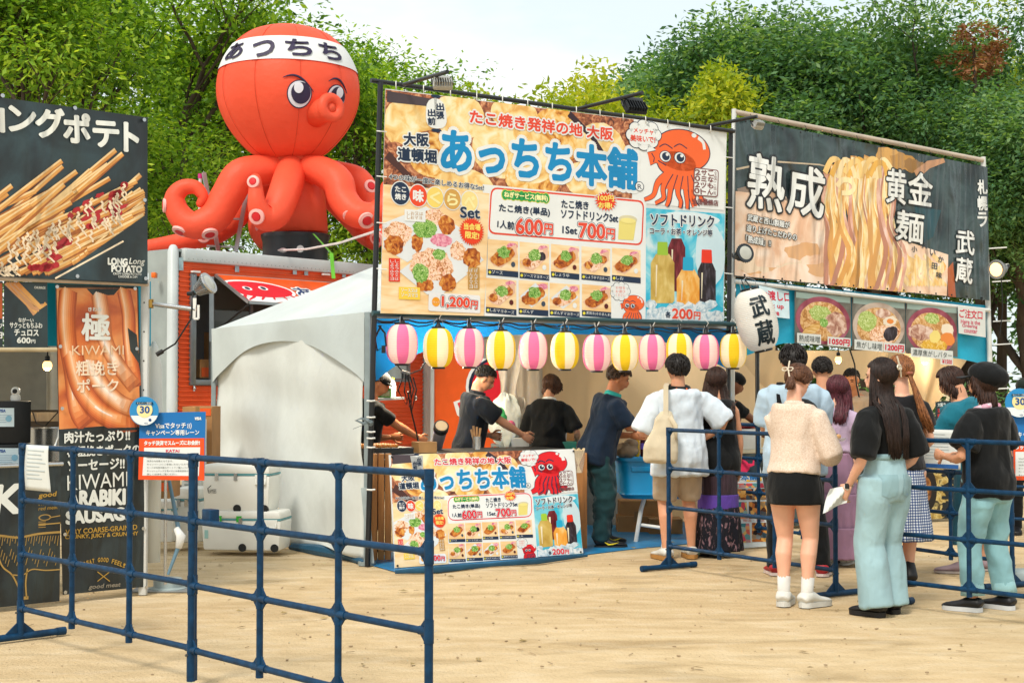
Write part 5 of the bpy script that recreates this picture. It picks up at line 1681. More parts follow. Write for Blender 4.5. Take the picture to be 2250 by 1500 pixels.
for k, (x0, x1, y0, y1, Y, lb) in enumerate(((1205, 1262, 945, 985, 14.9, 'low brown carton behind the stooping staff woman, under the beige curtain'), (1212, 1250, 915, 945, 14.92, 'small carton stacked on the low brown carton behind the staff woman'), (1090, 1140, 935, 985, 15.1, 'brown carton behind the reaching arm of the staff man'))):
 a, b_ = W(x0, y1, Y), W(x1, y0, Y)
 e = empty('cardboard_box', ((a.x + b_.x) / 2, Y, a.z), lb, 'cardboard box')
 q = MB(); q.box(((a.x + b_.x) / 2, Y + .12, (a.z + b_.z) / 2), (b_.x - a.x, .24, b_.z - a.z)); q.build('carton', m_card, e)
 q = MB(); q.box(((a.x + b_.x) / 2, Y - .002, (a.z + b_.z) / 2), (.035, .004, b_.z - a.z)); q.build('packing_tape', mat('packing_tape', '#8c6a40', rough=.3), e)
rk = empty('storage_rack', W(1180, 1100, 15.0), 'grey rack of shelves behind the two stooping staff members', 'rack')
for zz in (.3, .82):
 q = MB(); a, b_ = W(1080, 990, 15.0), W(1275, 990, 15.0); q.box(((a.x + b_.x) / 2, 15.15, zz), (b_.x - a.x, .4, .02)); q.build('shelf', m_tgrey, rk)
for px in (1082, 1273):
 q = MB(); a = W(px, 990, 15.0); q.box((a.x, 15.0, .42), (.03, .03, .84)); q.build('upright', m_tgrey, rk)
for k, px in enumerate((1222, 1236)):
 q = MB(); a = W(px, 960, 14.3); q.lathe([(.035, 0), (.045, .12), (.047, .13), (.043, .13)], a - Vector((0, 0, .06)), 16)
 tag(q.build('paper_cups', m_white), 'stack of white paper cups over the green basket, the %s one' % ('left' if k == 0 else 'right'), 'cups')
# serving window clutter on the truck: shelf, bottle, green box, power strip
a = W(858, 874, 12.9); e = empty('shelf_board', a, 'narrow shelf carrying a green box and a bottle beside the left banner pole', 'shelf')
q = MB(); q.beam(W(815, 878, 12.9), W(877, 874, 13.0), .3, .02); q.build('board', m_alu, e)
a, b_ = W(840, 874, 12.85), W(862, 856, 12.85)
e = empty('green_box', a, 'bright green printed box on the narrow shelf', 'box')
q = MB(); q.box(((a.x + .0), a.y, a.z + .045), (.155, .08, .085)); q.build('box', mat('box_green', '#4f9c3a', rough=.4), e)
q = MB(); q.box((a.x + .03, a.y - .042, a.z + .04), (.08, .004, .05)); q.build('label', mat('box_label', '#a9b08c', rough=.4, var=.3, scale=60), e)
def bottle(pos, h, r, mliq, mcap, label, group=None, mlab=None, name='drink_bottle'):
 e = empty(name, pos, label, 'bottle', group)
 q = MB(); q.lathe([(r * .9, 0), (r, .01), (r, h * .62), (r * .85, h * .74), (r * .42, h * .88), (r * .40, h * .93)], pos, 20); q.build('bottle', mliq, e)
 q = MB(); q.lathe([(r * .48, h * .92), (r * .48, h), (r * .3, h * 1.003)], pos, 16); q.build('cap', mcap, e)
 if mlab:
  q = MB(); q.lathe([(r * 1.03, h * .32), (r * 1.03, h * .58)], pos, 20, cap=False); q.build('label', mlab, e)
 return e
bottle(W(858, 874, 13.0) + Vector((.015, .06, 0)), .18, .03, mat('clear_drink', '#c3ccd0', rough=.1, alpha=.6), ink('#b4c428'), 'clear drink bottle with a yellow-green cap on the narrow shelf', mlab=ink('#cfd8dc'))
q = MB(); a, b_ = W(881, 816, 12.6), W(902, 822, 12.6); q.beam(a, b_, .05, .03)
e = empty('power_strip', a, 'power strip with plugs and looping cables hanging below the first lantern', 'power strip')
q.build('strip', mat('strip_grey', '#8d8478'), e)
for k in range(3):
 q = MB(); p = a + (b_ - a) * (.2 + .3 * k); q.box(p + Vector((0, -.02, -.03)), (.02, .02, .045)); q.build('plug', m_dark, e)
 q = MB(); q.tube([p + Vector((0, -.02, -.05)), p + Vector((-.04 + .03 * k, -.02, -.16)), p + Vector((.03, -.02, -.28 - .02 * k)), p + Vector((.07, -.02, -.14)), p + Vector((.04, -.02, -.03))], .006, 6); q.build('cable', m_wire, e)
q = MB(); q.tube([W(896, 860, 12.6), W(903, 900, 12.65), W(915, 950, 12.7), W(924, 992, 12.7)], .007, 6); q.build('cable', m_wire, e)
q = MB(); q.tube([W(872, 800, 12.5), W(876, 806, 12.5), W(884, 815, 12.6)], .005, 6); q.tube([W(902, 821, 12.6), W(924, 812, 12.7), W(936, 792, 12.8)], .006, 6); q.build('cable', m_wire, e)
# lit bulbs
m_glow = mat('lit_bulb', '#ffc878', emit=1.6, var=0)
def bulb(pos, r, label, wire=.0, em=m_glow):
 e = empty('light_bulb', (pos.x, pos.y, pos.z - r), label, 'light bulb', 'bare bulbs lighting the stalls')
 q = MB(); q.ell(pos, (r, r, r * 1.1), n=14, m=10); q.build('glass', em, e); lamp_light(pos + Vector((0, 0, -r * 1.6)), 5, r)
 q = MB(); q.lathe([(r * .55, r * .8), (r * .55, r * 1.9), (r * .3, r * 2.1)], pos, 12); q.build('socket', m_dark if wire else m_white, e)
 if wire: q = MB(); q.cyl(pos + Vector((0, 0, r * 2)), pos + Vector((0, 0, r * 2 + wire)), .006, n=6); q.build('cable', m_wire, e)
q = MB(); c = W(856, 793, 12.6); q.ell(c, (.045, .03, .05), n=14, m=10)
o = tag(q.build('light_bulb', mat('lit_disc', '#fff0cf', emit=1.2, var=0)), 'round lit lamp at the left pole under the first pink lantern', 'light bulb')
def lamp_light(pos, watts, r=.06, name='lamp_light'):
 l = bpy.data.lights.new(name, 'POINT'); l.energy = watts; l.color = (1, .82, .58); l.shadow_soft_size = r
 o = bpy.data.objects.new(name, l); o.location = pos; col.objects.link(o)
lamp_light(W(866, 785, 12.75), 45); lamp_light(W(905, 730, 13.8), 40)
q = MB(); c = W(905, 730, 13.9); q.lathe([(.12, 0), (.06, .07), (.03, .09)], c, 18, cap=False); q.ell(c + Vector((0, 0, .02)), (.05, .05, .05), n=12, m=8, mi=1)
tag(q.build('shaded_lamp', [m_white, m_glow]), 'white shaded lamp under the blue canvas between the first two lanterns', 'lamp')
# drinks tub, stool, boxes
tb = empty('drinks_tub', W(1495, 1085, 13.55), 'big bright blue plastic tub of drinks on a white stool', 'tub')
c = W(1492, 1045, 13.55)
q = MB()
zs = W(1490, 1092, 13.5).z; ze = W(1490, 1003, 13.5).z
for (zz, k) in ((zs, .88),):
 pass
def rrect(w, d, r, z, cx, cy, n=5):
 out = []
 for (sx, sy, a0) in ((1, 1, 0), (-1, 1, 90), (-1, -1, 180), (1, -1, 270)):
  for i in range(n + 1):
   a = R(a0 + 90 * i / n)
   out.append((cx + sx * (w / 2 - r) + r * math.cos(a), cy + sy * (d / 2 - r) + r * math.sin(a), z))
 return out
loops = [(1.06, .52, zs), (1.10, .56, zs + .03), (1.14, .58, zs + .04), (1.12, .57, zs + .06), (1.17, .62, ze - .03), (1.22, .66, ze - .028), (1.22, .66, ze), (1.15, .6, ze), (1.10, .56, ze - .05)]
vs, fs = [], []
for (w_, d_, z) in loops: vs += rrect(w_, d_, .12, z, c.x, c.y)
n = 24
for i in range(len(loops) - 1):
 for j in range(n): fs.append((i * n + j, i * n + (j + 1) % n, (i + 1) * n + (j + 1) % n, (i + 1) * n + j))
fs.append(tuple(range(n - 1, -1, -1))); fs.append(tuple(range((len(loops) - 1) * n, len(loops) * n)))
q.add(vs, fs); q.build('tub', mat('tub_blue', '#1187bf', rough=.35, var=.04), tb)
q = MB(); q.box((c.x - .37, c.y - .30, ze - .10), (.20, .03, .05)); q.build('handle', mat('tub_blue', '#1187bf'), tb, bevel=.012)
bl_lab = [ink('#e8b93a'), ink('#5a4ab4'), ink('#3c8a4a'), ink('#c43a3a'), ink('#e2862c')]
for i, (px, m, lb, cp) in enumerate(((1399, mat('juice_yellow', '#d9a614', rough=.2), 'yellow', m_white), (1413, mat('juice_grape', '#3a1024', rough=.2), 'dark grape', m_white), (1426, mat('juice_orange', '#c98a1a', rough=.2), 'orange', m_white), (1439, mat('juice_red', '#7a1c1c', rough=.2), 'dark red', ink('#c42a20')))):
 bottle(W(px, 1003, 13.42 + .02 * (i % 2)), .215, .0265, m, cp, '%s soft drink bottle standing on the blue tub' % lb, 'soft drink bottles on the blue tub', bl_lab[i])
bottle(W(1537, 1003, 13.6), .215, .0265, MATS['juice_orange'], m_white, 'orange soft drink bottle glimpsed between the white T-shirt and the black vest', None, bl_lab[4])
st = empty('stool', W(1450, 1195, 13.5), 'white tubular stool carrying the blue tub', 'stool')
q = MB(); a = Gd(1397, 1190); b_ = Gd(1457, 1203)
q.tube([up(a, 0), up(a, .3) + Vector((.05, 0, 0)), up(a, .40) + Vector((.08, 0, 0)), up(a, .43) + Vector((.13, .02, 0)), W(1480, 1095, 13.4)], .020, 10); q.build('leg', m_white, st)
q = MB(); q.tube([up(b_, 0), up(b_, .2) + Vector((.03, 0, 0)), W(1466, 1095, 13.2)], .020, 10); q.build('leg', m_white, st)
q = MB(); q.tube([W(1405, 1152, 13.45), W(1463, 1160, 13.25)], .016, 8); q.build('crossbar', m_white, st)
q = MB(); q.tube([up(a, 0) + Vector((.9, .1, 0)), up(a, .45) + Vector((.85, .1, 0))], .02, 8); q.build('leg', m_white, st)
for (x0, x1, y0, y1, Y, lb) in ((1358, 1440, 1134, 1190, 14.3, 'brown cardboard box with a dark mark under the tub, bottom of its stack'), (1362, 1470, 1100, 1134, 14.35, 'brown cardboard box in the shade directly under the blue tub'), (1428, 1500, 1140, 1192, 14.1, 'cardboard box behind the stool leg')):
 a, b_ = W(x0, y1, Y), W(x1, y0, Y); z0 = max(a.z, 0)
 e = empty('cardboard_box', ((a.x + b_.x) / 2, Y, z0), lb, 'cardboard box')
 q = MB(); q.box(((a.x + b_.x) / 2, Y + .15, (z0 + b_.z) / 2), (b_.x - a.x, .3, b_.z - z0)); q.build('carton', m_card, e)
 q = MB(); q.box(((a.x + b_.x) / 2, Y - .003, b_.z - .0), (.05, .005, .10)); q.build('packing_tape', mat('packing_tape', '#8c6a40', rough=.3), e)
q = MB(); q.grid(lambda i, j: W(1270 + 180 * i, 1190 - 150 * j, 15.0) + Vector((0, .03 * math.sin(i * 20), 0)), 20, 4)
tag(q.build('dust_sheet', mat('grey_sheet', '#8d8b86', rough=.8, var=.15)), 'grey sheet hanging behind the legs of the older man under the counter', 'sheet')
# bag of rolled cloths by the older man's hip
a = W(1375, 990, 13.35); q = MB(); q.ell(a, (.11, .08, .07), n=16, m=10, mod=lambda t, p: 1 + .15 * math.sin(4 * p + 2 * t)); q.ell(a + Vector((.05, .03, .06)), (.07, .06, .05), n=12, m=8)
tag(q.build('cloth_bundle', mat('beige_cloth', '#8d7a62', bump=.6, bscale=14, dist=.02), smooth=180), 'beige bundle of cloths beside the older man at the drinks tub', 'cloth bundle')
# == RAMEN STALL
YA, YB = 14.0, 15.9
rs = empty('ramen_stall', W(1615, 1180, YA), 'ramen stall: pipe frame, turquoise valance and beige canvas behind the noodle banner', 'stall')
rs_tl, rs_tr = W(1613, 246, YA), W(2158, 352, YB)
rs_bl, rs_br = W(1613, 618, YA - .02), W(2174, 682, YB - .02)
pole(W(1613, 240, YA), up(W(1606, 1000, YA), 0), .024, m_whitepipe, rs)
pole(W(2160, 345, YB + .02), up(W(2185, 1000, YB), 0), .028, m_whitepipe, rs)
pole(rs_tl, rs_tr, .026, mat('bamboo_pipe', '#b3a596', rough=.5), rs, 'top_rail')
pole(rs_bl, rs_br, .022, m_whitepipe, rs, 'bottom_rail')
for (x, y) in ((2172, 546), (2176, 583), (2180, 619), (2182, 706), (2184, 757), (2183, 823), (2186, 854)):
 q = MB(); a = W(x, y, YB); q.beam(a, a + Vector((.19, -.03, .01)), .022, .012); q.build('rung', m_white, rs)
q = MB()
def vfn(i, j):
 a = W(1617, 612, YA + .06); b_ = W(2176, 672, YB + .06)
 p = a + (b_ - a) * i
 drop = .62 + .16 * max(0, (.16 - i) / .16) + .04 * max(0, (i - .8) / .2) - .06 * math.sin(PI * i)
 if i < .001: drop += .06
 p.z -= drop * j
 return p + Vector((0, .04 * math.sin(i * 26) * j, 0))
q.grid(vfn, 60, 8); q.build('turquoise_valance', m_teal, rs, smooth=180)
# beige inside canvas
q = MB()
def cfn(i, j):
 a = W(1640, 770, YA + .5); b_ = W(2000, 770, YB + .7)
 p = a + (b_ - a) * i
 low = .42 - .14 * math.sin(PI * min(1, i * 1.0)) if i > .14 else .12 + .3 * i / .14
 p.z = p.z - low * j
 return p + Vector((0, .05 * math.sin(i * 18) * j + .2 * j, 0))
q.grid(cfn, 50, 10); q.build('inner_canvas', m_beige, rs, smooth=180)
q = MB()
q.grid(lambda i, j: (W(1985, 770, YB + .2) * (1 - i) + W(2122, 790, YB + .2) * i) * (1 - j) + (W(2000, 985, YB + .4) * (1 - i) + W(2030, 925, YB + .2) * i) * j + Vector((0, .05 * math.sin(i * 11), 0)), 20, 20)
q.build('side_curtain', m_beige, rs, smooth=180)
q = MB(); a = W(1664, 790, YA + .3); q.cyl(up(a, 0), a + Vector((0, 0, .1)), .022, n=10); q.build('inner_pole', m_black, rs)
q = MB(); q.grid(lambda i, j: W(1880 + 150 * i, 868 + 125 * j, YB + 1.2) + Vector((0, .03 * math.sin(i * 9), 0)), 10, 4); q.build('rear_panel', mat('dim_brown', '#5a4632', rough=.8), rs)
for (x, y, r_, lb) in ((1842, 790, .036, 'bare lit bulb above the short-haired man at the ramen stall'), (2032, 790, .05, 'bare lit bulb under the third ramen photo')):
 bulb(W(x, y, 15.0 if x < 1900 else 15.9), r_, lb, .12)
q = MB(); q.tube([W(1868, 770, 14.6), W(1878, 800, 14.6), W(1882, 845, 14.62), W(1888, 872, 14.64)], .008, 6)
tag(q.build('hanging_cable', m_wire), 'black cable hanging down the beige canvas of the ramen stall', 'cable')
# noodle banner
def fold_fn(u, v):
 return .035 * math.sin(u * 7.5 + .4 * math.sin(v * 3)) * (.4 + .6 * v / 1.6) + .022 * math.sin(u * 17 + v * 1.5) * (v / 1.6) ** 2
nb = empty('noodle_banner', W(1615, 610, YA - .04), 'dark ramen banner with lifted noodles and large white brush characters', 'banner')
A = Art(W(1617, 258, YA - .05), W(2166, 368, YB - .05), W(2174, 660, YB - .05), W(1614, 607, YA - .05), step=.0012)
def shiny(m, r=.32):
 p = m.node_tree.nodes['Principled BSDF']; p.inputs['Roughness'].default_value = r; p.inputs['Specular IOR Level'].default_value = .5
 return m
def folded(m, s=(1.6, 1.6, .35), scale=2.2, strength=1.0, dist=.2):
 """adds long cloth folds to a print or cloth material"""
 nt = m.node_tree; n, l = nt.nodes, nt.links
 if any(k.label == 'folds' for k in n): return m
 tc = n.new('ShaderNodeTexCoord'); mp = n.new('ShaderNodeMapping'); mp.inputs['Scale'].default_value = s; mp.inputs['Rotation'].default_value = (0, R(6), R(20))
 t = n.new('ShaderNodeTexNoise'); t.inputs['Scale'].default_value = scale; t.inputs['Detail'].default_value = 2.5; t.inputs['Distortion'].default_value = .4
 bm = n.new('ShaderNodeBump'); bm.inputs['Strength'].default_value = strength; bm.inputs['Distance'].default_value = dist; bm.label = 'folds'
 l.new(tc.outputs['Object'], mp.inputs['Vector']); l.new(mp.outputs['Vector'], t.inputs['Vector']); l.new(t.outputs['Fac'], bm.inputs['Height'])
 l.new(bm.outputs['Normal'], n['Principled BSDF'].inputs['Normal'])
 return m
def fi(h, r=.35):
 nm = 'folded_ink_' + h.lstrip('#')
 if nm in MATS: return MATS[nm]
 return folded(shiny(mat(nm, h, var=.06, scale=3), r))
N_DARK = folded(shiny(pic('noodle_dark', ['#1a2427', '#2a3a3c', '#3c4e50', '#1f2b2b'], 2.5), .25))
N_BOWL = folded(shiny(pic('noodle_bowl', ['#dcb090', '#e6c4a8', '#edd4bf', '#f0ddcd'], 3, distort=1), .35))
N_NOOD = folded(shiny(pic('noodle_strand', ['#deaa58', '#e8c07a', '#f0d49c', '#f4e3c0'], 5, stretch=(4, 4, 1), distort=.6), .35))
N_PINKM = folded(shiny(pic('noodle_meat', ['#c48c74', '#d8a894', '#e6c8ba'], 5, stretch=(2, 2, 1)), .35))
A.sheet('banner_cloth', N_DARK, nb, nu=1, nv=1)
A.poly([(1616, 420), (1700, 430), (1800, 470), (1830, 500), (1960, 520), (2085, 560), (2080, 650), (1614, 605)], N_BOWL, 1)
for k in range(16): A.disc(1640 + 170 * ((k * .618) % 1), 545 + 50 * ((k * .37) % 1), 26, 16, (N_BOWL, fi('#e2cbb0'), fi('#d9a878'))[k % 3], 1.1 + k * .005, 14, wob=.5, seed=k)
A.line([(1618, 372), (1700, 355), (1800, 362), (1840, 372)], .02, fi('#b8a890'), 1.2, .012)
for k in range(12): A.disc(1650 + 22 * k, 430 + 8 * k + 10 * math.sin(k * 2), 30, 22 - k, (fi('#8f7c6e'), fi('#b39a88'), N_BOWL)[k % 3], .9 + .008 * k, 14, wob=.5, seed=k)
for k in range(9): A.disc(1950 + 9 * k, 345 + 3 * k, 26 - 1.5 * k, 22 - k, fi(('#c99a54', '#b3843f', '#8f6a3a')[k // 3]), 1.2 + .01 * k, 16, wob=.4, seed=k)
A.line([(2012, 385), (2040, 362), (2075, 350)], .10, fi('#b98a66'), 1.5, .07)
for k in range(26):
 t = k / 25; x = 1815 + 150 * t
 top = 352 + 40 * abs(t - .5) * 1.4 + 14 * math.sin(k * 2.1)
 A.line(catmull([(x + 6 * math.sin(k), top), (x - 4, top + 70), (x + 8 * math.sin(k * 1.7) - 8 * (t - .5), 500), (x + 14 * math.sin(k * 1.3), 560), (x + 20 * math.sin(k * .9) , 632 + 20 * t)], 4), .085, fi('#d29a52') if k % 5 else fi('#b57c64'), 2 + (k % 7) * .3, .06)
 A.line(catmull([(x - 1 + 6 * math.sin(k), top + 3), (x - 6, top + 70), (x + 6 + 8 * math.sin(k * 1.7) - 8 * (t - .5), 500), (x + 12 + 14 * math.sin(k * 1.3), 560), (x + 18 + 20 * math.sin(k * .9) , 632 + 20 * t)], 4), .062, N_NOOD if k % 5 else N_PINKM, 2.1 + (k % 7) * .3, .042)
 if k % 2: A.line(catmull([(x - 4 + 6 * math.sin(k), top + 8), (x - 9, top + 70), (x + 3 + 8 * math.sin(k * 1.7) - 8 * (t - .5), 500), (x + 9 + 14 * math.sin(k * 1.3), 560)], 4), .018, fi('#f0e0b8'), 2.2 + (k % 7) * .3, .008)
for k in range(9):
 x = 1830 + 14 * k
 A.line(catmull([(x - 18, 380 + 6 * (k % 3)), (x - 4, 352 + 8 * (k % 2)), (x + 14, 356 + 6 * (k % 3)), (x + 20, 392)], 4), .07, fi(('#e8c27a', '#dca94c', '#efd7a4')[k % 3]), 4 + (k % 4) * .25, .05)
A.line(catmull([(1838, 410), (1850, 396), (1868, 398), (1876, 412), (1866, 424), (1848, 424)], 4), .06, fi('#efd7a4'), 5.2, .05)
for k in range(14):
 x = 1985 + 6.5 * k
 A.line(catmull([(x - 14, 560 + 8 * (k % 3)), (x + 6, 580 + 5 * (k % 4)), (x - 6, 600 + 7 * (k % 2)), (x + 10, 628)], 4), .05, N_NOOD, 2 + (k % 4) * .25, .035)
A.poly([(2010, 452), (2068, 462), (2050, 520), (2018, 540)], fi('#1d4650'), 1.4)
A.poly([(2086, 365), (2168, 372), (2174, 662), (2082, 652)], N_DARK, 1.6)
A.poly([(2082, 590), (2094, 575), (2100, 655), (2082, 652)], fi('#a8552c'), 1.8)
LN_W = fi('#dfe2e0')
SH = fi('#15171a')
for ch, x0, yb0, x1, yb1, h in (('熟', 1640, 452, 1718, 467, 118), ('成', 1728, 466, 1806, 481, 108), ('黄', 1946, 444, 1988, 450, 74), ('金', 1994, 446, 2046, 454, 70), ('麺', 1966, 526, 2026, 536, 66), ('武', 2099, 556, 2139, 561, 52), ('蔵', 2098, 618, 2134, 624, 54)):
 A.text(ch, x0, yb0, x1, yb1, h, LN_W, 7, bold=.02, out=SH, ow=.06)
A.vtext('札幌ラ', 2158, 393, 500, 20, LN_W, 7, bold=.04)
A.text('武蔵と西山製麺が', 1641, 485, 1733, 503, 15, LN_W, 7, bold=.03, out=SH, ow=.12)
A.text('造り上げたこだわりの', 1639, 508, 1749, 529, 15, LN_W, 7, bold=.03, out=SH, ow=.12)
A.text('「熟成麺」!!', 1637, 532, 1692, 543, 16, LN_W, 7, bold=.03, out=SH, ow=.12)
for (ch, x, y) in (('い', 2048, 560), ('か', 2066, 575), ('小', 2008, 553), ('田', 2052, 590), ('人', 2030, 545), ('味', 2062, 610)): A.text(ch, x - 6, y, x + 6, y + 2, 13, fi('#39424c'), 6, bold=.03)
A.build('printed_picture', nb)
q = MB()
for k in range(15):
 t = (k + .5) / 15
 for (a, b_) in ((A.c[0], A.c[1]), (A.c[3], A.c[2])):
  p = a + (b_ - a) * t; s_ = 1 if a is A.c[0] else -1
  q.ell(p + A.N * .006 - A.V * .02 * s_, (.010, .006, .010), n=8, m=4)
q.build('eyelets', m_dark, nb)['kind'] = 'stuff'
for k in range(14):
 t = (k + .5) / 14
 p = A.c[3] + (A.c[2] - A.c[3]) * t
 q = MB(); q.tube([p + A.V * .01, p - A.V * .02 - A.N * -.02, p - A.V * .045], .004, 5); q.build('tie', m_wire, nb)
for k in range(10):
 t = (k + .5) / 10
 p = A.c[0] + (A.c[1] - A.c[0]) * t
 q = MB(); q.tube([p - A.V * .02, p + A.V * .02 + A.N * .03, p + A.V * .06], .003, 5); q.build('tie', m_wire, nb)
# ramen photographs with price tags
R_BOWL = pic('ramen_bowl', ['#7a3040', '#94495a', '#a86878'], 4)
R_SOUP = pic('ramen_soup', ['#9c6a34', '#c08c50', '#d6ad78', '#e0c49c'], 18, distort=1.5)
R_PORK = pic('ramen_pork', ['#8a5a4a', '#b48874', '#d2b2a0', '#e0cabc'], 12, distort=1)
R_CORN = pic('ramen_corn', ['#c08a1c', '#dcae3c', '#ead08a'], 50, kind='voronoi')
RED2 = ink('#cc2440')
def ramen(x0, y0, x1, y1, h, h2, label, seed, parts, name, price, tagpx):
 a = [W(x0, y0, YA + (YB - YA) * (x0 - 1613) / 561 - .07), W(x1, y1, YA + (YB - YA) * (x1 - 1613) / 561 - .07)]
 c_ = [a[0], a[1], W(x1, y1 + h2, a[1].y), W(x0, y0 + h, a[0].y)]
 e = empty('ramen_photo', c_[3], label, 'menu photo', 'ramen photos under the noodle banner')
 B = Art(*c_, step=.0012)
 B.sheet('photo_panel', pic('photo_ground', ['#4a4844', '#66645c', '#8a8880'], 3), e, thick=.008)
 B.poly([(x0 + 2, y0 + 2), (x1 - 2, y1 + 2), (x1 - 2, y1 + h2 * .13), (x0 + 2, y0 + h * .13)], ink('#8fa39c'), 1)
 cx, cy = (x0 + x1) / 2, (y0 + y1) / 2 + h * .52
 rx = (x1 - x0) * .49
 B.disc(cx, cy, rx, h * .46, R_BOWL if seed != 2 else pic('ramen_bowl2', ['#9c8678', '#b8a698', '#cfc2b4'], 4), 1.5, 32); B.disc(cx, cy + 2, rx * .84, h * .38, R_SOUP, 2, 30, wob=.04)
 for k, (dx, dy, ax, ay, m, a0) in enumerate(parts):
  B.disc(cx + dx * rx, cy + dy * h * .45, ax * rx, ay * h * .45, m, 2.5 + .4 * k, 18, wob=.2, seed=seed * 9 + k, a0=a0)
 B.build('photograph', e)
 return e, B
G_ = P_GREEN; G2 = pic('print_cabbage', ['#7a9440', '#a8bb64', '#d2dca4'], 30, distort=2); EGG = ink('#e6d9c4'); YOLK = ink('#e0863c')
ramen(1747, 639, 1870, 651, 113, 116, 'first ramen photo, bowl with green onion and a round pork slice, 1050 yen', 1, [(-.1, -.3, .42, .34, G2, 0), (-.45, .42, .4, .2, pic('bamboo', ['#b07c34', '#d3a65c', '#e2c48c'], 10, stretch=(1, 1, 6)), .5), (.45, .15, .40, .52, R_PORK, 0), (.02, .1, .15, .2, G_, 0)], '', '', None)
ramen(1873, 651, 1989, 664, 116, 112, 'second ramen photo, bowl with half an egg and browned pork, 1200 yen', 2, [(-.45, -.25, .38, .42, G2, 0), (.15, -.55, .3, .2, R_PORK, 0), (.2, .35, .6, .42, P_FOOD, .2), (.45, .3, .3, .3, P_COLA, .4), (.42, -.25, .27, .2, EGG, .2), (.42, -.23, .13, .11, YOLK, 0)], '', '', None)
ramen(1991, 664, 2104, 674, 112, 110, 'third ramen photo, bowl with butter, corn and boiled eggs, 1500 yen', 3, [(-.45, .05, .5, .35, R_PORK, 0), (.0, -.55, .3, .25, G2, 0), (.6, -.05, .25, .28, EGG, 0), (.62, .35, .27, .3, YOLK, 0), (.1, .65, .55, .3, R_CORN, 0), (.12, .25, .22, .28, ink('#e6d27c'), .2)], '', '', None)
def card(name, px, Y0, Y1, label, cat, lines, m=None, par=None, group=None, border=None):
 (x0, y0), (x1, y1), (x2, y2), (x3, y3) = px
 e = empty(name, W(x3, y3, Y0), label, cat, group)
 B = Art(W(x0, y0, Y0), W(x1, y1, Y1), W(x2, y2, Y1), W(x3, y3, Y0), step=.0012)
 B.sheet('card', m or m_pap, e, thick=.004)
 for ln in lines: B.text(*ln[:6], ink(ln[6]), 2, bold=ln[7] if len(ln) > 7 else .03)
 if lines: B.build('lettering', e)
 return e, B
def Yr(x): return YA + (YB - YA) * (x - 1613) / 561 - .10
card('pickup_sign', [(1668, 627), (1744, 638), (1735, 700), (1680, 694)], Yr(1668), Yr(1744), 'white sheet with red lettering for the pick-up counter behind the tall white lantern', 'sign', [('お渡し口', 1672, 657, 1737, 663, 20, '#cc2440', .03), ('Pick up', 1678, 676, 1722, 681, 12, '#cc2440', .04), ('Here', 1684, 690, 1712, 693, 11, '#cc2440', .04)], mat('pale_sheet', '#c9dfe6', rough=.6))
card('ordering_sign', [(2105, 671), (2166, 679), (2166, 741), (2107, 732)], Yr(2105), Yr(2166), 'white sheet with red lettering marking the ordering counter of the ramen stall', 'sign', [('ご注文口', 2108, 697, 2158, 702, 19, '#cc2440', .02), ('Here is the', 2111, 710, 2153, 714, 9, '#cc5a70', .03), ('Ordering', 2114, 720, 2147, 723, 9, '#cc5a70', .03), ('counter', 2118, 730, 2147, 733, 8, '#cc5a70', .03)])
for (x0, y0, x1, y1, h, tx_, c_, lb, bo) in ((1752, 731, 1804, 735, 22, '熟成味噌', '#3a4444', 'white name card under the first ramen photo', 0), (1819, 739, 1869, 743, 20, '1050円', '#cc2440', 'price card reading 1050 yen under the first ramen photo', .05),
          (1878, 745, 1940, 751, 22, '焦がし味噌', '#3a4444', 'white name card under the second ramen photo', 0), (1942, 752, 1988, 756, 20, '1200円', '#cc2440', 'price card reading 1200 yen under the second ramen photo', .05),
          (2002, 763, 2094, 771, 20, '濃厚焦がしバター', '#3a4444', 'long white name card under the third ramen photo', 0), (2067, 786, 2094, 788, 14, '¥1500', '#cc2440', 'small price card reading 1500 yen under the third ramen photo', .03)):
 card('price_card' if '0' in tx_ else 'name_card', [(x0, y0), (x1, y1), (x1, y1 + h), (x0, y0 + h)], Yr(x0) - .03, Yr(x1) - .03, lb, 'card', [(tx_, x0 + 3, y0 + h * .85, x1 - 3, y1 + h * .85, h * .68, c_, bo)])
# counter of the ramen stall
rc = empty('ramen_counter', W(1700, 1185, 14.4), 'ramen counter with a dark cloth, noodle photographs and a white lettered hem', 'counter')
ra, rb = W(1600, 993, 14.35), W(2115, 1003, 15.6); ra.z = rb.z = .80
q = MB(); rcd = (rb - ra).normalized(); rcn = Vector((-rcd.y, rcd.x, 0))
q.add([ra, rb, rb + rcn * .6, ra + rcn * .6, ra - Vector((0, 0, .03)), rb - Vector((0, 0, .03)), rb + rcn * .6 - Vector((0, 0, .03)), ra + rcn * .6 - Vector((0, 0, .03))], [(0, 1, 2, 3), (7, 6, 5, 4), (0, 4, 5, 1), (1, 5, 6, 2), (2, 6, 7, 3), (3, 7, 4, 0)])
q.build('tabletop', m_cream, rc)
fa, fb = ra - rcn * .01, rb - rcn * .01
B = Art(up(fa, .765), up(fb, .765), up(fb, .03), up(fa, .03), step=.0015)
B.sheet('front_cloth', pic('counter_dark', ['#1a1d1e', '#33393a', '#54605e', '#232828'], 3, distort=1), rc, thick=.006)
B.rect(1835, 1055, 1893, 1130, pic('print_noodle_bowl', ['#8a4a14', '#c47c28', '#dca450', '#e8cc98'], 6, distort=1), 1)
B.disc(1868, 1080, 40, 28, P_GOLD, 2); B.disc(1866, 1118, 44, 16, ink('#d6d0c4'), 2.4)
B.rect(1838, 1134, 2130, 1172, ink('#d6d6d0'), 3)
B.text('札幌', 1872, 1162, 1912, 1160, 24, ink('#22282c'), 4, bold=.05); B.vtext('味噌', 1856, 1132, 1165, 9, ink('#6a6a6a'), 4)
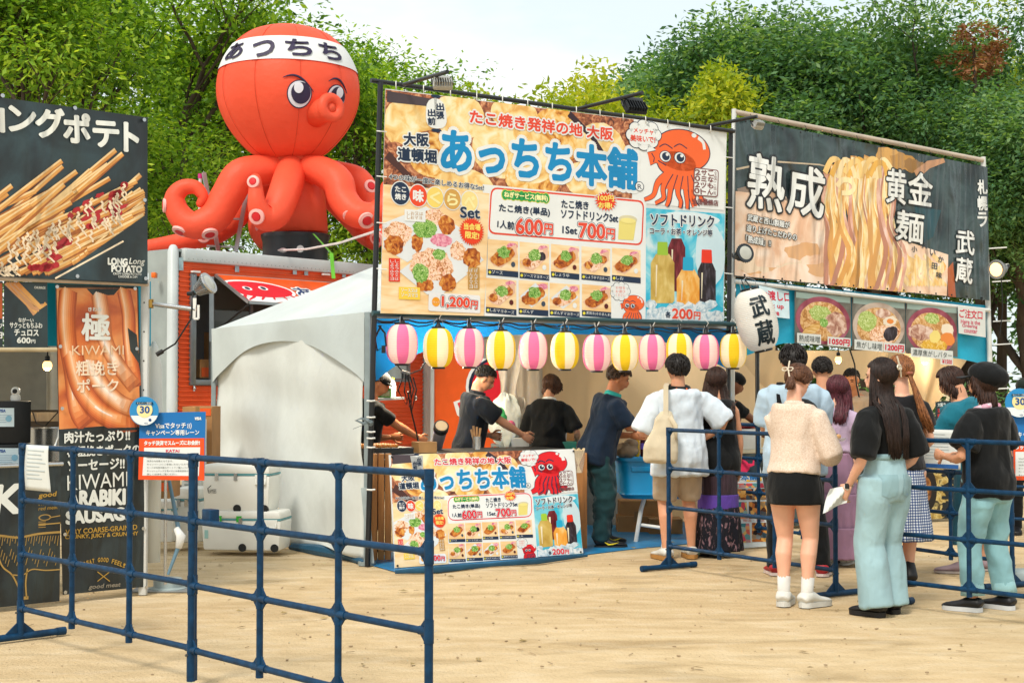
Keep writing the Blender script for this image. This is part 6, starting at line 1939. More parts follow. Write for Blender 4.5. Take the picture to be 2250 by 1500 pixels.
B.rect(2030, 1000, 2112, 1148, pic('print_goldleaf', ['#7a6230', '#a88c48', '#cdb876', '#3c3424'], 9, distort=1.5), 3.5)
B.disc(2036, 1075, 22, 48, ink('#1e1a18'), 4); B.disc(2034, 1075, 12, 28, pic('print_dark_bowl', ['#3a1c10', '#7a4a24', '#b07a3c'], 12), 5)
B.vtext('黄金麺', 2090, 1000, 1146, 44, ink('#1d2224'), 6, bold=.05)
B.build('printed_cloth', rc)
q = MB()
for p in (ra + rcn * .5, rb + rcn * .5): q.beam(up(p, 0), up(p, .77), .04, .04)
q.build('legs', m_alu, rc)
q = MB(); a = W(1640, 990, 14.5); q.box((a.x, a.y + .1, .80 + .10), (.30, .2, .20)); tag(q.build('white_container', m_white, bevel=.01), 'white polystyrene container at the left end of the ramen counter', 'container')
for k, (x, y) in enumerate(((1632, 945), (1652, 945))):
 a = W(x, y, 14.7); e = empty('red_tray', (a.x, a.y, a.z - .05), 'dark red stacked tray on the ramen counter, %s of the pair' % ('left' if k == 0 else 'right'), 'tray')
 for j in range(3):
  q = MB(); q.box((a.x, a.y, a.z - .03 + .035 * j), (.17, .2, .028), taper=1.06); q.build('tray', mat('lacquer_red', '#7a1420', rough=.2), e)
# leaning photo poster
P = [(1608, 1008), (1664, 1006), (1704, 1196), (1614, 1206)]
e = empty('photo_poster', Gd(1650, 1204), 'leaning poster board with a red bull head, blue lettering and rows of shop photographs', 'poster')
Bp = Art(W(1600, 1008, 13.15), W(1666, 1006, 13.25), W(1704, 1198, 12.95), W(1598, 1206, 12.80), step=.0014)
Bp.sheet('board', ink('#c7d0d2'), e, thick=.015)
Bp.poly([(1601, 1009), (1665, 1007), (1672, 1048), (1600, 1050)], ink('#20303a'), 1)
Bp.disc(1630, 1024, 17, 15, ink('#cc2450'), 2); Bp.line([(1645, 1022), (1655, 1020), (1656, 1009)], .035, ink('#cc2450'), 2, .01); Bp.line([(1616, 1022), (1606, 1020), (1605, 1009)], .035, ink('#cc2450'), 2, .01)
Bp.poly([(1640, 1044), (1672, 1042), (1674, 1056), (1640, 1058)], ink('#e2b02c'), 1.5); Bp.text('ち本舗', 1612, 1056, 1664, 1054, 14, ink('#1f6aa8'), 3, bold=.05, out=I_WH, ow=.12)
ph = pic('shop_photos', ['#151413', '#3a2018', '#a85a1c', '#e0a850', '#2a4a5c', '#c4bfb4'], 26, kind='voronoi')
ph2 = pic('shop_photos_cool', ['#1f3c48', '#2f7c84', '#8aa8a0', '#c43a4c', '#d9b264', '#1b1714'], 22, kind='voronoi')
for (x0, y0, x1, y1, m) in ((1600, 1062, 1676, 1072, ph2), (1600, 1074, 1680, 1098, ph), (1600, 1103, 1640, 1140, ph2), (1645, 1102, 1688, 1139, ph), (1600, 1150, 1646, 1192, ph2), (1652, 1148, 1698, 1190, ph)):
 Bp.poly([(x0, y0), (x1, y0 - 1), (x1 + 3, y1 - 1), (x0, y1)], m, 2)
Bp.text('本店・南店・西店', 1604, 1147, 1680, 1145, 6, ink('#c4522c'), 2)
Bp.build('printed_photos', e)
q = MB(); q.cyl(W(1640, 1020, 13.3), up(W(1660, 1190, 13.5), 0), .012, n=6); q.build('prop', m_alu, e)
# info board standing beyond the queue
card('info_board', [(2056, 882), (2100, 880), (2100, 960), (2056, 962)], 14.2, 14.3, 'small teal, red and black info board on a stand beyond the black cap', 'sign', [('大阪ラーメン', 2060, 893, 2096, 892, 8, '#d9e4e4'), ('注文カード', 2060, 906, 2094, 905, 9, '#d23a3a'), ('受付はこちら', 2060, 918, 2096, 917, 9, '#d23a3a')], mat('board_dark', '#20343a'))
# == LAMPS
def led_lamp(c, d_, s, label, lit=False, body=None):
 """finned reflector lamp: c centre of the front, d_ direction it shines"""
 e = empty('spotlight', c - Vector((0, 0, .08 * s)), label, 'spotlight')
 rot = Vector(d_).to_track_quat('Z', 'Y').to_matrix()
 body = body or m_metal
 q = MB(); q.lathe([(.028 * s, -.13 * s), (.045 * s, -.11 * s), (.06 * s, -.05 * s), (.085 * s, -.005 * s), (.09 * s, 0), (.088 * s, .012 * s)], c, 28, rot=rot); q.build('reflector', body, e)
 for k in range(24):
  a = 2 * PI * k / 24
  q = MB(); r0 = Vector((math.cos(a), math.sin(a), 0))
  t = Vector((-math.sin(a), math.cos(a), 0)) * .0016 * s
  pts = [r0 * .046 * s + Vector((0, 0, -.115 * s)), r0 * .066 * s + Vector((0, 0, -.05 * s)), r0 * .094 * s + Vector((0, 0, -.004 * s)), r0 * .075 * s + Vector((0, 0, -.002 * s)), r0 * .03 * s + Vector((0, 0, -.10 * s))]
  vs = [c + rot @ (p + t) for p in pts] + [c + rot @ (p - t) for p in pts]
  q.add(vs, [(0, 1, 2, 3, 4), (9, 8, 7, 6, 5)] + [(i, i + 5, (i + 1) % 5 + 5, (i + 1) % 5) for i in range(5)])
  q.build('fin', body, e)
 q = MB(); q.lathe([(.082 * s, .004 * s), (.06 * s, .014 * s), (.02 * s, .018 * s)], c, 24, rot=rot)
 q.build('lens', m_glow if lit else mat('lamp_lens', '#aeb0a8', rough=.15), e)
 q = MB(); q.tube([c + rot @ Vector((0, 0, -.12 * s)), c + rot @ Vector((0, 0, -.16 * s)), c + rot @ Vector((0, .02, -.20 * s))], [.025 * s, .02 * s, .016 * s], 10); q.build('neck', m_dark, e)
 return e
led_lamp(W(458, 622, 10.0), (.75, -.25, .45), .88, 'big finned reflector spotlight clamped to an arm in front of the food truck')
e = empty('lamp_arm', W(322, 668, 10.05), 'horizontal steel arm with a brass clamp carrying the finned spotlight', 'lamp arm')
q = MB(); q.cyl(W(330, 667, 10.05), W(430, 680, 9.95), .016, n=10); q.build('tube', m_metal, e)
q = MB(); a = W(328, 667, 10.05); q.box(a, (.05, .05, .05)); q.cyl(a + Vector((-.03, 0, .02)), a + Vector((.03, 0, .02)), .012, n=8); q.cyl(a + Vector((-.03, 0, -.02)), a + Vector((.03, 0, -.02)), .012, n=8); q.build('brass_clamp', mat('brass', '#b08a44', rough=.3, metal=.8), e)
q = MB(); a = W(428, 655, 9.95); q.beam(a, W(426, 700, 9.95), .022, .02); q.beam(W(426, 700, 9.95), W(436, 700, 9.95), .02, .014); q.beam(W(436, 700, 9.95), W(436, 670, 9.95), .014, .014); q.build('c_clamp', m_white, e)
q = MB(); q.tube([W(424, 645, 9.95), W(420, 700, 9.93), W(385, 755, 9.93), W(352, 775, 9.95)], .006, 6); q.build('cable', m_wire, e)
q = MB(); q.cyl(W(358, 771, 9.95), W(344, 779, 9.95), .016, n=10); q.build('plug', m_dark, e)
led_lamp(W(1637, 556, 13.4), (.35, -.8, .15), 1.0, 'dark finned spotlight on the pole between the menu banner and the noodle banner', body=mat('lamp_black', '#30363a', rough=.35, metal=.4))
led_lamp(W(2190, 592, 15.5), (-.75, -.6, -.15), 1.15, 'lit spotlight at the right edge of the noodle banner', True, mat('lamp_grey', '#8d9294', rough=.35, metal=.4))
q = MB(); q.tube([W(2200, 610, 15.5), W(2203, 680, 15.5), W(2196, 740, 15.5)], .006, 6); tag(q.build('spotlight_cable', m_wire), 'thin cable dangling below the lit spotlight at the right end of the ramen stall', 'cable')
def flood(px, py, Y, w, label, m, arm, rot):
 e = empty('floodlight', W(px, py, Y) - Vector((0, 0, .1)), label, 'floodlight')
 c = W(px, py, Y)
 Rm = Matrix.Rotation(rot[2], 3, 'Z') @ Matrix.Rotation(rot[0], 3, 'X')
 q = MB(); q.box(c, (w, .035, w * .72), Rm); q.build('housing', m, e, bevel=.006)
 q = MB(); q.box(c + Rm @ Vector((0, -.03, w * .25)), (w * .8, .04, w * .22), Rm); q.build('driver_box', m, e, bevel=.006)
 for k in range(8):
  q = MB(); q.box(c + Rm @ Vector(((k - 3.5) / 8 * w, -.03, -w * .1)), (.006, .045, w * .48), Rm); q.build('fin', m, e)
 q = MB(); q.box(c + Rm @ Vector((0, .02, 0)), (w * .86, .006, w * .6), Rm); q.build('glass', mat('flood_glass', '#c9c9bc', rough=.1), e)
 q = MB(); q.tube([c + Rm @ Vector((-w * .53, 0, 0)), c + Rm @ Vector((-w * .53, -.02, w * .5)), c + Rm @ Vector((w * .53, -.02, w * .5)), c + Rm @ Vector((w * .53, 0, 0))], .008, 6); q.build('bracket', m_dark, e)
 q = MB(); q.cyl(arm[0], arm[1], .017, n=10); q.build('arm', m_black, e)
flood(972, 186, 11.1, .15, 'silver floodlight on the left arm above the big menu banner', mat('flood_silver', '#a8a9a4', rough=.4, metal=.4), (W(888, 186, 11.62), W(983, 158, 10.9)), (R(-48), 0, R(10)))
flood(1393, 236, 12.3, .20, 'black floodlight on the middle arm above the big menu banner', mat('flood_black', '#22262a', rough=.4, metal=.3), (W(1256, 243, 12.72), W(1412, 204, 12.1)), (R(-40), 0, R(25)))
flood(1664, 277, 13.3, .10, 'small grey floodlight on an arm in front of the noodle banner', MATS['flood_silver'], (W(1556, 277, 13.5), W(1664, 256, 13.25)), (R(-55), 0, R(30)))
# == LEFT STALL (fries, sausage)
fz0, fz1 = 2.12, 3.26
LPR = W(322, 400, 9.9); LPL = Vector((-4.6, 8.0, 0))
ldir = (Vector((LPR.x, LPR.y, 0)) - LPL).normalized()
def onL(px, back=0.0):
 """distance along the left stall's front for this pixel column, set back by so many metres"""
 n_ = Vector((-ldir.y, ldir.x, 0))
 O = LPL + n_ * back
 d_ = ray(px, 800)
 t = (O.y * d_.x - O.x * d_.y) / (ldir.x * d_.y - ldir.y * d_.x)
 return O + ldir * t
def L_(px, py, back=0.0):
 return W(px, py, onL(px, back).y)
ls = empty('sausage_stall', onL(150, 1.0), 'food stall with a white frame post, turquoise canvas and dim interior behind the fries banner', 'stall')
q = MB(); q.beam(up(onL(318, .12), 0), up(onL(318, .12), 2.16), .05, .05);
for k in range(9): q.ell(up(onL(318, .12), .4 + .2 * k) + Vector((0, -.027, 0)), (.006, .003, .006), n=6, m=4, mi=1)
q.build('post', [m_whitepipe, m_dark], ls, bevel=.004)
q = MB(); q.cyl(L_(-300, 600, .03), L_(325, 624, .03), .016, n=10); q.build('banner_rail', mat('bamboo_pipe', '#b3a596'), ls)
q = MB(); q.cyl(L_(-300, 768, .05), L_(124, 768, .05), .014, n=10); q.build('lower_rail', mat('cream_pipe', '#b7a888'), ls)
def lwall(px0, px1, py0, py1, back, m, name, wave=.02, par=None):
 q = MB(); q.grid(lambda i, j: L_(px0 + (px1 - px0) * i, py0 + (py1 - py0) * j, back) + Vector((0, wave * math.sin(i * 14), 0)), 14, 6)
 return q.build(name, m, par or ls, smooth=180)
lwall(90, 330, 618, 760, .25, m_teal, 'turquoise_valance')
lwall(298, 318, 640, 960, .5, m_teal, 'turquoise_strip')
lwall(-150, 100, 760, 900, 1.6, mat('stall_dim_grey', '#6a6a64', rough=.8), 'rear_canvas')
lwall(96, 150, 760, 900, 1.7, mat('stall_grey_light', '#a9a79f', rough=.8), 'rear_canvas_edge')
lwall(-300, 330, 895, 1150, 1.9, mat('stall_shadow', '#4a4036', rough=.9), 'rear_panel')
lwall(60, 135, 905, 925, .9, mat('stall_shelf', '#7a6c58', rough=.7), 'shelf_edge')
q = MB(); q.quad(up(onL(-300, .1), 2.14), up(onL(325, .1), 2.14), up(onL(325, 2.4), 2.4), up(onL(-300, 2.4), 2.4)); q.build('roof_canvas', m_tent, ls, thick=.004)
# rounded white side curtain beside the post
q = MB(); a = onL(338, .25)
q.lathe([(.055, .2), (.06, 1.2), (.055, 1.55), (.035, 1.68), (.01, 1.74)], (a.x, a.y, 0), 16); q.build('rolled_side_curtain', m_tentw, ls, smooth=180)
bulb(L_(104, 803, .7), .033, 'warm bare bulb hanging left of the sausage banner', .08)
# fries banner
fb_ = empty('fries_banner', (-3.3, 9.2, fz0), 'dark banner with long fries, ketchup and white katakana lettering', 'banner')
PR, PL_ = onL(320), onL(-260)
A = Art(up(PL_, fz1), up(PR, fz1), up(onL(323), fz0), up(onL(-260), fz0), step=.0012)
F_D = folded(shiny(pic('fries_dark', ['#141b1e', '#1f2c30', '#2c4046', '#18282c'], 2.2), .35), strength=.6)
A.sheet('banner_cloth', F_D, fb_)
F_R = folded(shiny(pic('fries_gold', ['#c98238', '#dca052', '#e8b870'], 3), .4), strength=.5)
F_R2 = folded(shiny(pic('fries_gold2', ['#8a4a1a', '#a86228', '#bc7a3c'], 4), .4), strength=.5)
KET, MAY = fi('#b01c24'), fi('#ead6b8')
rf = random.Random(4)
for k in range(96):
 x0 = -150 + 5.5 * k; y0 = 560 - .1 * k + rf.uniform(-40, 60)
 L = rf.uniform(190, 330); a = R(-33 + rf.uniform(-10, 9))
 x1, y1 = x0 + L * math.cos(a), y0 + L * math.sin(a)
 if x1 > 316:
  f_ = (316 - x0) / (x1 - x0); x1, y1 = 316, y0 + (y1 - y0) * f_
 if x0 > 250 or y0 > 600 - (x0 > 130) * (x0 - 130) * .75:
  y0 = min(y0, 600 - max(0, x0 - 130) * .75)
 y1 = max(y1, 330 + max(0, 40 - x1 * .25))
 if y1 > y0 - 20 or x1 < x0 + 30: continue
 A.line([(x0, y0), ((x0 + x1) / 2, (y0 + y1) / 2 - rf.uniform(-7, 7)), (x1, y1)], .040, F_R2, 1.2 + (k % 9) * .35 - .15, .034)
 A.line([(x0, y0 - 1), ((x0 + x1) / 2, (y0 + y1) / 2 - 2), (x1, y1)], .030, F_R, 1.2 + (k % 9) * .35, .026)
 A.line([(x0, y0 - 5), ((x0 + x1) / 2, (y0 + y1) / 2 - 6), (x1 - 2, y1 - 3)], .010, fi('#f0cf98'), 1.28 + (k % 9) * .35, .012)
for k in range(44):
 t = rf.random(); x = 60 + 215 * t; y = 545 - 120 * t + rf.uniform(-30, 38) + (40 if t < .3 else 0)
 y = min(y, 588 - max(0, x - 130) * .62)
 A.disc(x, y, rf.uniform(7, 15), rf.uniform(4, 8), KET, 5.2, 10, a0=.5, wob=.5, seed=k)
for k in range(70):
 t = rf.random(); x = 0 + 270 * t; y = 570 - 135 * t + rf.uniform(-32, 40)
 y = min(y, 586 - max(0, x - 120) * .62)
 p = [(x, y), (x + 4, y + 6), (x - 1 + rf.uniform(-3, 3), y + 12), (x + 5, y + 19), (x + 9 + rf.uniform(-4, 4), y + 26)]
 A.line(catmull([(u_, min(v_, 606)) for u_, v_ in p], 3), .017, MAY, 6, .010)
A.poly([(120, 612), (322, 470), (323, 622)], F_D, 7)
A.line([(120, 612), (270, 530)], .012, MAY, 7.3)
for ch, x0, yb0, x1, yb1, h in (('ロ', -55, 285, 8, 290, 50), ('ン', 20, 287, 78, 290, 53), ('グ', 80, 300, 140, 304, 62), ('ポ', 141, 311, 196, 315, 62), ('テ', 206, 321, 260, 324, 54), ('ト', 273, 331, 302, 334, 60)):
 A.text(ch, x0, yb0, x1, yb1, h, fi('#dfe2dc'), 7, bold=.05)
A.text('LONG', 236, 581, 278, 583, 14, fi('#dfe2dc'), 9, bold=.08); A.text('Long', 281, 584, 314, 585, 17, fi('#dfe2dc'), 9, bold=.02, skew=.25); A.text('POTATO', 244, 597, 310, 599, 14, fi('#dfe2dc'), 9, bold=.08)
A.text('CRISPY LONG POTATO', 247, 603.5, 309, 605, 4.5, fi('#dfe2dc'), 9, bold=.04); A.text('CHOOSE A DIP!', 258, 610, 300, 611, 4.5, fi('#dfe2dc'), 9, bold=.04)
A.build('printed_picture', fb_)
for (px, py) in ((4, 211), (163, 238), (315, 264), (316, 440), (318, 612), (168, 607)):
 p = A.at(px, py); c = A.O + A.U * p.x + A.V * p.y + A.N * .012
 q = MB(); q.lathe([(.013, 0), (.013, .004), (.006, .004)], c, 14, rot=A.N.to_track_quat('Z', 'Y').to_matrix()); q.build('eyelet', m_metal, fb_)
# churros photos
ch_ = empty('churros_banner', onL(50, .06) + Vector((0, 0, 1.6)), 'small black banner with churros sticks and white lettering, priced 600 yen', 'banner')
A = Art(L_(9, 618, .06), L_(104, 621, .06), L_(105, 763, .06), L_(9, 765, .06), step=.001)
A.sheet('banner_cloth', F_D, ch_)
for k in range(6): A.line([(12 + k * 5, 621), (60 + k * 6, 668 + 4 * (k % 3)), (76 + 5 * k, 691 - 5 * k)], .030, F_R if k % 2 else fi('#c99468'), 1 + .2 * k, .024)
I2 = ink('#dfe2dc')
A.text('ながーい', 40, 707, 73, 708, 9, I2, 4, bold=.03); A.text('サクっともちふわ', 21, 720, 92, 721, 12, I2, 4, bold=.03); A.text('チュロス', 31, 737, 84, 738, 14, I2, 4, bold=.04); A.text('600', 37, 753, 66, 754, 12, I2, 4, bold=.06); A.text('円', 68, 754, 77, 754, 8, I2, 4, bold=.03); A.text('CHURROS', 75, 634, 99, 635, 5, I2, 4, bold=.05)
A.build('printed_picture', ch_)
o_ = empty('menu_sheet', L_(-10, 765, .06), 'edge of an orange and black menu sheet at the left border, beside the churros banner', 'banner')
A = Art(L_(-90, 616, .06), L_(6, 618, .06), L_(6, 765, .06), L_(-90, 765, .06), step=.001); A.sheet('banner_cloth', F_D, o_)
A.poly([(-88, 620), (5, 622), (5, 700), (-88, 700)], fi('#b8541c'), 1); A.text('ソーセージ', -60, 722, 4, 723, 12, I2, 4, bold=.03); A.text('500円', -40, 742, 4, 743, 13, I2, 4, bold=.05); A.build('printed_picture', o_)
# sausage banner
sb = empty('sausage_banner', W(240, 1300, 9.75), 'tall hanging banner, glistening sausages above and white lettering on black below', 'banner')
sy0, sy1 = 9.58, 9.97
A = Art(W(122, 624, sy0), W(303, 630, sy1), W(322, 1288, sy1 + .05), W(138, 1306, sy0 + .05), step=.001)
S_BK = folded(shiny(pic('sausage_black', ['#101618', '#1b2426', '#2a3638', '#141c1d'], 2.4), .38), strength=.7)
A.sheet('banner_cloth', S_BK, sb, nu=1, nv=1)
S_OR = folded(shiny(pic('sausage_skin', ['#a8461c', '#cf6c30', '#e2904e', '#ecb07c'], 2.2, distort=.8), .3), strength=.5)
S_LT = folded(shiny(pic('sausage_light', ['#d0703a', '#e09a68', '#ecc6a0', '#f0dccc'], 3.2, distort=.8), .3), strength=.5)
S_DP = folded(shiny(pic('sausage_deep', ['#4a1c12', '#7a3018', '#a04a20'], 3), .3), strength=.5)
A.poly([(124, 632), (301, 634), (308, 940), (130, 944)], S_OR, 1)
A.poly([(190, 634), (262, 634), (250, 648), (205, 650)], S_BK, 1.6)
def sausage(pts, w, k, m=S_OR, hl=True):
 P = catmull(pts, 5)
 cs_ = ('#a4481c', '#bc5a26', '#d06e34', '#de8446', '#e69a60', '#edb080', '#f2c8a4') if m is not S_LT else ('#b4602c', '#cc7c46', '#de9a68', '#e8b28a', '#f0c8aa', '#f4dac6', '#f6e8dc')
 for i_, c_ in enumerate(cs_): A.line([(x - 1.2 * i_, y - 1.6 * i_) for x, y in P[:len(P) - i_]], w * (1.25 - .19 * i_), fi(c_), k + .13 * i_, w * (1.2 - .19 * i_))
 if hl: A.line([(x - 7, y - 8) for x, y in P[len(P) // 2:-6]], w * .14, fi('#f0e2d8'), k + .9, w * .05)
sausage([(272, 640), (282, 690), (284, 740), (290, 800), (300, 850)], .08, 1.3, hl=False)
sausage([(150, 640), (146, 700), (150, 760), (160, 820), (170, 900), (190, 935)], .10, 2.2)
sausage([(218, 650), (226, 700), (232, 750), (258, 800), (296, 850)], .09, 3.0, S_LT)
sausage([(160, 780), (178, 850), (215, 900), (262, 925), (300, 925)], .115, 4.2, S_OR)
sausage([(196, 800), (225, 850), (262, 885), (296, 900)], .10, 5.0, S_LT)
A.poly([(280, 720), (300, 735), (306, 800), (286, 770)], S_BK, 3)
A.text('きわみ', 193, 684, 223, 684, 9, I2, 8, bold=.03); A.text('極', 179, 747, 240, 748, 58, I2, 8, bold=.03); A.text('KIWAMI', 157, 780, 271, 779, 21, fi('#e8c9a4'), 8)
A.text('粗挽き', 166, 825, 257, 824, 32, fi('#ecd9c0'), 8, bold=.02); A.text('ポーク', 168, 862, 259, 860, 29, fi('#ecd9c0'), 8, bold=.02)
A.poly([(128, 943), (308, 938), (309, 944), (128, 949)], S_BK, 7.4); A.poly([(129, 943), (300, 930), (310, 955), (130, 960)], S_BK, 1.5)
A.text('肉汁たっぷり!!', 141, 973, 284, 967, 24, I2, 8, bold=.04)
A.text('極粗挽きポークの', 147, 1003, 306, 996, 22, I2, 8, bold=.04); A.text('ソーセージ!!', 148, 1034, 272, 1028, 23, I2, 8, bold=.04)
A.text('KIWAMI', 147, 1077, 280, 1067, 33, I2, 8); A.text('ARABIKI', 148, 1113, 273, 1106, 33, I2, 8, bold=.07); A.text('SAUSAGE', 145, 1150, 290, 1139, 26, I2, 8, bold=.09)
GLD = ink('#b08c3c')
A.text('VERY COARSE-GRAINED', 143, 1174, 300, 1162, 11, GLD, 8, bold=.04); A.text('CHUNKY, JUICY & CRUNCHY', 142, 1186, 302, 1177, 11, GLD, 8, bold=.04)
for k, chh in enumerate('GREAT GOOD FEEL!'):
 if chh == ' ': continue
 t = k / 15; x = 178 + 90 * t; y = 1245 - 12 * math.sin(PI * t)
 A.text(chh, x, y, x + 4.4, y - (5 * math.cos(PI * t) * .25), 9, GLD, 8, bold=.05)
A.line([(213, 1255), (240, 1276)], .006, GLD, 8); A.line([(213, 1276), (240, 1255)], .006, GLD, 8.2)
A.text('good meat', 193, 1296, 262, 1290, 12, ink('#8a8272'), 8, skew=.25, bold=.03)
A.build('printed_picture', sb)
for (px, py) in ((124, 630), (295, 634), (131, 761), (299, 766), (135, 897), (141, 1173), (313, 1160), (142, 1300), (320, 1289)):
 p = A.at(px, py); c = A.O + A.U * p.x + A.V * p.y + A.N * .01
 q = MB(); q.lathe([(.012, 0), (.012, .004), (.005, .004)], c, 14, rot=A.N.to_track_quat('Z', 'Y').to_matrix()); q.build('eyelet', m_metal, sb)
# black banner with a gold cow drawing
cb_ = empty('cow_banner', onL(40, -.0) , 'low black banner with a gold line drawing of a cow beside the sausage banner', 'banner')
A = Art(up(onL(-200, .02), L_(0, 1026).z), up(onL(136, .02), L_(130, 1022).z), up(onL(136, .02), .03), up(onL(-200, .02), .03), step=.001)
A.sheet('banner_cloth', S_BK, cb_)
A.text('K', -14, 1128, 42, 1124, 60, I2, 3, bold=.06, skew=.15)
A.text('good', 84, 1096, 122, 1092, 13, GLD, 3, bold=.04, skew=.2); A.text('When it is', 82, 1111, 128, 1107, 7, GLD, 3, skew=.2); A.text('red meat', 84, 1121, 126, 1117, 8, GLD, 3, skew=.2); A.text('EAT', 84, 1047, 100, 1040, 9, GLD, 3, bold=.05)
GL2 = ink('#a8884a')
A.line(catmull([(-60, 1172), (0, 1176), (40, 1180), (84, 1172), (132, 1168)], 5), .014, GL2, 3)
for k in range(30): x = -40 + 5.8 * k; A.line([(x, 1176), (x - 3, 1188 + 5 * (k % 3))], .004, GL2, 3)
A.line(catmull([(-10, 1180), (-4, 1220), (6, 1245), (26, 1262), (40, 1290), (46, 1312)], 5), .010, GL2, 3); A.line(catmull([(26, 1262), (50, 1262), (70, 1250), (100, 1252), (132, 1250)], 5), .008, GL2, 3)
A.line(catmull([(60, 1248), (56, 1280), (58, 1312)], 5), .010, GL2, 3); A.line([(38, 1314), (62, 1312)], .02, GL2, 3)
for k in range(26):
 x = 0 + 5 * k; A.line([(x, 1200 + (k * 7) % 30), (x - 4, 1216 + (k * 7) % 30)], .004, GL2, 3)
A.disc(98, 1136, 14, 7, GL2, 3, 18); A.disc(98, 1136, 11, 5, S_BK, 3.5, 18); A.line([(110, 1136), (132, 1132)], .006, GL2, 3); A.line([(84, 1152), (110, 1150), (132, 1148)], .008, GL2, 3)
for k in range(4): A.line([(84, 1146 + 4 * k), (100, 1145 + 4 * k)], .004, GL2, 3.3)
A.build('printed_picture', cb_)
q = MB(); q.cyl(up(onL(-200, .0), L_(0, 1024).z), up(onL(140, .0), L_(130, 1019).z), .014, n=10); q.build('rail', m_metal, cb_)
# black warmer box with card notices, white camera, pot
wb = empty('warmer_box', onL(30, .35), 'black metal warmer box with taped notices at the left border', 'warmer')
a = onL(-40, .35); b_ = onL(70, .35); zb, zt_ = 1.02, 1.36
rotL = Matrix.Rotation(math.atan2(ldir.y, ldir.x), 3, 'Z')
q = MB(); c = (a + b_) / 2; c2 = c + Vector((-ldir.y, ldir.x, 0)) * .2
zb = L_(35, 1030, .35).z; zm = L_(35, 975, .35).z; zt_ = L_(35, 880, .35).z
q.box((c2.x, c2.y, (zm + zt_) / 2), ((b_ - a).length, .4, zt_ - zm - .006), rotL); q.build('upper_drawer', m_dark, wb, bevel=.008)
q = MB(); q.box((c2.x, c2.y, (zb + zm) / 2), ((b_ - a).length, .4, zm - zb), rotL); q.build('lower_drawer', m_dark, wb, bevel=.008)
q = MB(); q.box((c2.x, c2.y, .35), ((b_ - a).length, .4, .68), rotL); q.build('base_cabinet', m_dark, wb)
for (x0, x1, y0, y1, lb) in ((-12, 31, 896, 937, 'upper'), (-12, 44, 984, 1020, 'lower')):
 B = Art(L_(x0, y0, .33), L_(x1, y0, .33), L_(x1, y1, .33), L_(x0, y1, .33)); B.sheet('notice', ink('#c9dbe2'), wb, thick=.002)
 B.text('VISA', x0 + 8, y0 + 9, x0 + 24, y0 + 9, 6, ink('#1c4f9c'), 2, bold=.06)
 for k in range(4): B.line([(x0 + 5, y0 + 16 + 5 * k), (x1 - 5 - 4 * k, y0 + 16 + 5 * k)], .002, ink('#5a7f9c'), 2)
 B.disc(x1 - 12, (y0 + y1) / 2 + 3, 7, 7, ink('#7fb0c8'), 2.5); B.build('notice_print', wb)
cm = L_(34, 880, .42); e = empty('security_camera', cm, 'small round white camera standing on the black warmer box', 'camera')
q = MB(); q.lathe([(.030, 0), (.033, .01), (.030, .035), (.022, .04)], cm, 20); q.build('base', m_white, e)
q = MB(); q.ell(cm + Vector((0, 0, .062)), (.030, .030, .031), n=18, m=12); q.build('head', m_white, e)
q = MB(); q.ell(cm + Vector((0.002, -.018, .063)), (.018, .016, .018), n=16, m=10); q.build('lens', m_dark, e)
p = L_(97, 950, .9); e = empty('stock_pot', p - Vector((0, 0, .1)), 'wide steel pot between the black box and the sausage banner', 'pot')
q = MB(); q.lathe([(.13, -.2), (.135, .03), (.142, .035), (.13, .035), (.12, .0)], p, 24); q.build('pot', m_metal, e)
for s_ in (-1, 1):
 q = MB(); q.tube([p + Vector((s_ * .13, -.03, -.03)), p + Vector((s_ * .17, -.03, -.03)), p + Vector((s_ * .17, .03, -.03)), p + Vector((s_ * .13, .03, -.03))], .007, 6); q.build('handle', m_metal, e)
q = MB(); q.tube([L_(72, 905, .5), L_(80, 930, .45), L_(100, 935, .45), L_(132, 900, .4)], .004, 6); q.tube([L_(133, 905, .3), L_(128, 960, .2), L_(118, 985, .1)], .005, 6, mi=1)
tag(q.build('camera_cable', [m_wire, m_white]), 'thin cable hanging between the camera and the sausage banner', 'cable')
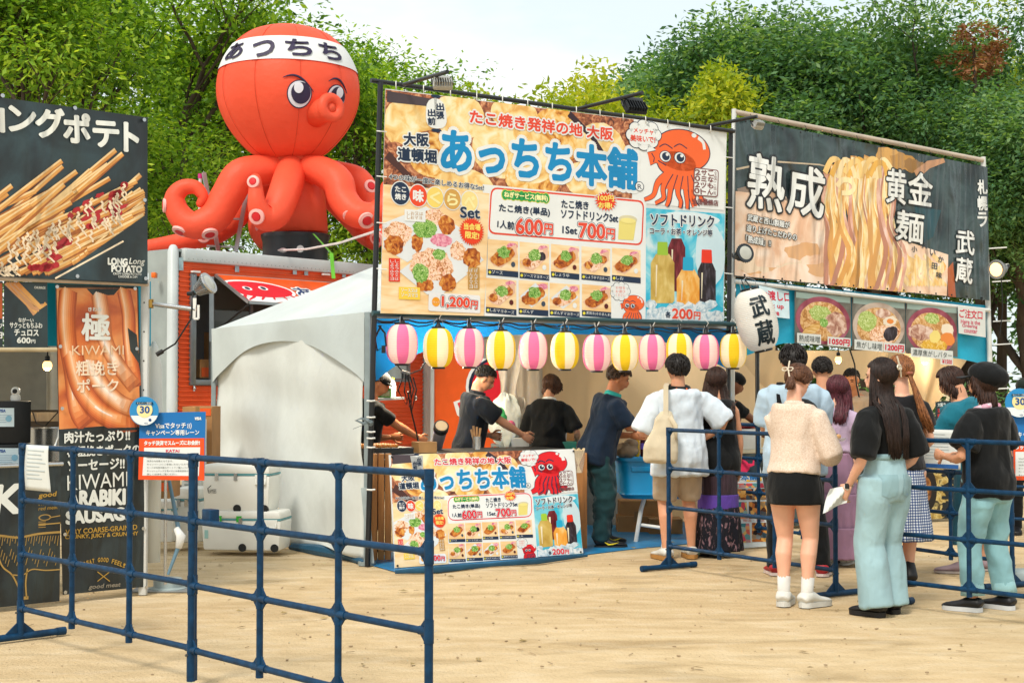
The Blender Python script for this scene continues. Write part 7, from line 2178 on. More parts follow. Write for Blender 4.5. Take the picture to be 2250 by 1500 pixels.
# == CAMPAIGN SIGNS
def campaign(Y, TLp, TRp, BRp, BLp, split, disc, label, pole_px, base, tall=False):
 e = empty('campaign_sign', base, label, 'sign')
 Y1 = Y + .03
 B = Art(W(*TLp, Y), W(*TRp, Y1), W(*BRp, Y1), W(*BLp, Y), step=.0012)
 w = TRp[0] - TLp[0]
 B.sheet('sign_board', ink('#1a6cb0'), e, thick=.006)
 x0, y0 = TLp; x1 = TRp[0]
 B.poly([(BLp[0], split), (BRp[0], split - 1), BRp, BLp], ink('#e2501f'), 1)
 B.poly([(x0 + 10, split + 20), (x1 - 12, split + 19), (BRp[0] - 12, BRp[1] - 10), (BLp[0] + 9, BLp[1] - 9)], ink('#dadfdf'), 2)
 B.text('VISA', x0 + w * .83, y0 + 15, x0 + w * .93, y0 + 15, 6, I_WH, 3, bold=.08, skew=.2)
 B.text('Visaでタッチ', x0 + w * .24, y0 + 34, x0 + w * .70, y0 + 33, 12, I_WH, 3, bold=.03)
 for k in range(3): B.line(catmull([(x0 + w * (.72 + .025 * k), y0 + 24 - k), (x0 + w * (.735 + .025 * k), y0 + 28), (x0 + w * (.72 + .025 * k), y0 + 33 + k)], 3), .004, I_WH, 3)
 B.text('キャンペーン専用レーン', x0 + w * .10, y0 + 49, x0 + w * .90, y0 + 48, 11.5, I_WH, 3, bold=.03)
 B.text('タッチ決済でスムーズにお会計!', x0 + w * .07, split + 15, x0 + w * .91, split + 14, 10, I_WH, 3, bold=.05)
 B.text('KATAI', x0 + w * .40, split + 30, x0 + w * .60, split + 30, 6, ink('#d0405a'), 4, bold=.05)
 for k, tt in enumerate(('Visaのタッチ決済ならスムーズ', '10%のキャッシュバックキャンペーンはこちらから', '決済のみ対象となります。', 'キャンペーンにご参加いただいた方でもVisaの', 'カードが利用可能なゲートでご購入いただけます。', 'キャッシュバックを受けるには事前登録が必要です', '詳しくはHPをご覧ください。')):
  B.text(tt, x0 + w * .11, split + 37 + 7.2 * k, x0 + w * (.11 + .033 * len(tt)), split + 37 + 7.2 * k, 4.2, ink('#59625f'), 4)
 B.build('sign_print', e)
 dx, dy, dr = disc
 Yd = Y - .03
 dd = MB(); dd.lathe([(.001, 0), (dr / FPX * Yd, 0), (dr / FPX * Yd, .006), (.001, .006)][::-1], W(dx, dy, Yd), 36, rot=Matrix.Rotation(R(90), 3, 'X')); dd.build('round_badge', ink('#2a86bf'), e)
 C_ = Art(W(dx - dr, dy - dr, Yd - .01), W(dx + dr, dy - dr, Yd - .01), W(dx + dr, dy + dr, Yd - .01), W(dx - dr, dy + dr, Yd - .01), step=.0012)
 low = [(dx + dr * .97 * math.cos(R(a)), dy + dr * .97 * math.sin(R(a))) for a in range(18, 163, 9)]
 C_.poly(low, ink('#d7e0e3'), 1); C_.disc(dx + 1, dy - 3, dr * .54, dr * .54, ink('#e8d79a'), 2, 26)
 C_.text('30', dx - dr * .28, dy + 4, dx + dr * .36, dy + 4, dr * .46, ink('#1f4f8c'), 3, bold=.05); C_.round(dx - dr * .55, dy - dr * .68, dx + dr * .6, dy - dr * .68, dx + dr * .6, dy - dr * .42, dx - dr * .55, dy - dr * .42, .02, ink('#2a86bf'), 3)
 C_.text('キャンペーン実施中', dx - dr * .48, dy - dr * .47, dx + dr * .5, dy - dr * .47, 5, I_WH, 4); C_.disc(dx + dr * .4, dy + dr * .6, dr * .1, dr * .1, ink('#1c3f7a'), 3, 12); C_.text('VISA', dx, dy + dr * .88, dx + dr * .25, dy + dr * .88, 3.5, ink('#1c3f7a'), 3)
 C_.build('badge_print', e)
 (px0, py0), (px1, py1) = pole_px
 q = MB(); q.cyl(W(px0, py0, Y + .03), W(px1, py1, Y + .03), .011, n=10); q.build('pole', m_metal, e)
 return e
gb = Gd(365, 1296)
e = campaign(9.93, (307, 907), (452, 904), (449, 1055), (304, 1053), 963, (317, 903, 32), 'blue and orange card payment sign with a round badge, beside the sausage banner', ((364, 1050), (363, 1283)), gb)
q = MB(); q.lathe([(.13, 0), (.13, .012), (.10, .02), (.10, .075), (.09, .08), (.02, .085)], (gb.x, gb.y + .05, 0), 32); q.build('base', mat('sign_base', '#98a4a3', rough=.5), e)
q = MB(); q.box((gb.x - .02, gb.y, .004), (.42, .22, .006)); q.build('base_plate', m_alu, e)
q = MB(); q.tube([W(372, 1056, 10.3), W(388, 1140, 10.25), W(395, 1178, 10.2)], [.012, .016, .016], 10); q.tube([W(396, 1190, 10.2), W(369, 1262, 10.15)], [.016, .010], 10);
q.build('strut', mat('strut_blue', '#5f7f92', rough=.4), e)
q = MB(); q.tube([W(387, 1160, 10.18), W(398, 1178, 10.16), W(392, 1204, 10.14)], [.020, .034, .022], 12); q.build('white_tape_wrap', m_white, e, smooth=180)
gb2 = Gd(2240, 1285)
e = campaign(10.55, (2221, 911), (2372, 910), (2372, 1056), (2222, 1054), 972, (2240, 885, 32), 'blue and orange card payment sign at the right border of the view', ((2280, 1050), (2280, 1280)), gb2)
q = MB(); q.box((gb2.x + .12, gb2.y + .1, .05), (.36, .24, .10), taper=.85); q.build('base', MATS['sign_base'], e, bevel=.02)
# == COOLERS AND BOXES
m_cool = mat('cooler_white', '#e4e4de', rough=.4, var=.05, scale=4)
m_seal = mat('cooler_seal', '#5b9aa2', rough=.5)
def cooler(x0, x1, y0, y1, Y, label, deep=.34, rz=-8, z0=None, wheels=True, patch=False, logo=False, seal=m_seal):
 a, b_ = W(x0, y1, Y), W(x1, y0, Y)
 zb = a.z if z0 is None else z0
 w, h = b_.x - a.x, b_.z - zb
 e = empty('cooler_box', ((a.x + b_.x) / 2, Y + deep / 2, zb), label, 'cooler', 'white cooler boxes beside the tent', R(rz))
 q = MB(); q.box((0, 0, h * .40), (w * .95, deep * .94, h * .74), taper=1.05); q.build('body', m_cool, e, world=False, bevel=.02)
 q = MB(); q.box((0, 0, h * .79), (w * .985, deep * .97, .014)); q.build('seal', seal, e, world=False)
 q = MB(); q.box((0, 0, h * .90), (w, deep, h * .20), taper=.96); q.build('lid', m_cool, e, world=False, bevel=.02)
 for s_ in (-.28, .0):
  q = MB(); q.box((w * s_, -deep * .49, h * .74), (.03, .02, .06)); q.build('latch', m_metal, e, world=False)
 if wheels:
  for s_ in (.02, .42):
   q = MB(); q.cyl((w * s_, -deep * .49, .035), (w * s_, -deep * .38, .035), .034, n=16); q.build('wheel', m_dark, e, world=False)
 q = MB(); q.tube([(w * .30, -deep * .50, h * .70), (w * .30, -deep * .54, h * .60), (w * .44, -deep * .54, h * .60), (w * .44, -deep * .50, h * .70)], .008, 6)
 q.box((w * .37, -deep * .495, h * .68), (w * .17, .012, h * .22)); q.build('handle', m_cool, e, world=False, bevel=.004)
 if patch:
  for s_ in (-.27, -.02): q = MB(); q.box((w * s_, -deep * .505, h * .80), (.045, .006, .05)); q.build('tape_patch', ink('#3cae3c'), e, world=False)
  q = MB(); q.box((-w * .43, -deep * .487, h * .42), (.03, .006, .07)); q.build('sticker', ink('#9cc8c4'), e, world=False)
 if logo:
  uv, fs, asp = glyphs('LAMSES')
  q = MB(); q.add([(-w * .40 + u * .07 * 1.0, -deep * .512, h * .40 + v * .035) for u, v in uv], fs); q.tube([(-w * .36, -deep * .512, h * .56), (-w * .41, -deep * .512, h * .50), (-w * .40, -deep * .512, h * .42)], .003, 5)
  q.build('lettering', ink('#2a2e30'), e, world=False)
 return e
cooler(443, 626, 1122, 1212, 12.3, 'large white cooler on wheels with two green tape patches, underneath another cooler', patch=True)
cooler(446, 601, 1020, 1130, 12.32, 'white cooler with a logo and side wheels, stacked on the green-taped cooler', z0=W(446, 1126, 12.32).z, logo=True)
cooler(326, 386, 1100, 1194, 12.6, 'white cooler behind the pole of the payment sign, lower left', wheels=False)
cooler(384, 446, 1072, 1196, 12.7, 'rounded white cooler with a blue seal, squeezed left of the cooler stack', wheels=False)
q = MB(); a, b_ = W(395, 1085, 13.2), W(437, 1025, 13.2); q.box(((a.x + b_.x) / 2, 13.4, .75), (b_.x - a.x, .25, b_.z - a.z + .5))
for k in range(6): q.box(((a.x + b_.x) / 2, 13.27, a.z + .04 * k), ((b_.x - a.x) * .7, .01, .012), mi=1)
tag(q.build('louvred_unit', [m_white, m_tgrey]), 'white louvred appliance behind the rounded cooler', 'appliance')
for (x0, x1, y0, y1, Y, lb, m) in ((400, 466, 893, 1010, 13.6, 'tall brown cardboard box with orange print behind the payment sign', m_card), (345, 372, 1056, 1095, 12.2, 'small brown carton behind the payment sign pole', m_card)):
 a, b_ = W(x0, y1, Y), W(x1, y0, Y); z0 = 0 if y1 > 1000 else a.z
 z0 = max(0, a.z - .45) if Y > 13 else a.z
 e = empty('cardboard_box', ((a.x + b_.x) / 2, Y, z0), lb, 'cardboard box')
 q = MB(); q.box(((a.x + b_.x) / 2, Y + .2, (z0 + b_.z) / 2), (b_.x - a.x, .4, b_.z - z0)); q.build('carton', m, e)
 q = MB(); q.box((b_.x - .06, Y - .004, b_.z - .05), (.10, .006, .07)); q.build('printed_panel', m_orange2, e)
 q = MB(); q.box((a.x + (b_.x - a.x) * .5, Y - .003, z0 + (b_.z - z0) * .5), (.03, .004, b_.z - z0)); q.build('packing_tape', mat('packing_tape', '#8c6a40', rough=.3), e)
for k, (xx, yy, hh) in enumerate(((-3.2, 13.6, .5), (-2.85, 13.9, .62))):
 q = MB(); q.box((xx, yy, hh / 2), (.34, .3, hh))
 tag(q.build('dark_crate', m_dark, bevel=.01), ('low' if k == 0 else 'taller') + ' dark crate in the shade between the sausage banner and the coolers', 'crate')
# == PEOPLE
m_skin = mat('skin', '#cd9473', rough=.5, var=.07, scale=9, spec=.35)
m_skin2 = mat('skin_light', '#e0ab90', rough=.5, var=.06, scale=9, spec=.35)
m_skin3 = mat('skin_tan', '#b97a54', rough=.5, var=.08, scale=9, spec=.35)
for m_ in (m_skin, m_skin2, m_skin3):
 m_.node_tree.nodes['Principled BSDF'].inputs['Subsurface Weight'].default_value = .12
 m_.node_tree.nodes['Principled BSDF'].inputs['Subsurface Radius'].default_value = (.02, .008, .004)
def hairmat(name, a, b_):
 if name in MATS: return MATS[name]
 m = pic(name, [a, b_, a], 30, stretch=(3, 3, .35), rough=.52, detail=3, distort=.3)
 m.node_tree.nodes['Principled BSDF'].inputs['Specular IOR Level'].default_value = .35
 return m
H_BLACK = hairmat('hair_black', '#0e0c0c', '#231d1b'); H_BROWN = hairmat('hair_brown', '#3a2418', '#6b4630'); H_DBROWN = hairmat('hair_dark_brown', '#1d1210', '#41291f')
H_GOLD = hairmat('hair_golden', '#4a2c1a', '#9a6238'); H_BURG = hairmat('hair_burgundy', '#2c1016', '#64303a')
def cloth(name, c, **k):
 k.setdefault('rough', .85); k.setdefault('var', .08); k.setdefault('scale', 6); k.setdefault('bump', .25); k.setdefault('bscale', 220); k.setdefault('dist', .001); k.setdefault('spec', .2); k.setdefault('sheen', .1)
 return folded(mat(name, c, **k), s=(1.5, 1.5, .8), scale=7, strength=.55, dist=.035)
def ik(S, T, l1, l2, pole_):
 d = T - S
 L = min(d.length, (l1 + l2) * .998)
 u = d.normalized()
 a = (l1 * l1 - l2 * l2 + L * L) / (2 * L)
 h = math.sqrt(max(0, l1 * l1 - a * a))
 p = pole_ - u * pole_.dot(u)
 p = p.normalized() if p.length > 1e-5 else Vector((0, -1, 0))
 return S + u * a + p * h, S + u * L
def wrinkle(me, amp, fx=7, fz=4, seed=0, mask=None):
 vs = me.vertices
 n = len(vs); amp *= 1.7
 co = np.empty(n * 3, dtype=np.float32); vs.foreach_get('co', co); co = co.reshape(-1, 3)
 no = np.empty(n * 3, dtype=np.float32); me.vertex_normals.foreach_get('vector', no); no = no.reshape(-1, 3)
 out = co.copy()
 for i in range(n):
  x, y, z = (float(q) for q in co[i])
  a = noise.noise(Vector((x * fx + seed, y * fx, z * fz + .35 * x * fx)))
  b_ = noise.noise(Vector((x * fx * 2.3, y * fx * 2.3 + seed, z * fz * 2.6 - x * 5)))
  w = amp * ((1 - abs(a) * 2.2) * .7 + b_ * .45)
  if mask: w *= mask(x, y, z)
  out[i] = co[i] + no[i] * w
 vs.foreach_set('co', out.astype(np.float32).ravel())
 me.update()
def solid(q, name, m, par, voxel=.011, iters=3, wr=0, **k):
 me = modified(q.mesh(name, 0), voxel=voxel, iters=iters, smooth=180)
 if wr: wrinkle(me, wr, **k)
 me.shade_smooth()
 me.materials.clear()
 return link_mesh(name, me, m, par, False)
def wrap(q, target, name, m, par, off=.003):
 """a patch laid on a garment's surface"""
 me = q.mesh(name, 180); o = bpy.data.objects.new('tmp', me); col.objects.link(o)
 t = bpy.data.objects.new('tmp2', target.data); col.objects.link(t)
 k = o.modifiers.new('w', 'SHRINKWRAP'); k.target = t; k.wrap_method = 'PROJECT'; k.use_project_y = True; k.use_positive_direction = True; k.offset = off; k.wrap_mode = 'ABOVE_SURFACE'
 dg = bpy.context.evaluated_depsgraph_get(); dg.update()
 r_ = bpy.data.meshes.new_from_object(o.evaluated_get(dg)); bpy.data.objects.remove(o); bpy.data.objects.remove(t)
 r_.materials.clear(); r_.shade_smooth()
 return link_mesh(name, r_, m, par, False)
def mixp(a, b_, t): return a * (1 - t) + b_ * t
class Person:
 def __init__(s, label, X, Y, H, yaw, lean=2, side=0, hyaw=0, hpitch=10, hroll=0, skin=None, female=False, feet=((-.08, 0), (.08, .02)), hands=None, poles=None, vox=.010, category='person', footyaw=(8, -8), width=1.0, arms=(True, True), fingers=True, knee=0.0, z0=0.0, legs=True, curl=.35, palm=(None, None)):
  s.H, s.f = H, female
  s.root = empty('person', (X, Y, z0), label, category, None, R(yaw))
  s.skin = skin or m_skin
  Z = Vector((0, 0, 1))
  s.P0 = Vector((0, 0, .525 * H)) + Vector((0, -.03 * H * math.sin(R(lean)) * 2, 0))
  s.up = Vector((math.sin(R(side)), math.sin(R(lean)) * math.cos(R(side)), math.cos(R(lean)) * math.cos(R(side))))
  s.rt = Vector((math.cos(R(side)), 0, -math.sin(R(side)))); s.fw = s.up.cross(s.rt) * 1.0
  s.fw = s.rt.cross(s.up) * -1.0
  if s.fw.y < 0: s.fw = -s.fw
  w = width * (.94 if female else 1.03)
  s.w = w
  # trunk sections: height along the spine, half width, half depth, forward shift
  hipw = .095 if female else .094
  s.sec = [(-.075, .088, .062, 0), (-.04, hipw, .070, -.004), (.0, hipw, .069, -.006), (.05, .090, .060, .0), (.10, .078 if female else .086, .054, .004), (.15, .084 if female else .091, .058, .006), (.20, .092 if female else .098, .064, .004), (.245, .094 if female else .102, .058, 0), (.275, .078, .047, -.002), (.295, .045, .038, .0)]
  s.trunk = lambda t: s.P0 + s.up * (t * H)
  nb = s.trunk(.297)
  hd = (s.up * .5 + Z * .5 + Vector((0, 1, 0)) * .12 * math.sin(R(max(hpitch, 0)) + .15)).normalized()
  s.neck0, s.neck1 = nb - s.up * .02 * H, nb + hd * .045 * H
  s.hr = Matrix.Rotation(R(hyaw), 3, 'Z') @ Matrix.Rotation(R(-hpitch), 3, 'X') @ Matrix.Rotation(R(hroll), 3, 'Y')
  s.hs = .137 * H if female else .136 * H          # head height
  s.hc = s.neck1 + s.hr @ Vector((0, .012 * H, .052 * H))
  s.sh = [s.trunk(.250) + s.rt * sx * (.092 if female else .108) * H * width for sx in (-1, 1)]
  s.hip = [s.P0 + s.rt * sx * .052 * H + Vector((0, 0, -.02 * H)) for sx in (-1, 1)]
  s.ank = []
  for k, (fx, fy) in enumerate(feet): s.ank.append(Vector((fx, fy, .048 * H)))
  s.knees = []
  for k in (0, 1):
   kn, an = ik(s.hip[k], s.ank[k], .2355 * H, .2265 * H, Vector((.1 * (-1, 1)[k], 1, 0)))
   s.knees.append(kn)
  hands = hands or (None, None)
  poles = poles or ((-.4, -1, -.2), (.4, -1, -.2))
  s.elb, s.wri = [], []
  for k in (0, 1):
   T = hands[k]
   T = Vector(T) if T is not None else s.sh[k] + Vector(((-1, 1)[k] * .045 * H, .03 * H, -.315 * H))
   e_, w_ = ik(s.sh[k], T, .172 * H, .150 * H, Vector(poles[k]))
   s.elb.append(e_); s.wri.append(w_)
  s.fyaw = footyaw
  # body, one continuous surface
  q = MB()
  s._loft(q, 0, secs=[(t, rx - (.016 if t < .13 else .006), ry - (.014 if t < .13 else .004), dy) for t, rx, ry, dy in s.sec])
  q.tube([s.neck0, s.neck1, s.neck1 + s.hr @ Vector((0, .004, .03 * H))], [.036 * H * w, .031 * H * w, .031 * H * w], 14)
  h = s.hs; hr = s.hr
  def hp(x, y, z): return s.hc + hr @ Vector((x * h, y * h, z * h))
  s.hp = hp
  q.ell(hp(0, -.05, .14), (.335 * h, .40 * h, .355 * h), hr, 20, 14)
  q.ell(hp(0, .06, -.10), (.27 * h, .31 * h, .33 * h), hr, 18, 12)
  q.ell(hp(0, .14, -.28), (.17 * h, .20 * h, .17 * h), hr, 14, 10)
  q.ell(hp(0, .375, -.20), (.10 * h, .07 * h, .06 * h), hr, 10, 8)
  q.tube([hp(0, .345, .06), hp(0, .42, -.07), hp(0, .40, -.10)], [.04 * h, .065 * h, .06 * h], 8)
  q.ell(hp(0, .30, .12), (.22 * h, .08 * h, .05 * h), hr, 10, 8)
  for sx in (-1, 1): q.ell(hp(sx * .33, -.02, -.04), (.045 * h, .085 * h, .13 * h), hr, 10, 8)
  if legs:
   for k in (0, 1):
    a, kn, an = s.hip[k], s.knees[k], s.ank[k]
    q.tube([a + Vector((0, 0, -.005 * H)), mixp(a, kn, .3), mixp(a, kn, .7), kn + Vector((0, .004 * H, 0)), mixp(kn, an, .28) + Vector((0, -.012 * H, 0)), mixp(kn, an, .6) + Vector((0, -.004 * H, 0)), an, an + Vector((0, 0, -.03 * H))],
     [.055 * H, .054 * H, .042 * H, .033 * H, .034 * H, .026 * H, .019 * H, .021 * H], 14)
    fd = Matrix.Rotation(R(s.fyaw[k]), 3, 'Z') @ Vector((0, 1, 0))
    q.tube([an + Vector((0, 0, -.025 * H)) - fd * .02 * H, an + fd * .06 * H + Vector((0, 0, -.035 * H)), an + fd * .10 * H + Vector((0, 0, -.038 * H))], [.02 * H, .022 * H, .012 * H], 10)
  am = 1.0 if not female else .88
  for k in (0, 1):
   if not arms[k]: continue
   S, E_, W_ = s.sh[k], s.elb[k], s.wri[k]
   q.tube([S + s.up * .004 * H - s.rt * (-1, 1)[k] * .02 * H, S + (E_ - S) * .12, mixp(S, E_, .45), mixp(S, E_, .95), mixp(E_, W_, .2), mixp(E_, W_, .6), W_],
    [.036 * H * am, .034 * H * am, .029 * H * am, .0235 * H * am, .0255 * H * am, .020 * H * am, .0145 * H * am], 12)
  me = modified(q.mesh('body', 0), voxel=vox, iters=3, smooth=180)
  # hands: palm and five fingers, joined into the body surface
  hb = MB()
  for k in (0, 1):
   if not arms[k]: continue
   S, E_, W_ = s.sh[k], s.elb[k], s.wri[k]
   fa = (W_ - E_).normalized()
   sx = (-1, 1)[k]
   pn = Vector(palm[k]) if palm[k] is not None else (-s.rt * sx)          # palm normal: towards the body
   pn = (pn - fa * pn.dot(fa)); pn = pn.normalized() if pn.length > .01 else Vector((0, 0, -1))
   sd = fa.cross(pn).normalized()
   if sd.dot(Vector((0, 1, 0)) + Vector((-sx * .3, 0, 0))) < 0: sd = -sd        # thumb side: forward
   Lp = .055 * H
   hb.tube([W_ - fa * .012 * H, W_ + fa * Lp * .35, W_ + fa * Lp * .8, W_ + fa * Lp], [(.0145 * H, .012 * H), (.022 * H, .0115 * H), (.024 * H, .0105 * H), (.021 * H, .008 * H)], 12, refv=sd)
   for j in range(4):
    o_ = (j - 1.5) / 1.5 * .0175 * H
    Lf = (.036, .044, .047, .041)[3 - j] * H
    p0 = W_ + fa * Lp * .85 + sd * o_
    c1 = curl
    d1 = (fa * math.cos(c1) + pn * math.sin(c1)); d2 = (fa * math.cos(c1 * 2.1) + pn * math.sin(c1 * 2.1)); d3 = (fa * math.cos(c1 * 3) + pn * math.sin(c1 * 3))
    hb.tube([p0, p0 + d1 * Lf * .45, p0 + d1 * Lf * .45 + d2 * Lf * .32, p0 + d1 * Lf * .45 + d2 * Lf * .32 + d3 * Lf * .26], [.0056 * H, .0052 * H, .0048 * H, .0034 * H], 8)
   p0 = W_ + fa * Lp * .2 + sd * .016 * H
   d1 = (fa * .7 + sd * .7 + pn * .2).normalized(); d2 = (fa * .95 + sd * .15 + pn * .35).normalized()
   hb.tube([p0, p0 + d1 * .024 * H, p0 + d1 * .024 * H + d2 * .020 * H, p0 + d1 * .024 * H + d2 * .032 * H], [.0078 * H, .0066 * H, .0056 * H, .0038 * H], 8)
  if fingers and hb.v:
   n0 = len(me.vertices)
   V = [tuple(v.co) for v in me.vertices] + hb.v
   F = [tuple(p.vertices) for p in me.polygons] + [tuple(i + n0 for i in f) for f in hb.f]
   me2 = bpy.data.meshes.new('body'); me2.from_pydata(V, [], F); me2.update(); me2.shade_smooth(); me = me2
  me.materials.clear()
  s.body = link_mesh('body', me, s.skin, s.root, False)
 def _loft(s, q, grow_, t0=None, t1=None, secs=None):
  H = s.H
  secs = secs or s.sec
  pts, rad = [], []
  for (t, rx, ry, dy) in secs:
   if t0 is not None and t < t0: continue
   if t1 is not None and t > t1: continue
   pts.append(s.trunk(t) + s.fw * dy * H); rad.append((rx * H * s.w + grow_, ry * H * s.w + grow_))
  q.tube(pts, rad, 22, refv=s.rt)
 def face(s, mouth='#a05a4c', brows='#1c1512'):
  h = s.hs; hp = s.hp
  for sx in (-1, 1):
   q = MB(); q.ell(hp(sx * .135, .335, .03), (.052 * h, .022 * h, .020 * h), s.hr, 10, 6); q.build('eye', mat('eye_dark', '#1a1210', rough=.3), s.root, world=False)
   q = MB(); q.tube([hp(sx * .06, .372, .105), hp(sx * .14, .362, .125), hp(sx * .22, .315, .105)], [.010 * h, .014 * h, .006 * h], 6); q.build('eyebrow', mat('brow', brows, rough=.8), s.root, world=False)
  q = MB(); q.tube([hp(-.09, .345, -.215), hp(0, .392, -.205), hp(.09, .345, -.215)], [.006 * h, .018 * h, .006 * h], 8); q.build('mouth', mat('lips', mouth, rough=.5), s.root, world=False)
 def top(s, m, sleeve=.62, hem=-.06, loose=.014, flare=.0, puff=0.0, wr=.007, name='shirt', neck=.288, sleeve_loose=.0, vox=.011, hemy=None, arms=(1, 1), sleeve_flare=0.0, seed=0, wide=0):
  H = s.H
  q = MB()
  secs = []
  base = s.sec
  ts = [hem] + [b_[0] for b_ in base if b_[0] > hem + .01 and b_[0] < neck] + [neck]
  for t in ts:
   rx = np.interp(t, [b_[0] for b_ in base], [b_[1] for b_ in base]); ry = np.interp(t, [b_[0] for b_ in base], [b_[2] for b_ in base]); dy = np.interp(t, [b_[0] for b_ in base], [b_[3] for b_ in base])
   k = max(0, (.2 - t) / .26)
   # cloth hangs from the chest: it does not follow the waist
   if loose > .012: rx = max(rx, (.092 if s.f else .098) * (.93 + .07 * k)); ry = max(ry, .060)
   if hem < -.078 and t < -.075: rx = max(rx, .094)
   g_ = loose if t < neck - .01 else min(loose, .008)
   secs.append((t, rx + flare * k + wide * (t < .23), ry + flare * k * .8 + wide * .5 * (t < .23), dy))
  pts, rad = [], []
  for (t, rx, ry, dy) in secs:
   g_ = loose if t < neck - .01 else .007
   pts.append(s.trunk(t) + s.fw * dy * H); rad.append((rx * H * s.w + g_, ry * H * s.w + g_))
  q.tube(pts, rad, 26, refv=s.rt)
  am = 1.0 if not s.f else .88
  for k in (0, 1):
   if not arms[k]: continue
   S, E_, W_ = s.sh[k], s.elb[k], s.wri[k]
   sx = (-1, 1)[k]
   r0 = .034 * H * am + .005 + sleeve_loose * .5
   P = [S - s.rt * sx * .035 * H + s.up * .002 * H, S + (E_ - S) * .10 + s.up * .002]
   Rr = [r0 * .9, r0 + puff * .5]
   if sleeve <= 0: continue
   if sleeve <= 1:
    for t in (.35, .7, 1.0):
     P.append(mixp(S, E_, sleeve * t)); Rr.append(.031 * H * am + .010 + sleeve_loose + puff * math.sin(PI * (.25 + .5 * t)) + sleeve_flare * t)
    if puff: P.append(mixp(S, E_, min(1, sleeve + .06))); Rr.append(.029 * H * am + .006)
   else:
    for t in (.4, .75, 1.0): P.append(mixp(S, E_, t)); Rr.append(.031 * H * am + .009 + sleeve_loose + puff * (.6 + .4 * t))
    P.append(mixp(E_, W_, (sleeve - 1) * .6)); Rr.append(.029 * H * am + .008 + sleeve_loose + puff)
    P.append(mixp(E_, W_, sleeve - 1)); Rr.append(.024 * H * am + .006 + sleeve_loose * .8 + puff * .2)
   q.tube(P, Rr, 14)
  o = solid(q, name, m, s.root, vox, 3, wr, seed=seed + s.H * 10)
  return o
 def collar(s, m, r=.040, h=.03, name='collar', tilt=.0):
  H = s.H
  q = MB(); a = s.trunk(.285) + s.fw * .003 * H
  q.tube([a, a + (s.up * .8 + Vector((0, .15, .2))).normalized() * h * H], [(r * 1.25 * H, r * 1.15 * H), (r * H, r * H)], 22, cap=False, refv=s.rt)
  me = modified(q.mesh(name, 0), thick=.006, smooth=180)
  return link_mesh(name, me, m, s.root, False)
 def pants(s, m, length=1.0, loose=.010, flare=0.0, hipg=.008, wr=.006, name='trousers', top=.09, vox=.011, cuff=0, seed=0, fx=6, fz=6):
  H = s.H
  q = MB()
  pts, rad = [], []
  for (t, rx, ry, dy) in s.sec:
   if t > top + .001: break
   pts.append(s.trunk(t) + s.fw * dy * H); rad.append((rx * H * s.w + hipg, ry * H * s.w + hipg + .004))
  pts.append(s.trunk(top)); rad.append((np.interp(top, [b_[0] for b_ in s.sec], [b_[1] for b_ in s.sec]) * H * s.w + hipg, np.interp(top, [b_[0] for b_ in s.sec], [b_[2] for b_ in s.sec]) * H * s.w + hipg))
  q.tube(pts, rad, 24, refv=s.rt)
  for k in (0, 1):
   a, kn, an = s.hip[k], s.knees[k], s.ank[k]
   full = [(a + Vector((0, 0, .03 * H)), .060), (mixp(a, kn, .25), .059), (mixp(a, kn, .6), .048), (kn, .037), (mixp(kn, an, .35), .036), (mixp(kn, an, .7), .030), (mixp(kn, an, 1.06), .026)]
   P, Rr = [], []
   n = len(full) - 1
   cut = length * n
   for i, (p, r_) in enumerate(full):
    k_ = i / n
    rr_ = r_ * H + loose + flare * max(0, k_ - .25) / .75
    if i <= cut: P.append(p); Rr.append(rr_)
    else:
     f_ = cut - (i - 1)
     if f_ > .05: P.append(mixp(full[i - 1][0], p, f_)); Rr.append(Rr[-1] * (1 - f_) + rr_ * f_)
     break
   q.tube(P, Rr, 18)
   if k == 0: s.cuffp = []
   s.cuffp.append((P[-2], P[-1], Rr[-1]))
  o = solid(q, name, m, s.root, vox, 3, wr, fx=fx, fz=fz, seed=seed)
  return o
 def skirt(s, m, top_, z, r0, r1, name='skirt', pleat=0.0, n=0, wr=.004, cy=0.0, mid=None, seg=72):
  """hangs from spine station top_ to height z (local), half widths r0 -> r1"""
  H = s.H
  a = s.trunk(top_); q = MB()
  def fn(i, j):
   ang = 2 * PI * i
   rx = r0[0] + (r1[0] - r0[0]) * j; ry = r0[1] + (r1[1] - r0[1]) * j
   if mid: b_ = 4 * j * (1 - j); rx += mid * b_ * .5; ry += mid * b_ * .5
   k = 1 + pleat * math.sin(n * ang) * j
   zz = a.z + (z - a.z) * j
   c = Vector((a.x * (1 - j), a.y * (1 - j) + cy * j, 0))
   return c + Vector((math.cos(ang) * rx * k, math.sin(ang) * ry * k, zz))
  q.grid(fn, seg, 16)
  me = q.mesh(name, 180)
  if wr: wrinkle(me, wr, 5, 2.2, seed=3)
  me = modified(me, thick=.004, smooth=180)
  return link_mesh(name, me, m, s.root, False)
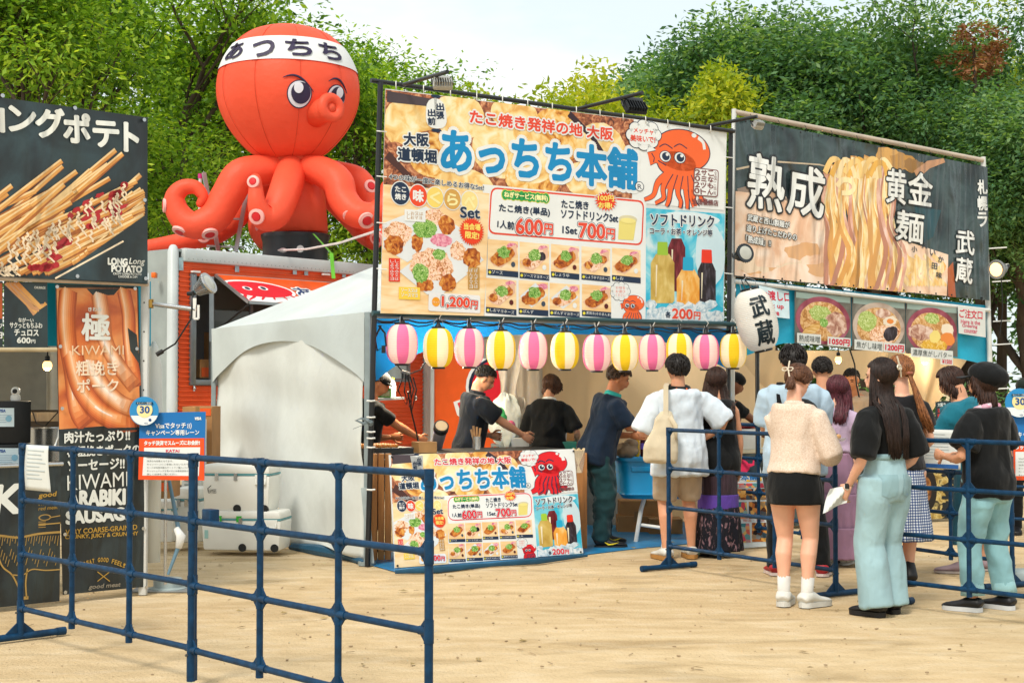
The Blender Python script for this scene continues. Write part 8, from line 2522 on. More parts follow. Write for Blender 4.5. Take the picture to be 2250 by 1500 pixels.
 def shoe(s, m, sole, size=1.0, high=.0, soleh=.018, extra=None, name='shoe'):
  H = s.H
  for k in (0, 1):
   an = s.ank[k]; fd = Matrix.Rotation(R(s.fyaw[k]), 3, 'Z') @ Vector((0, 1, 0))
   rt = fd.cross(Vector((0, 0, 1)))
   g0 = Vector((an.x, an.y, 0)) - fd * .035 * H
   L = .155 * H * size
   sh_ = MB(); w_ = .030 * H * size
   st_ = [(.0, .75, .9), (.06, .95, 1.25), (.22, 1.0, 1.35 + high), (.38, .98, 1.2 + high * .5), (.55, 1.08, .85), (.75, 1.16, .65), (.90, 1.02, .50), (1.0, .55, .30)]
   hh = .038 * H
   pts = [g0 + fd * L * t + Vector((0, 0, soleh * .6 + hh * hgt * .5)) for t, ww, hgt in st_]
   rad = [(w_ * ww, hh * hgt * .5) for t, ww, hgt in st_]
   sh_.tube(pts, rad, 16, refv=rt)
   sh = solid(sh_, name, m, s.root, .008, 2)
   so = MB()
   outl = []
   for i in range(20):
    a = 2 * PI * i / 20
    t = .5 - .5 * math.cos(a)
    ww = float(np.interp(t, [0, .1, .35, .72, .92, 1], [.2, .85, .86, 1.12, .85, .1]))
    outl.append(g0 + fd * L * (-.015 + 1.03 * t) + rt * w_ * 1.04 * ww * math.copysign(1, math.sin(a) + 1e-9))
   so.add([up(p, .002) for p in outl] + [up(p, soleh) for p in outl], [tuple(range(19, -1, -1)), tuple(range(20, 40))] + [(i, (i + 1) % 20, 20 + (i + 1) % 20, 20 + i) for i in range(20)])
   me = so.mesh('sole', 50)
   link_mesh('sole', me, sole, sh, False)
   if extra: extra(s, sh, g0, fd, rt, L, w_, hh, k)
 def hair(s, m, kind='short', length=.3, n=260, seed=1, fringe=True, back_only=False, width=1.0, parting=0, pull=None, tuft=1.0, low=-.12, thick=1.0):
  """hair: a shell over the skull plus tapering locks that lie on it and then hang"""
  h = s.hs; rr = random.Random(seed)
  q = MB()
  C = Vector((0, -.05, .14))
  rx, ry, rz = .385, .45, .41
  def skull(th, ph, g_=1.0):
   # th from the crown, ph azimuth 0 = right, 90 = front
   return Vector((math.sin(th) * math.cos(ph) * rx * g_, math.sin(th) * math.sin(ph) * ry * g_, math.cos(th) * rz * g_)) + C
  def limit(ph):
   f = math.sin(ph)             # 1 front, -1 back
   if kind in ('short', 'crop'):
    return R(66) if f > .55 else (R(66) + (R(128) - R(66)) * min(1, max(0, (.55 - f) / 1.1)))
   return R(64) if f > .6 else (R(64) + (R(132) - R(64)) * min(1, max(0, (.6 - f) / .8)))
  vs, fs = [], []
  nu, nv = 36, 14
  for j in range(nv + 1):
   for i in range(nu):
    ph = 2 * PI * i / nu
    th = limit(ph) * j / nv
    g_ = 1.0 - (.10 if j == nv else 0) + .015 * math.sin(ph * 9 + j)
    if kind == 'crop': g_ -= .055
    v = skull(th, ph, g_)
    vs.append(s.hc + s.hr @ (v * h))
  for j in range(nv):
   for i in range(nu):
    a, b_ = j * nu + i, j * nu + (i + 1) % nu
    fs.append((a, a + nu, b_ + nu, b_))
  q.add(vs, fs)
  down = Vector((0, 0, -1))
  cx = s.hr @ Vector((0, -1, 0))
  for k in range(n):
   ph = rr.random() * 2 * PI
   f = math.sin(ph)
   t0 = rr.random() ** .7
   th0 = limit(ph) * t0 * .9 + .03
   if kind in ('short', 'crop'):
    L = (.16 if kind == 'short' else .06) * tuft
    P = []
    for i in range(4):
     th = th0 + i / 3 * (.55 if kind == 'short' else .22) * tuft
     g_ = 1.03 + (.07 + .05 * rr.random()) * math.sin(PI * i / 3 * .8) * (1 if kind == 'short' else .25) - (.05 if kind == 'crop' else 0)
     P.append(s.hc + s.hr @ (skull(min(th, limit(ph) + .2), ph + .12 * i * (rr.random() - .3), g_) * h))
    q.tube(P, [.020 * h, .034 * h, .026 * h, .004 * h], 5, flat=.5)
   else:
    if f > .45 and not fringe: continue
    P = [];
    lim = limit(ph) + (.25 if f < .5 else -.02)
    th0 = min(th0, lim * .8)
    for i in range(5):
     th = th0 + (lim - th0) * i / 4
     P.append(s.hc + s.hr @ (skull(th, ph, 1.03 + .02 * rr.random()) * h))
    if f < .62:
     # the part that hangs free
     p = P[-1].copy()
     Lh = length * rr.uniform(.82, 1.04) * (1 if f < .1 else .86)
     if pull is not None:
      tgt = Vector(pull[0]); dir2 = Vector(pull[1])
      P = P[:3] + [mixp(P[2], tgt, .55) + (P[2] - s.hc).normalized() * .02, tgt + Vector((rr.uniform(-1, 1), rr.uniform(-1, 1), 0)) * .008]
      p = tgt.copy()
      for i in range(5):
       p = p + dir2.normalized() * Lh / 5 + Vector((rr.uniform(-1, 1), rr.uniform(-1, 1), 0)) * .010 + down * .002 * i
       P.append(p.copy())
     else:
      side_ = (s.hr @ Vector((math.cos(ph), 0, 0))).normalized() * .012 * width
      for i in range(5):
       st = Lh / 5
       p = p + down * st + side_ * (.5 - i / 5) + Vector((rr.uniform(-1, 1), rr.uniform(-1, 1), 0)) * .006
       # stay outside neck and shoulders
       back = s.trunk(.22) - s.fw * (.066 * s.H + .012)
       if p.z < s.trunk(.27).z + .02 and f < .3:
        e_ = (p - back).dot(s.fw)
        if e_ > 0: p = p - s.fw * e_ * .7
       P.append(p.copy())
    nP = len(P)
    wl = .030 * h * thick
    q.tube(P, [wl * (.5 + .8 * math.sin(PI * min(1, (i + .6) / nP))) if i < nP - 1 else .003 for i in range(nP)], 5, flat=.45)
  o = q.build('hair', m, s.root, world=False, smooth=180)
  return o
def swoosh(s, sh, g0, fd, rt, L, w_, hh, k):
 for sd in (-1, 1):
  q = MB(); P = [g0 + fd * L * t + rt * sd * w_ * 1.12 + Vector((0, 0, z)) for t, z in ((.30, .052), (.42, .030), (.55, .034), (.74, .050))]
  q.tube(P, [.003, .008, .006, .001], 6); q.build('yellow_tick', ink('#d9c02c'), sh, world=False)
def socks(p, m, z1, r=1.12):
 for k in (0, 1):
  an, kn = p.ank[k], p.knees[k]
  q = MB(); q.tube([an + Vector((0, 0, -.03 * p.H)), an + Vector((0, 0, .02)), mixp(an, kn, z1)], [.026 * p.H * r, .022 * p.H * r, .024 * p.H * r], 14); q.build('sock', m, p.root, world=False, smooth=180)
C_NAVY = cloth('cloth_navy', '#10161f'); C_BLACK = cloth('cloth_black', '#0d0f11'); C_WHITE = cloth('cloth_white', '#c9d3dc', var=.04); C_KHAKI = cloth('cloth_khaki', '#a8947c')
C_SHOEW = mat('shoe_white', '#cfcfc9', rough=.5); C_GUM = mat('gum_sole', '#a8793f', rough=.6); C_SHOEB = mat('shoe_black', '#141417', rough=.5)
C_NAVY2 = cloth('cloth_navy_blue', '#0f2033')
# 1 the man in the white T-shirt
p = Person('man in an oversized white T-shirt and beige shorts with a black fan round his neck', 1.375, 12.05, 1.70, 12, lean=1, hyaw=4, hpitch=-2, feet=((-.11, .0), (.13, .06)), hands=((-.22, .30, 1.04), (.24, .10, .98)), poles=((-.5, -1, -.6), (1, -.5, .1)), skin=m_skin, palm=((0, 0, -1), None), width=1.04)
p.top(C_WHITE, sleeve=.95, hem=-.115, loose=.028, flare=.014, sleeve_loose=.020, sleeve_flare=.018, wr=.014, seed=1)
p.pants(C_KHAKI, length=.47, loose=.026, hipg=.014, wr=.006, name='shorts', top=.02)
def gumside(s, sh, g0, fd, rt, L, w_, hh, k):
 q = MB(); q.tube([g0 + fd * L * .2 + rt * w_ * 1.1 * sd_ + Vector((0, 0, .03)) for sd_ in (1,)] + [g0 + fd * L * .2 + rt * w_ * 1.12 + Vector((0, 0, .075))], .006, 6); q.build('green_stripe', ink('#5f7f6c'), sh, world=False)
p.shoe(C_SHOEW, C_GUM, 1.06, soleh=.036, extra=gumside)
p.hair(H_BLACK, 'short', n=420, seed=3, tuft=1.15)
q = MB(); a = p.trunk(.290); q.tube([a + Vector((math.cos(t) * .082, math.sin(t) * .075, .025 + .012 * math.sin(t))) for t in [i * 2 * PI / 20 for i in range(21)]], .026, 10); q.build('neck_fan', C_BLACK, p.root, world=False, smooth=180)
for k in range(4):
 q = MB(); t = -PI / 2 + (k - 1.5) * .8; q.ell(a + Vector((math.cos(t) * .112, math.sin(t) * .102, .015)), (.008, .006, .012), n=8, m=6); q.build('orange_mark', ink('#d8602c'), p.root, world=False)
tote = empty('tote_bag', (p.root.location.x - .22, p.root.location.y - .12, .75), 'cream canvas tote bag hanging from the left shoulder of the man in the white T-shirt', 'bag')
m_tote = cloth('canvas_cream', '#c3b69c', bump=.4, bscale=90)
q = MB(); a = W(1452, 1015, 11.80);
q.tube([W(1462, 905, 11.84), W(1462, 915, 11.82), W(1458, 950, 11.80), W(1452, 985, 11.78), W(1450, 1009, 11.78), W(1450, 1015, 11.78)], [(.045, .02), (.06, .025), (.105, .045), (.135, .06), (.135, .055), (.12, .03)], 22, refv=(1, 0, 0))
me = modified(q.mesh('bag', 0), voxel=.011, iters=3, smooth=180); wrinkle(me, .010, 6, 4); me.materials.clear(); link_mesh('bag', me, m_tote, tote, True)
q = MB(); q.beam(W(1463, 915, 11.79), W(1463, 848, 11.86), .040, .006, up=(0, 1, 0)); q.beam(W(1463, 848, 11.86), W(1466, 842, 12.1), .04, .006, up=(0, 0, 1)); q.build('strap', m_tote, tote)
q = MB(); q.tube([W(1472, 915, 11.78), W(1484, 935, 11.76), W(1486, 965, 11.74)], [.018, .022, .010], 10, flat=.5); q.build('strap_end', m_tote, tote, smooth=180)
# 2 the woman in the black vest and lace skirt
p = Person('long-haired woman in a black sleeveless tunic and dark lace skirt, seen from behind', 1.735, 12.3, 1.60, 18, lean=1, hyaw=-8, hpitch=4, female=True, feet=((-.07, 0), (.08, .04)), hands=((-.20, .16, .88), None), poles=((-1, -.4, -.2), (1, -.4, 0)))
p.top(C_BLACK, sleeve=0, hem=-.10, loose=.020, flare=.02, wr=.009, name='tunic', arms=(0, 0), seed=2)
lace = pic('dark_lace', ['#0c0d14', '#151622', '#0c0d14', '#8f6f78'], 16, distort=2.5, stretch=(1, 1, .45), rough=.9)
p.skirt(cloth('sheer_plum', '#3a2c34', stretch=(20, 20, .3), scale=6, var=.5), -.07, .47, (.168, .15), (.168, .15), name='sheer_skirt', pleat=.02, n=20)
p.skirt(cloth('ribbon_purple', '#5a3f9c'), -.20, .405, (.172, .152), (.172, .152), name='purple_band', pleat=.02, n=24, wr=.002)
p.skirt(lace, -.265, .05, (.172, .152), (.215, .19), name='lace_skirt', pleat=.05, n=11, wr=.012)
p.shoe(C_SHOEB, C_SHOEB, 1.0, soleh=.03)
p.hair(H_DBROWN, 'long', length=.30, n=850, seed=5, width=2, thick=.65)
q = MB(); q.beam(p.trunk(.285) + Vector((.10, -.03, 0)), p.trunk(.10) + Vector((-.10, -.115, 0)), .022, .004, up=(0, 1, 0)); q.build('bag_strap', mat('strap_pewter', '#55636a', rough=.4), p.root, world=False)
# 3 the woman in the cream blouse
p = Person('woman in a cream blouse and black mini skirt with white socks, looking at her snack', 1.83, 9.47, 1.60, -30, lean=1, hyaw=-8, hpitch=30, female=True, feet=((-.075, .0), (.075, .02)), hands=((.07, .30, 1.06), (.17, .26, 1.03)), poles=((-.5, -1, -.8), (.5, -1, -.8)), skin=m_skin2, vox=.009, footyaw=(12, -22), curl=.6, palm=((.3, 0, 1), (-.3, 0, 1)))
blouse = pic('cream_dotted_voile', ['#c9b09c', '#d6c2b0', '#e0d0c2'], 120, kind='noise', rough=.85)
p.top(blouse, sleeve=1.02, hem=.012, loose=.017, flare=.014, puff=.020, sleeve_loose=.008, wr=.008, name='blouse', vox=.010, seed=3)
p.collar(blouse, r=.036, h=.018)
p.skirt(C_BLACK, .07, .665, (.128, .106), (.180, .150), name='mini_skirt', pleat=.012, n=5, wr=.007, mid=.045)
q = MB(); a = p.trunk(.068); q.tube([a, a + Vector((0, 0, .035))], [(.131, .108), (.128, .105)], 30, refv=(1, 0, 0)); q.build('waistband', C_BLACK, p.root, world=False, smooth=180)
socks(p, mat('sock_white', '#cfcdc8', rough=.9, bump=.4, bscale=60), .32)
p.shoe(C_SHOEW, mat('sole_white', '#c9c9c4', rough=.6), 1.08, high=.25, soleh=.034)
p.face()
q0 = p.hp(0, -.50, .06)
p.hair(H_BROWN, 'bun', length=.10, n=620, thick=.75, seed=8, pull=(tuple(q0), (0, -.5, -1)), fringe=True)
m_clip = mat('clip_pearl', '#c9bda8', rough=.3)
def hairclip(p, c, r, rot=0.0):
 cc = p.hp(*c)
 e = MB()
 d_ = (p.hr @ Vector((0, -1, 0))); x = p.hr @ Vector((1, 0, 0)); z = p.hr @ Vector((0, 0, 1))
 for k in (-1, 1): e.tube([cc + x * (k * r * .4 + r * .38 * math.cos(t)) + z * r * .26 * math.sin(t) + d_ * .014 for t in [i * PI / 6 for i in range(13)]], .005, 6, cap=False)
 e.tube([cc + x * r * .5 - z * r * 1.1 + d_ * .01, cc + x * r * .1 + d_ * .016, cc - x * r * .1 + z * r * 1.3 + d_ * .008], .0055, 6)
 e.build('hair_clip', m_clip, p.root, world=False)
hairclip(p, (-.12, -.52, .12), .050)
q = MB(); q.lathe([(.026, -.01), (.027, .01)], p.wri[1], 16, rot=(p.wri[1] - p.elb[1]).to_track_quat('Z', 'Y').to_matrix(), cap=False); q.build('wristband', ink('#c4283a'), p.root, world=False)
tr = empty('snack_tray', W(1795, 940, 9.27), 'small clear tray of round snacks held by the woman in the cream blouse', 'food tray')
a = mw(p.root) @ (mixp(p.wri[0], p.wri[1], .5) + Vector((.0, .085, .025)))
q = MB(); q.box(a, (.16, .11, .02), Matrix.Rotation(R(-30), 3, 'Z'), taper=1.2); q.build('tray', mat('tray_clear', '#c8cdd0', rough=.2, alpha=.6), tr)
for k in range(5):
 q = MB(); q.ell(a + Matrix.Rotation(R(-30), 3, 'Z') @ Vector((-.05 + .026 * k, .02 * (-1) ** k, .02)), (.02, .02, .017), n=10, m=7); q.build('dumpling', mat('dumpling', '#c99a64', var=.2, scale=40), tr)
# 4 the woman in the black puff-sleeve top and wide jeans
p = Person('long-haired woman in a black puff-sleeve top and wide pale blue jeans, holding white paper', 2.33, 9.12, 1.615, 34, lean=-1, hyaw=26, hpitch=6, female=True, feet=((-.085, 0), (.10, .04)), hands=((-.19, .13, .80), (.17, .12, .84)), poles=((-.5, -1, 0), (.5, -1, 0)), skin=m_skin2, vox=.009, curl=.5)
p.top(C_BLACK, sleeve=.98, hem=.076, loose=.008, puff=.026, sleeve_loose=.008, wr=.008, name='ruched_top', vox=.010, seed=5)
jean = cloth('denim_pale', '#93b2ba', var=.16, scale=4, bump=.35, bscale=160); jeant = cloth('denim_seam', '#86a6ae')
p.pants(jean, length=1.0, loose=.014, flare=.050, hipg=.012, wr=.005, name='wide_jeans', top=.098, fx=6, fz=2.2)
JN = bpy.data.objects[[o.name for o in col.objects if o.name.startswith('wide_jeans')][-1]]
for sx in (-1, 1):
 q = MB(); c = p.P0 + Vector((sx * .078, -.20, -.03))
 q.grid(lambda i, j: c + Vector(((i - .5) * .11, 0, (.5 - j) * .125 - (.02 * (1 - abs(2 * i - 1)) if j > .9 else 0))), 8, 8)
 wrap(q, JN, 'back_pocket', jeant, p.root)
q = MB(); a = p.trunk(.094); q.tube([a - Vector((0, 0, .03)), a + Vector((0, 0, .006))], [(.088 * 1.615 * .94 + .008, .062 * 1.615 + .006), (.084 * 1.615 * .94 + .008, .060 * 1.615 + .004)], 30, refv=(1, 0, 0)); q.build('waistband', jeant, p.root, world=False, smooth=180)
p.shoe(C_SHOEB, C_SHOEB, 1.0, soleh=.03)
p.face()
p.hair(hairmat('hair_near_black', '#120c0b', '#2e1e19'), 'long', length=.45, n=1300, seed=9, width=2.6, thick=.6, fringe=False)
hairclip(p, (.02, -.50, .22), .055)
q = MB(); q.lathe([(.024, -.012), (.025, .012)], p.wri[0], 16, rot=(p.wri[0] - p.elb[0]).to_track_quat('Z', 'Y').to_matrix(), cap=False); q.build('watch_strap', mat('strap_white', '#cfcac4'), p.root, world=False)
q = MB(); q.box(p.wri[0] + Vector((-.022, -.012, .004)), (.012, .03, .034)); q.build('watch_face', m_dark, p.root, world=False, bevel=.003)
a = mw(p.root) @ (p.wri[0] + (p.wri[0] - p.elb[0]).normalized() * .085)
q = MB(); q.grid(lambda i, j: a + Vector((-.085 + .15 * i - .05 * j, -.02 + .025 * math.sin(i * 6 + j * 4), .045 + .03 * i - .15 * j * (1 - .25 * i))), 10, 10); tag(q.build('folded_paper', m_pap, thick=.002, smooth=30), 'crumpled white paper held by the woman in the wide jeans', 'paper')
# 5 the woman with golden brown hair and gingham skirt
p = Person('woman with golden brown gathered hair and a blue gingham skirt behind the wide jeans', 2.80, 10.45, 1.66, 16, lean=1, hyaw=-4, hpitch=4, female=True, feet=((-.06, 0), (.06, .03)), hands=((-.1, .25, 1.0), (.14, .22, .98)), skin=m_skin2)
p.top(cloth('cloth_charcoal', '#1a1a1e'), sleeve=.55, hem=-.02, loose=.014, sleeve_loose=.012, wr=.007, seed=7)
ging = bpy.data.materials.new('gingham'); ging.use_nodes = True
n_, l_ = ging.node_tree.nodes, ging.node_tree.links
tc_ = n_.new('ShaderNodeTexCoord'); mx_ = n_.new('ShaderNodeMix'); mx_.data_type = 'RGBA'; mx_.blend_type = 'MULTIPLY'; mx_.inputs['Factor'].default_value = 1
outs = []
for ax in ('X', 'Z'):
 wv = n_.new('ShaderNodeTexWave'); wv.wave_type = 'BANDS'; wv.bands_direction = ax; wv.inputs['Scale'].default_value = 16
 rp_ = n_.new('ShaderNodeValToRGB'); rp_.color_ramp.interpolation = 'CONSTANT'; rp_.color_ramp.elements[0].color = (.16, .22, .38, 1); rp_.color_ramp.elements[1].position = .5; rp_.color_ramp.elements[1].color = (.8, .82, .84, 1)
 l_.new(tc_.outputs['Object'], wv.inputs['Vector']); l_.new(wv.outputs['Fac'], rp_.inputs['Fac']); outs.append(rp_.outputs['Color'])
l_.new(outs[0], mx_.inputs['A']); l_.new(outs[1], mx_.inputs['B']); l_.new(mx_.outputs['Result'], n_['Principled BSDF'].inputs['Base Color']); n_['Principled BSDF'].inputs['Roughness'].default_value = .9
p.skirt(ging, .03, .33, (.15, .125), (.21, .18), name='gingham_skirt', pleat=.05, n=12, wr=.008)
p.shoe(C_SHOEB, C_SHOEB, 1.0, high=1.4, soleh=.035)
q0 = p.hp(.05, -.48, -.05)
p.hair(H_GOLD, 'bun', length=.42, n=420, seed=12, pull=(tuple(q0), (.25, -.3, -1)))
q = MB(); q.ell(q0, (.035, .03, .018), n=12, m=8); q.build('hair_tie', mat('tie_copper', '#9a5a44'), p.root, world=False)
# 6 the woman in the black cap
p = Person('woman in a black baker boy cap, black T-shirt and turned-up jeans, pink towel round neck', 3.03, 9.30, 1.57, 38, lean=0, hyaw=16, hpitch=0, female=True, feet=((-.11, .04), (.13, -.04)), hands=((-.14, .24, .98), (.14, .22, .96)), poles=((-.6, -1, -.3), (.6, -1, -.3)), vox=.009, width=1.05, footyaw=(14, 0))
p.top(C_BLACK, sleeve=.72, hem=-.055, loose=.030, sleeve_loose=.022, sleeve_flare=.012, wr=.012, flare=.01, vox=.010, seed=9)
jean2 = cloth('denim_light', '#84b0b8', var=.2, scale=5, bump=.35, bscale=160); cuffm = cloth('denim_cuff', '#8fb6ba')
p.pants(jean2, length=.93, loose=.010, flare=.008, hipg=.014, wr=.010, name='cropped_jeans', top=.05, fx=6, fz=5, seed=4)
for (a, b_, r_) in p.cuffp:
 d_ = (b_ - a).normalized(); q = MB(); q.tube([b_ - d_ * .07, b_ + d_ * .005], [r_ + .006, r_ + .010], 20, cap=False); q.build('turned_cuff', cuffm, p.root, world=False, thick=.008, smooth=180)
p.shoe(C_SHOEB, mat('sole_grey_white', '#c3c6c8'), 1.05, soleh=.030)
p.face()
p.hair(H_DBROWN, 'bob', length=.12, n=420, seed=14)
cap = MB(); Mh = p.hr
cap.ell(p.hp(0, -.15, .25), (.49 * p.hs, .60 * p.hs, .37 * p.hs), Mh @ Matrix.Rotation(R(14), 3, 'X'), 28, 16, mod=lambda t, ph: 1 + .02 * math.cos(8 * ph))
o = solid(cap, 'cap_crown', C_BLACK, p.root, .009, 2, .004)
q = MB()
def pk(i, j):
 a = (i - .5) * 1.9; rr_ = .34 + .42 * j
 return p.hp(math.sin(a) * rr_ * .80, math.cos(a) * rr_ + .04, .23 - .04 * j - .05 * (i - .5) ** 2 * 4 * j)
q.grid(pk, 14, 5); q.build('cap_peak', C_BLACK, p.root, world=False, thick=.006, smooth=180)
q = MB(); a = p.trunk(.285); q.tube([a + Vector((math.cos(t) * .078, math.sin(t) * .07 + .005, .012 - .02 * math.sin(t))) for t in [R(-60) + i * R(300) / 16 for i in range(17)]], .020, 8)
q.build('neck_towel', pic('towel_pink', ['#d8c8cc', '#cf8fa6', '#d9ccd4', '#b8587c'], 60, kind='voronoi', rough=.95), p.root, world=False, smooth=180)
for sx in (-1, 1):
 q = MB(); q.tube([p.hp(sx * .135 + .09 * math.cos(t), .40, .02 + .085 * math.sin(t)) for t in [i * PI / 8 for i in range(17)]], .0022, 5); q.build('spectacle_rim', m_metal, p.root, world=False)
# 7 the man with the rucksack
p = Person('man in a pale blue T-shirt and rucksack behind the woman in the cream blouse', 2.14, 11.05, 1.755, -8, lean=2, hyaw=10, hpitch=8, feet=((-.15, .0), (.20, -.02)), hands=((-.12, .36, 1.1), (.12, .36, 1.1)), width=1.02)
p.top(cloth('cloth_pale_blue', '#a9bfd0', var=.04), sleeve=.75, hem=-.09, loose=.032, sleeve_loose=.026, wr=.012, flare=.01, seed=11)
p.pants(C_BLACK, loose=.012, wr=.008, hipg=.012, top=.03)
p.shoe(mat('shoe_red', '#a3202a', rough=.5), mat('sole_pink_white', '#cbbcb8'), 1.05, high=.7, soleh=.022)
p.hair(H_BLACK, 'short', n=320, seed=21)
bp_ = empty('rucksack', (2.16, 10.85, 1.0), 'black rucksack on the back of the man in the pale blue T-shirt', 'bag')
q = MB(); a = p.trunk(.08) + Vector((.04, -.19, 0)); q.tube([a + Vector((0, 0, -.18)), a + Vector((0, -.01, -.12)), a + Vector((0, -.02, 0)), a + Vector((0, .0, .16)), a + Vector((0, .02, .23)), a + Vector((0, .03, .26))], [(.13, .07), (.155, .10), (.16, .11), (.14, .09), (.10, .06), (.05, .03)], 22, refv=(1, 0, 0))
q.v = [tuple(mw(p.root) @ Vector(v)) for v in q.v]
me = modified(q.mesh('bag', 0), voxel=.012, iters=2, smooth=180); wrinkle(me, .006); me.materials.clear(); link_mesh('bag', me, C_BLACK, bp_, True)
for sx in (-1, 1):
 q = MB(); P_ = [p.trunk(.14) + Vector((sx * .10, -.12, 0)), p.trunk(.25) + Vector((sx * .11, -.12, 0)), p.trunk(.300) + Vector((sx * .105, .0, .005)), p.trunk(.25) + Vector((sx * .10, .13, 0))]
 q.tube([mw(p.root) @ v for v in P_], [(.028, .006)] * 4, 8, refv=(1, 0, 0)); q.build('strap', C_BLACK, bp_)
for sx in (-1, 1):
 q = MB(); q.tube([mw(p.root) @ (a + Vector((sx * .07 * t_, -.115, .02 - .05 * t_))) for t_ in (0, .5, 1)], .004, 6); q.build('zip', m_metal, bp_)
# 8 the woman in the mauve dress
p = Person('woman with burgundy hair in a tiered mauve dress behind the barrier', 2.60, 11.7, 1.53, -18, lean=2, hyaw=-20, hpitch=12, female=True, feet=((-.06, 0), (.06, .02)), hands=((-.08, .30, 1.02), (.16, .14, .78)), skin=m_skin2)
mauve = cloth('cloth_mauve', '#96748c', var=.06)
p.top(cloth('cloth_lilac', '#b9a3bc'), sleeve=.45, hem=.06, loose=.012, wr=.006, sleeve_loose=.01, name='bodice', seed=13)
p.skirt(mauve, .06, .56, (.125, .105), (.17, .15), name='dress_tier', pleat=.03, n=14, wr=.006)
p.skirt(mauve, -.152, .30, (.178, .155), (.20, .18), name='dress_tier', pleat=.05, n=18, wr=.006)
q_ = p.skirt(mauve, -.322, .06, (.205, .185), (.245, .215), name='dress_hem_tier', pleat=.05, n=20, wr=.006)
p.shoe(C_SHOEW, C_SHOEW, .95)
p.hair(H_BURG, 'long', length=.24, n=480, seed=23, width=1.3)
p.face()
# 9 dark haired man behind her
p = Person('short-haired man whose dark head rises left of the bare bulb at the ramen stall', 2.72, 12.75, 1.70, -4, hyaw=0, hpitch=4, feet=((-.1, 0), (.1, 0)))
p.top(cloth('cloth_grey', '#6b6f74'), sleeve=.6, loose=.02, wr=.008, seed=15); p.pants(C_BLACK); p.shoe(C_SHOEB, C_SHOEB)
p.hair(H_BLACK, 'crop', n=420, seed=24, tuft=1.2)
# 10 the person in teal
p = Person('broad person in a teal T-shirt bending forward behind the black baker boy cap', 3.55, 11.25, 1.62, 62, lean=14, hyaw=8, hpitch=25, feet=((-.13, .06), (.12, -.04)), hands=((-.10, .42, .92), (.10, .42, .92)), width=1.2)
p.top(cloth('cloth_teal', '#17687a'), sleeve=.8, hem=-.06, loose=.035, sleeve_loose=.03, wr=.010, seed=17)
p.pants(cloth('cloth_slate', '#2c5f72'), length=.8, loose=.03, hipg=.02)
p.shoe(mat('sandal_mauve', '#8f7a80'), mat('sandal_sole', '#a59a94'), 1.05)
p.hair(H_DBROWN, 'bob', length=.10, n=320, seed=26)
# 11 man in beige at the ramen counter
p = Person('stall man in a beige T-shirt leaning on the ramen counter', 3.72, 15.75, 1.66, 150, lean=16, hyaw=0, hpitch=18, feet=((-.12, 0), (.12, 0)), hands=((-.26, .30, .86), (.26, .22, .86)), skin=m_skin3, width=1.15)
p.top(cloth('cloth_beige', '#b39c84'), sleeve=.85, hem=-.07, loose=.035, sleeve_loose=.028, wr=.012, seed=19); p.pants(C_NAVY); p.shoe(C_SHOEB, C_SHOEB); p.hair(H_BLACK, 'crop', n=300, seed=27); p.face()
q = MB(); q.lathe([(.028, -.012), (.028, .012)], p.wri[0], 16, rot=(p.wri[0] - p.elb[0]).to_track_quat('Z', 'Y').to_matrix()); q.build('watch', ink('#3cb0a4'), p.root, world=False)
# 12 far right staff member with cap
p = Person('distant person in a black T-shirt and dark cap above the right payment sign', 4.98, 14.2, 1.52, 170, lean=4, hyaw=10, hpitch=12, hands=((-.2, .25, 1.0), (.1, .3, 1.1)), skin=m_skin3)
p.top(C_BLACK, sleeve=.6, loose=.02, wr=.008, seed=22); p.pants(C_BLACK); p.shoe(C_SHOEB, C_SHOEB); p.hair(H_BLACK, 'crop', n=160, seed=28); p.face()
q = MB(); q.ell(p.hp(0, -.05, .24), (.40 * p.hs, .47 * p.hs, .32 * p.hs), p.hr, 20, 12); q.build('cap_crown', cloth('cap_green', '#18241f'), p.root, world=False, smooth=180)
q = MB(); q.grid(lambda i, j: p.hp(math.sin((i - .5) * 2) * (.36 + .25 * j) * .8, math.cos((i - .5) * 2) * (.36 + .25 * j), .18 - .05 * j), 10, 3); q.build('cap_peak', MATS['cap_green'], p.root, world=False, thick=.006)
# floral bag beside the right sign
q = MB(); a = W(2212, 1010, 10.9); q.ell(a, (.045, .04, .13), n=14, m=10)
tag(q.build('floral_bag', pic('floral_red', ['#8a1420', '#c4242c', '#d8d0cc', '#2a3a6c'], 38, kind='voronoi')), 'red floral cloth bag hanging between the black cap woman and the right payment sign', 'bag')
# 13 far man in white T-shirt and cap
p = Person('distant man in a white T-shirt and blue cap seen between the two stalls', 3.16, 19.2, 1.52, 100, hyaw=0, hpitch=5, skin=m_skin, vox=.013)
p.top(C_WHITE, sleeve=.6, loose=.025, vox=.014, wr=.008); p.pants(C_NAVY, vox=.014); p.shoe(C_SHOEB, C_SHOEB); p.hair(H_BLACK, 'crop', n=80, seed=29); p.face()
q = MB(); q.ell(p.hp(0, -.02, .24), (.40 * p.hs, .47 * p.hs, .30 * p.hs), p.hr, 18, 10); q.build('cap_crown', cloth('cap_navy', '#1c2c48'), p.root, world=False, smooth=180)
q = MB(); q.box(p.hp(0, .55, .12), (.14, .12, .008), p.hr); q.build('cap_peak', MATS['cap_navy'], p.root, world=False)
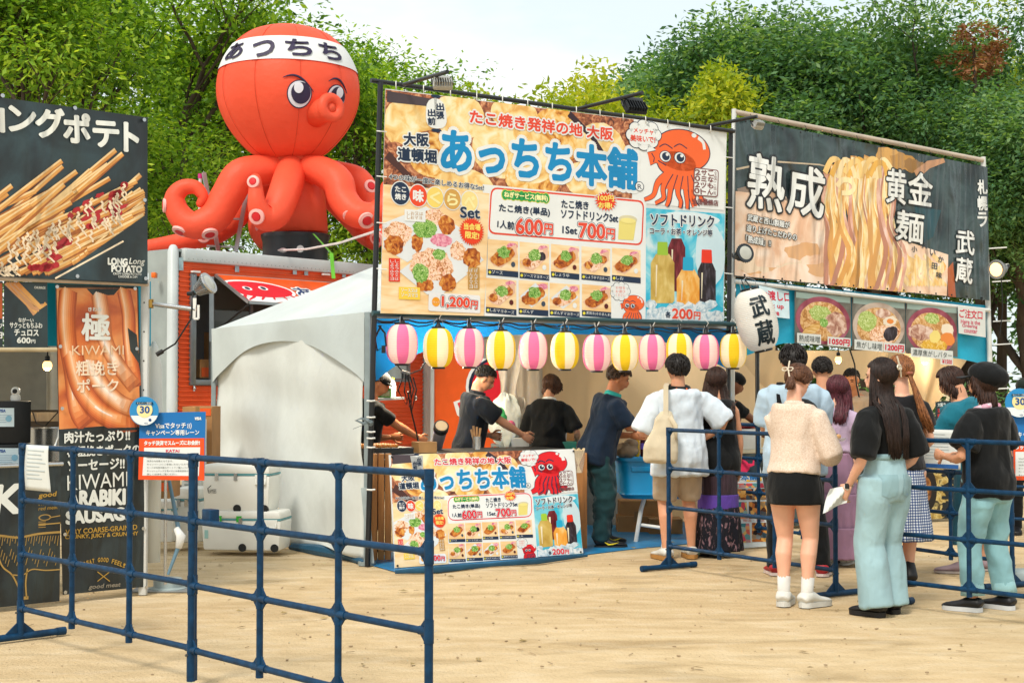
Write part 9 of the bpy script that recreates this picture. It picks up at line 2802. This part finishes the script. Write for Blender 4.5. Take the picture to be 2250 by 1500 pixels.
# 14 ramen staff with dark face between the poles
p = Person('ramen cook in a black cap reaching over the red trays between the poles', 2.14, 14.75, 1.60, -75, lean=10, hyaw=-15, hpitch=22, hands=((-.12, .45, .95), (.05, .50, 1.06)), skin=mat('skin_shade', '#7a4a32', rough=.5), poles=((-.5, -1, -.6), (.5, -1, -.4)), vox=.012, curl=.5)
p.top(C_BLACK, sleeve=.55, loose=.02, wr=.008, seed=31); p.pants(C_BLACK); p.shoe(C_SHOEB, C_SHOEB); p.hair(H_BLACK, 'crop', n=120, seed=30); p.face()
q = MB(); q.ell(p.hp(0, -.04, .24), (.40 * p.hs, .48 * p.hs, .32 * p.hs), p.hr, 18, 10); q.build('cap_crown', C_BLACK, p.root, world=False, smooth=180)
# 15 child
p = Person('small dark-haired child glimpsed under the arm of the ramen cook', 2.95, 18.4, 1.25, 100, hyaw=0, hpitch=0, vox=.013)
p.top(C_WHITE, sleeve=.5, loose=.02, vox=.014); p.pants(C_NAVY, vox=.014); p.shoe(C_SHOEB, C_SHOEB); p.hair(H_BLACK, 'short', n=120, seed=33); p.face()
# 16 staff man in black polo
p = Person('young staff man with cropped hair in a black polo shirt reaching over the counter', -.38, 13.45, 1.66, -84, lean=8, hyaw=-4, hpitch=34, hands=((-.10, .20, .97), (.08, .56, .92)), poles=((-.6, -1, -.4), (.2, -.4, -1)), feet=((-.12, 0), (.12, 0)), width=1.05, curl=.5, vox=.009)
p.top(C_NAVY, sleeve=.80, hem=-.08, loose=.022, sleeve_loose=.016, sleeve_flare=.006, wr=.009, seed=33); p.collar(C_NAVY, r=.042, h=.026); p.pants(C_NAVY); p.shoe(C_SHOEB, C_SHOEB)
p.hair(H_BLACK, 'crop', n=420, seed=34); p.face()
# 17 staff woman
p = Person('stooping staff woman with tawny hair in a black polo shirt with a white collar', .34, 14.0, 1.58, -12, lean=12, hyaw=-12, hpitch=28, female=True, hands=((-.12, .28, .93), (.24, .26, .90)), poles=((-.5, -1, -.4), (.5, -1, -.3)), width=1.12)
p.top(C_BLACK, sleeve=.85, hem=-.08, loose=.028, sleeve_loose=.02, sleeve_flare=.008, wr=.010, seed=35); p.collar(m_white, r=.042, h=.026); p.pants(C_BLACK); p.shoe(C_SHOEB, C_SHOEB)
p.hair(hairmat('hair_tawny', '#241510', '#5f3d28'), 'bob', length=.05, n=420, seed=36); p.face()
# 18 older man in navy polo
p = Person('older man in a navy polo and dark green jeans leaning forward, one hand held out', .80, 13.12, 1.66, -86, lean=15, hyaw=-2, hpitch=20, hands=((-.12, .30, .98), (.08, .46, 1.14)), poles=((-.5, -1, -.4), (.1, -.3, -1)), feet=((-.17, .04), (.15, -.02)), skin=m_skin3, width=1.12, vox=.009, curl=.25, palm=(None, (0, 0, 1)), footyaw=(20, -5))
p.top(C_NAVY2, sleeve=.80, hem=-.085, loose=.028, sleeve_loose=.018, sleeve_flare=.008, wr=.010, flare=.01, seed=37)
p.collar(mat('collar_turquoise', '#2fa9a0', rough=.8), r=.042, h=.030)
p.pants(cloth('denim_green', '#17363a', var=.35, scale=5), loose=.026, hipg=.014, wr=.014, name='jeans', fx=7, fz=7, top=.02)
p.shoe(C_SHOEB, mat('sole_dark', '#2a2a2c'), 1.12, extra=swoosh)
p.hair(hairmat('hair_greying', '#1d1512', '#54443a'), 'short', n=300, seed=38, tuft=.9); p.face(mouth='#8a5040')
# 19 staff at the left pole
p = Person('staff member in black cap half hidden by the tent wall, bare arm reaching out', -1.28, 12.75, 1.60, -72, lean=8, hyaw=-5, hpitch=25, hands=((-.05, .25, .98), (.02, .54, .93)), poles=((-.5, -1, -.4), (.2, -.5, -1)), skin=m_skin3, curl=.7)
p.top(C_BLACK, sleeve=.7, hem=-.08, loose=.02, wr=.008, seed=39); p.pants(C_BLACK); p.shoe(C_SHOEB, C_SHOEB); p.hair(H_BLACK, 'crop', n=100, seed=40); p.face()
q = MB(); q.ell(p.hp(0, -.04, .24), (.40 * p.hs, .48 * p.hs, .32 * p.hs), p.hr, 18, 10); q.build('cap_crown', C_BLACK, p.root, world=False, smooth=180)
q = MB(); q.grid(lambda i, j: p.hp(math.sin((i - .5) * 2) * (.36 + .25 * j) * .8, math.cos((i - .5) * 2) * (.36 + .25 * j), .18 - .05 * j), 10, 3); q.build('cap_peak', C_BLACK, p.root, world=False, thick=.006)
# finish
for o in list(bpy.data.objects):
 if '_m' in o: del o['_m']
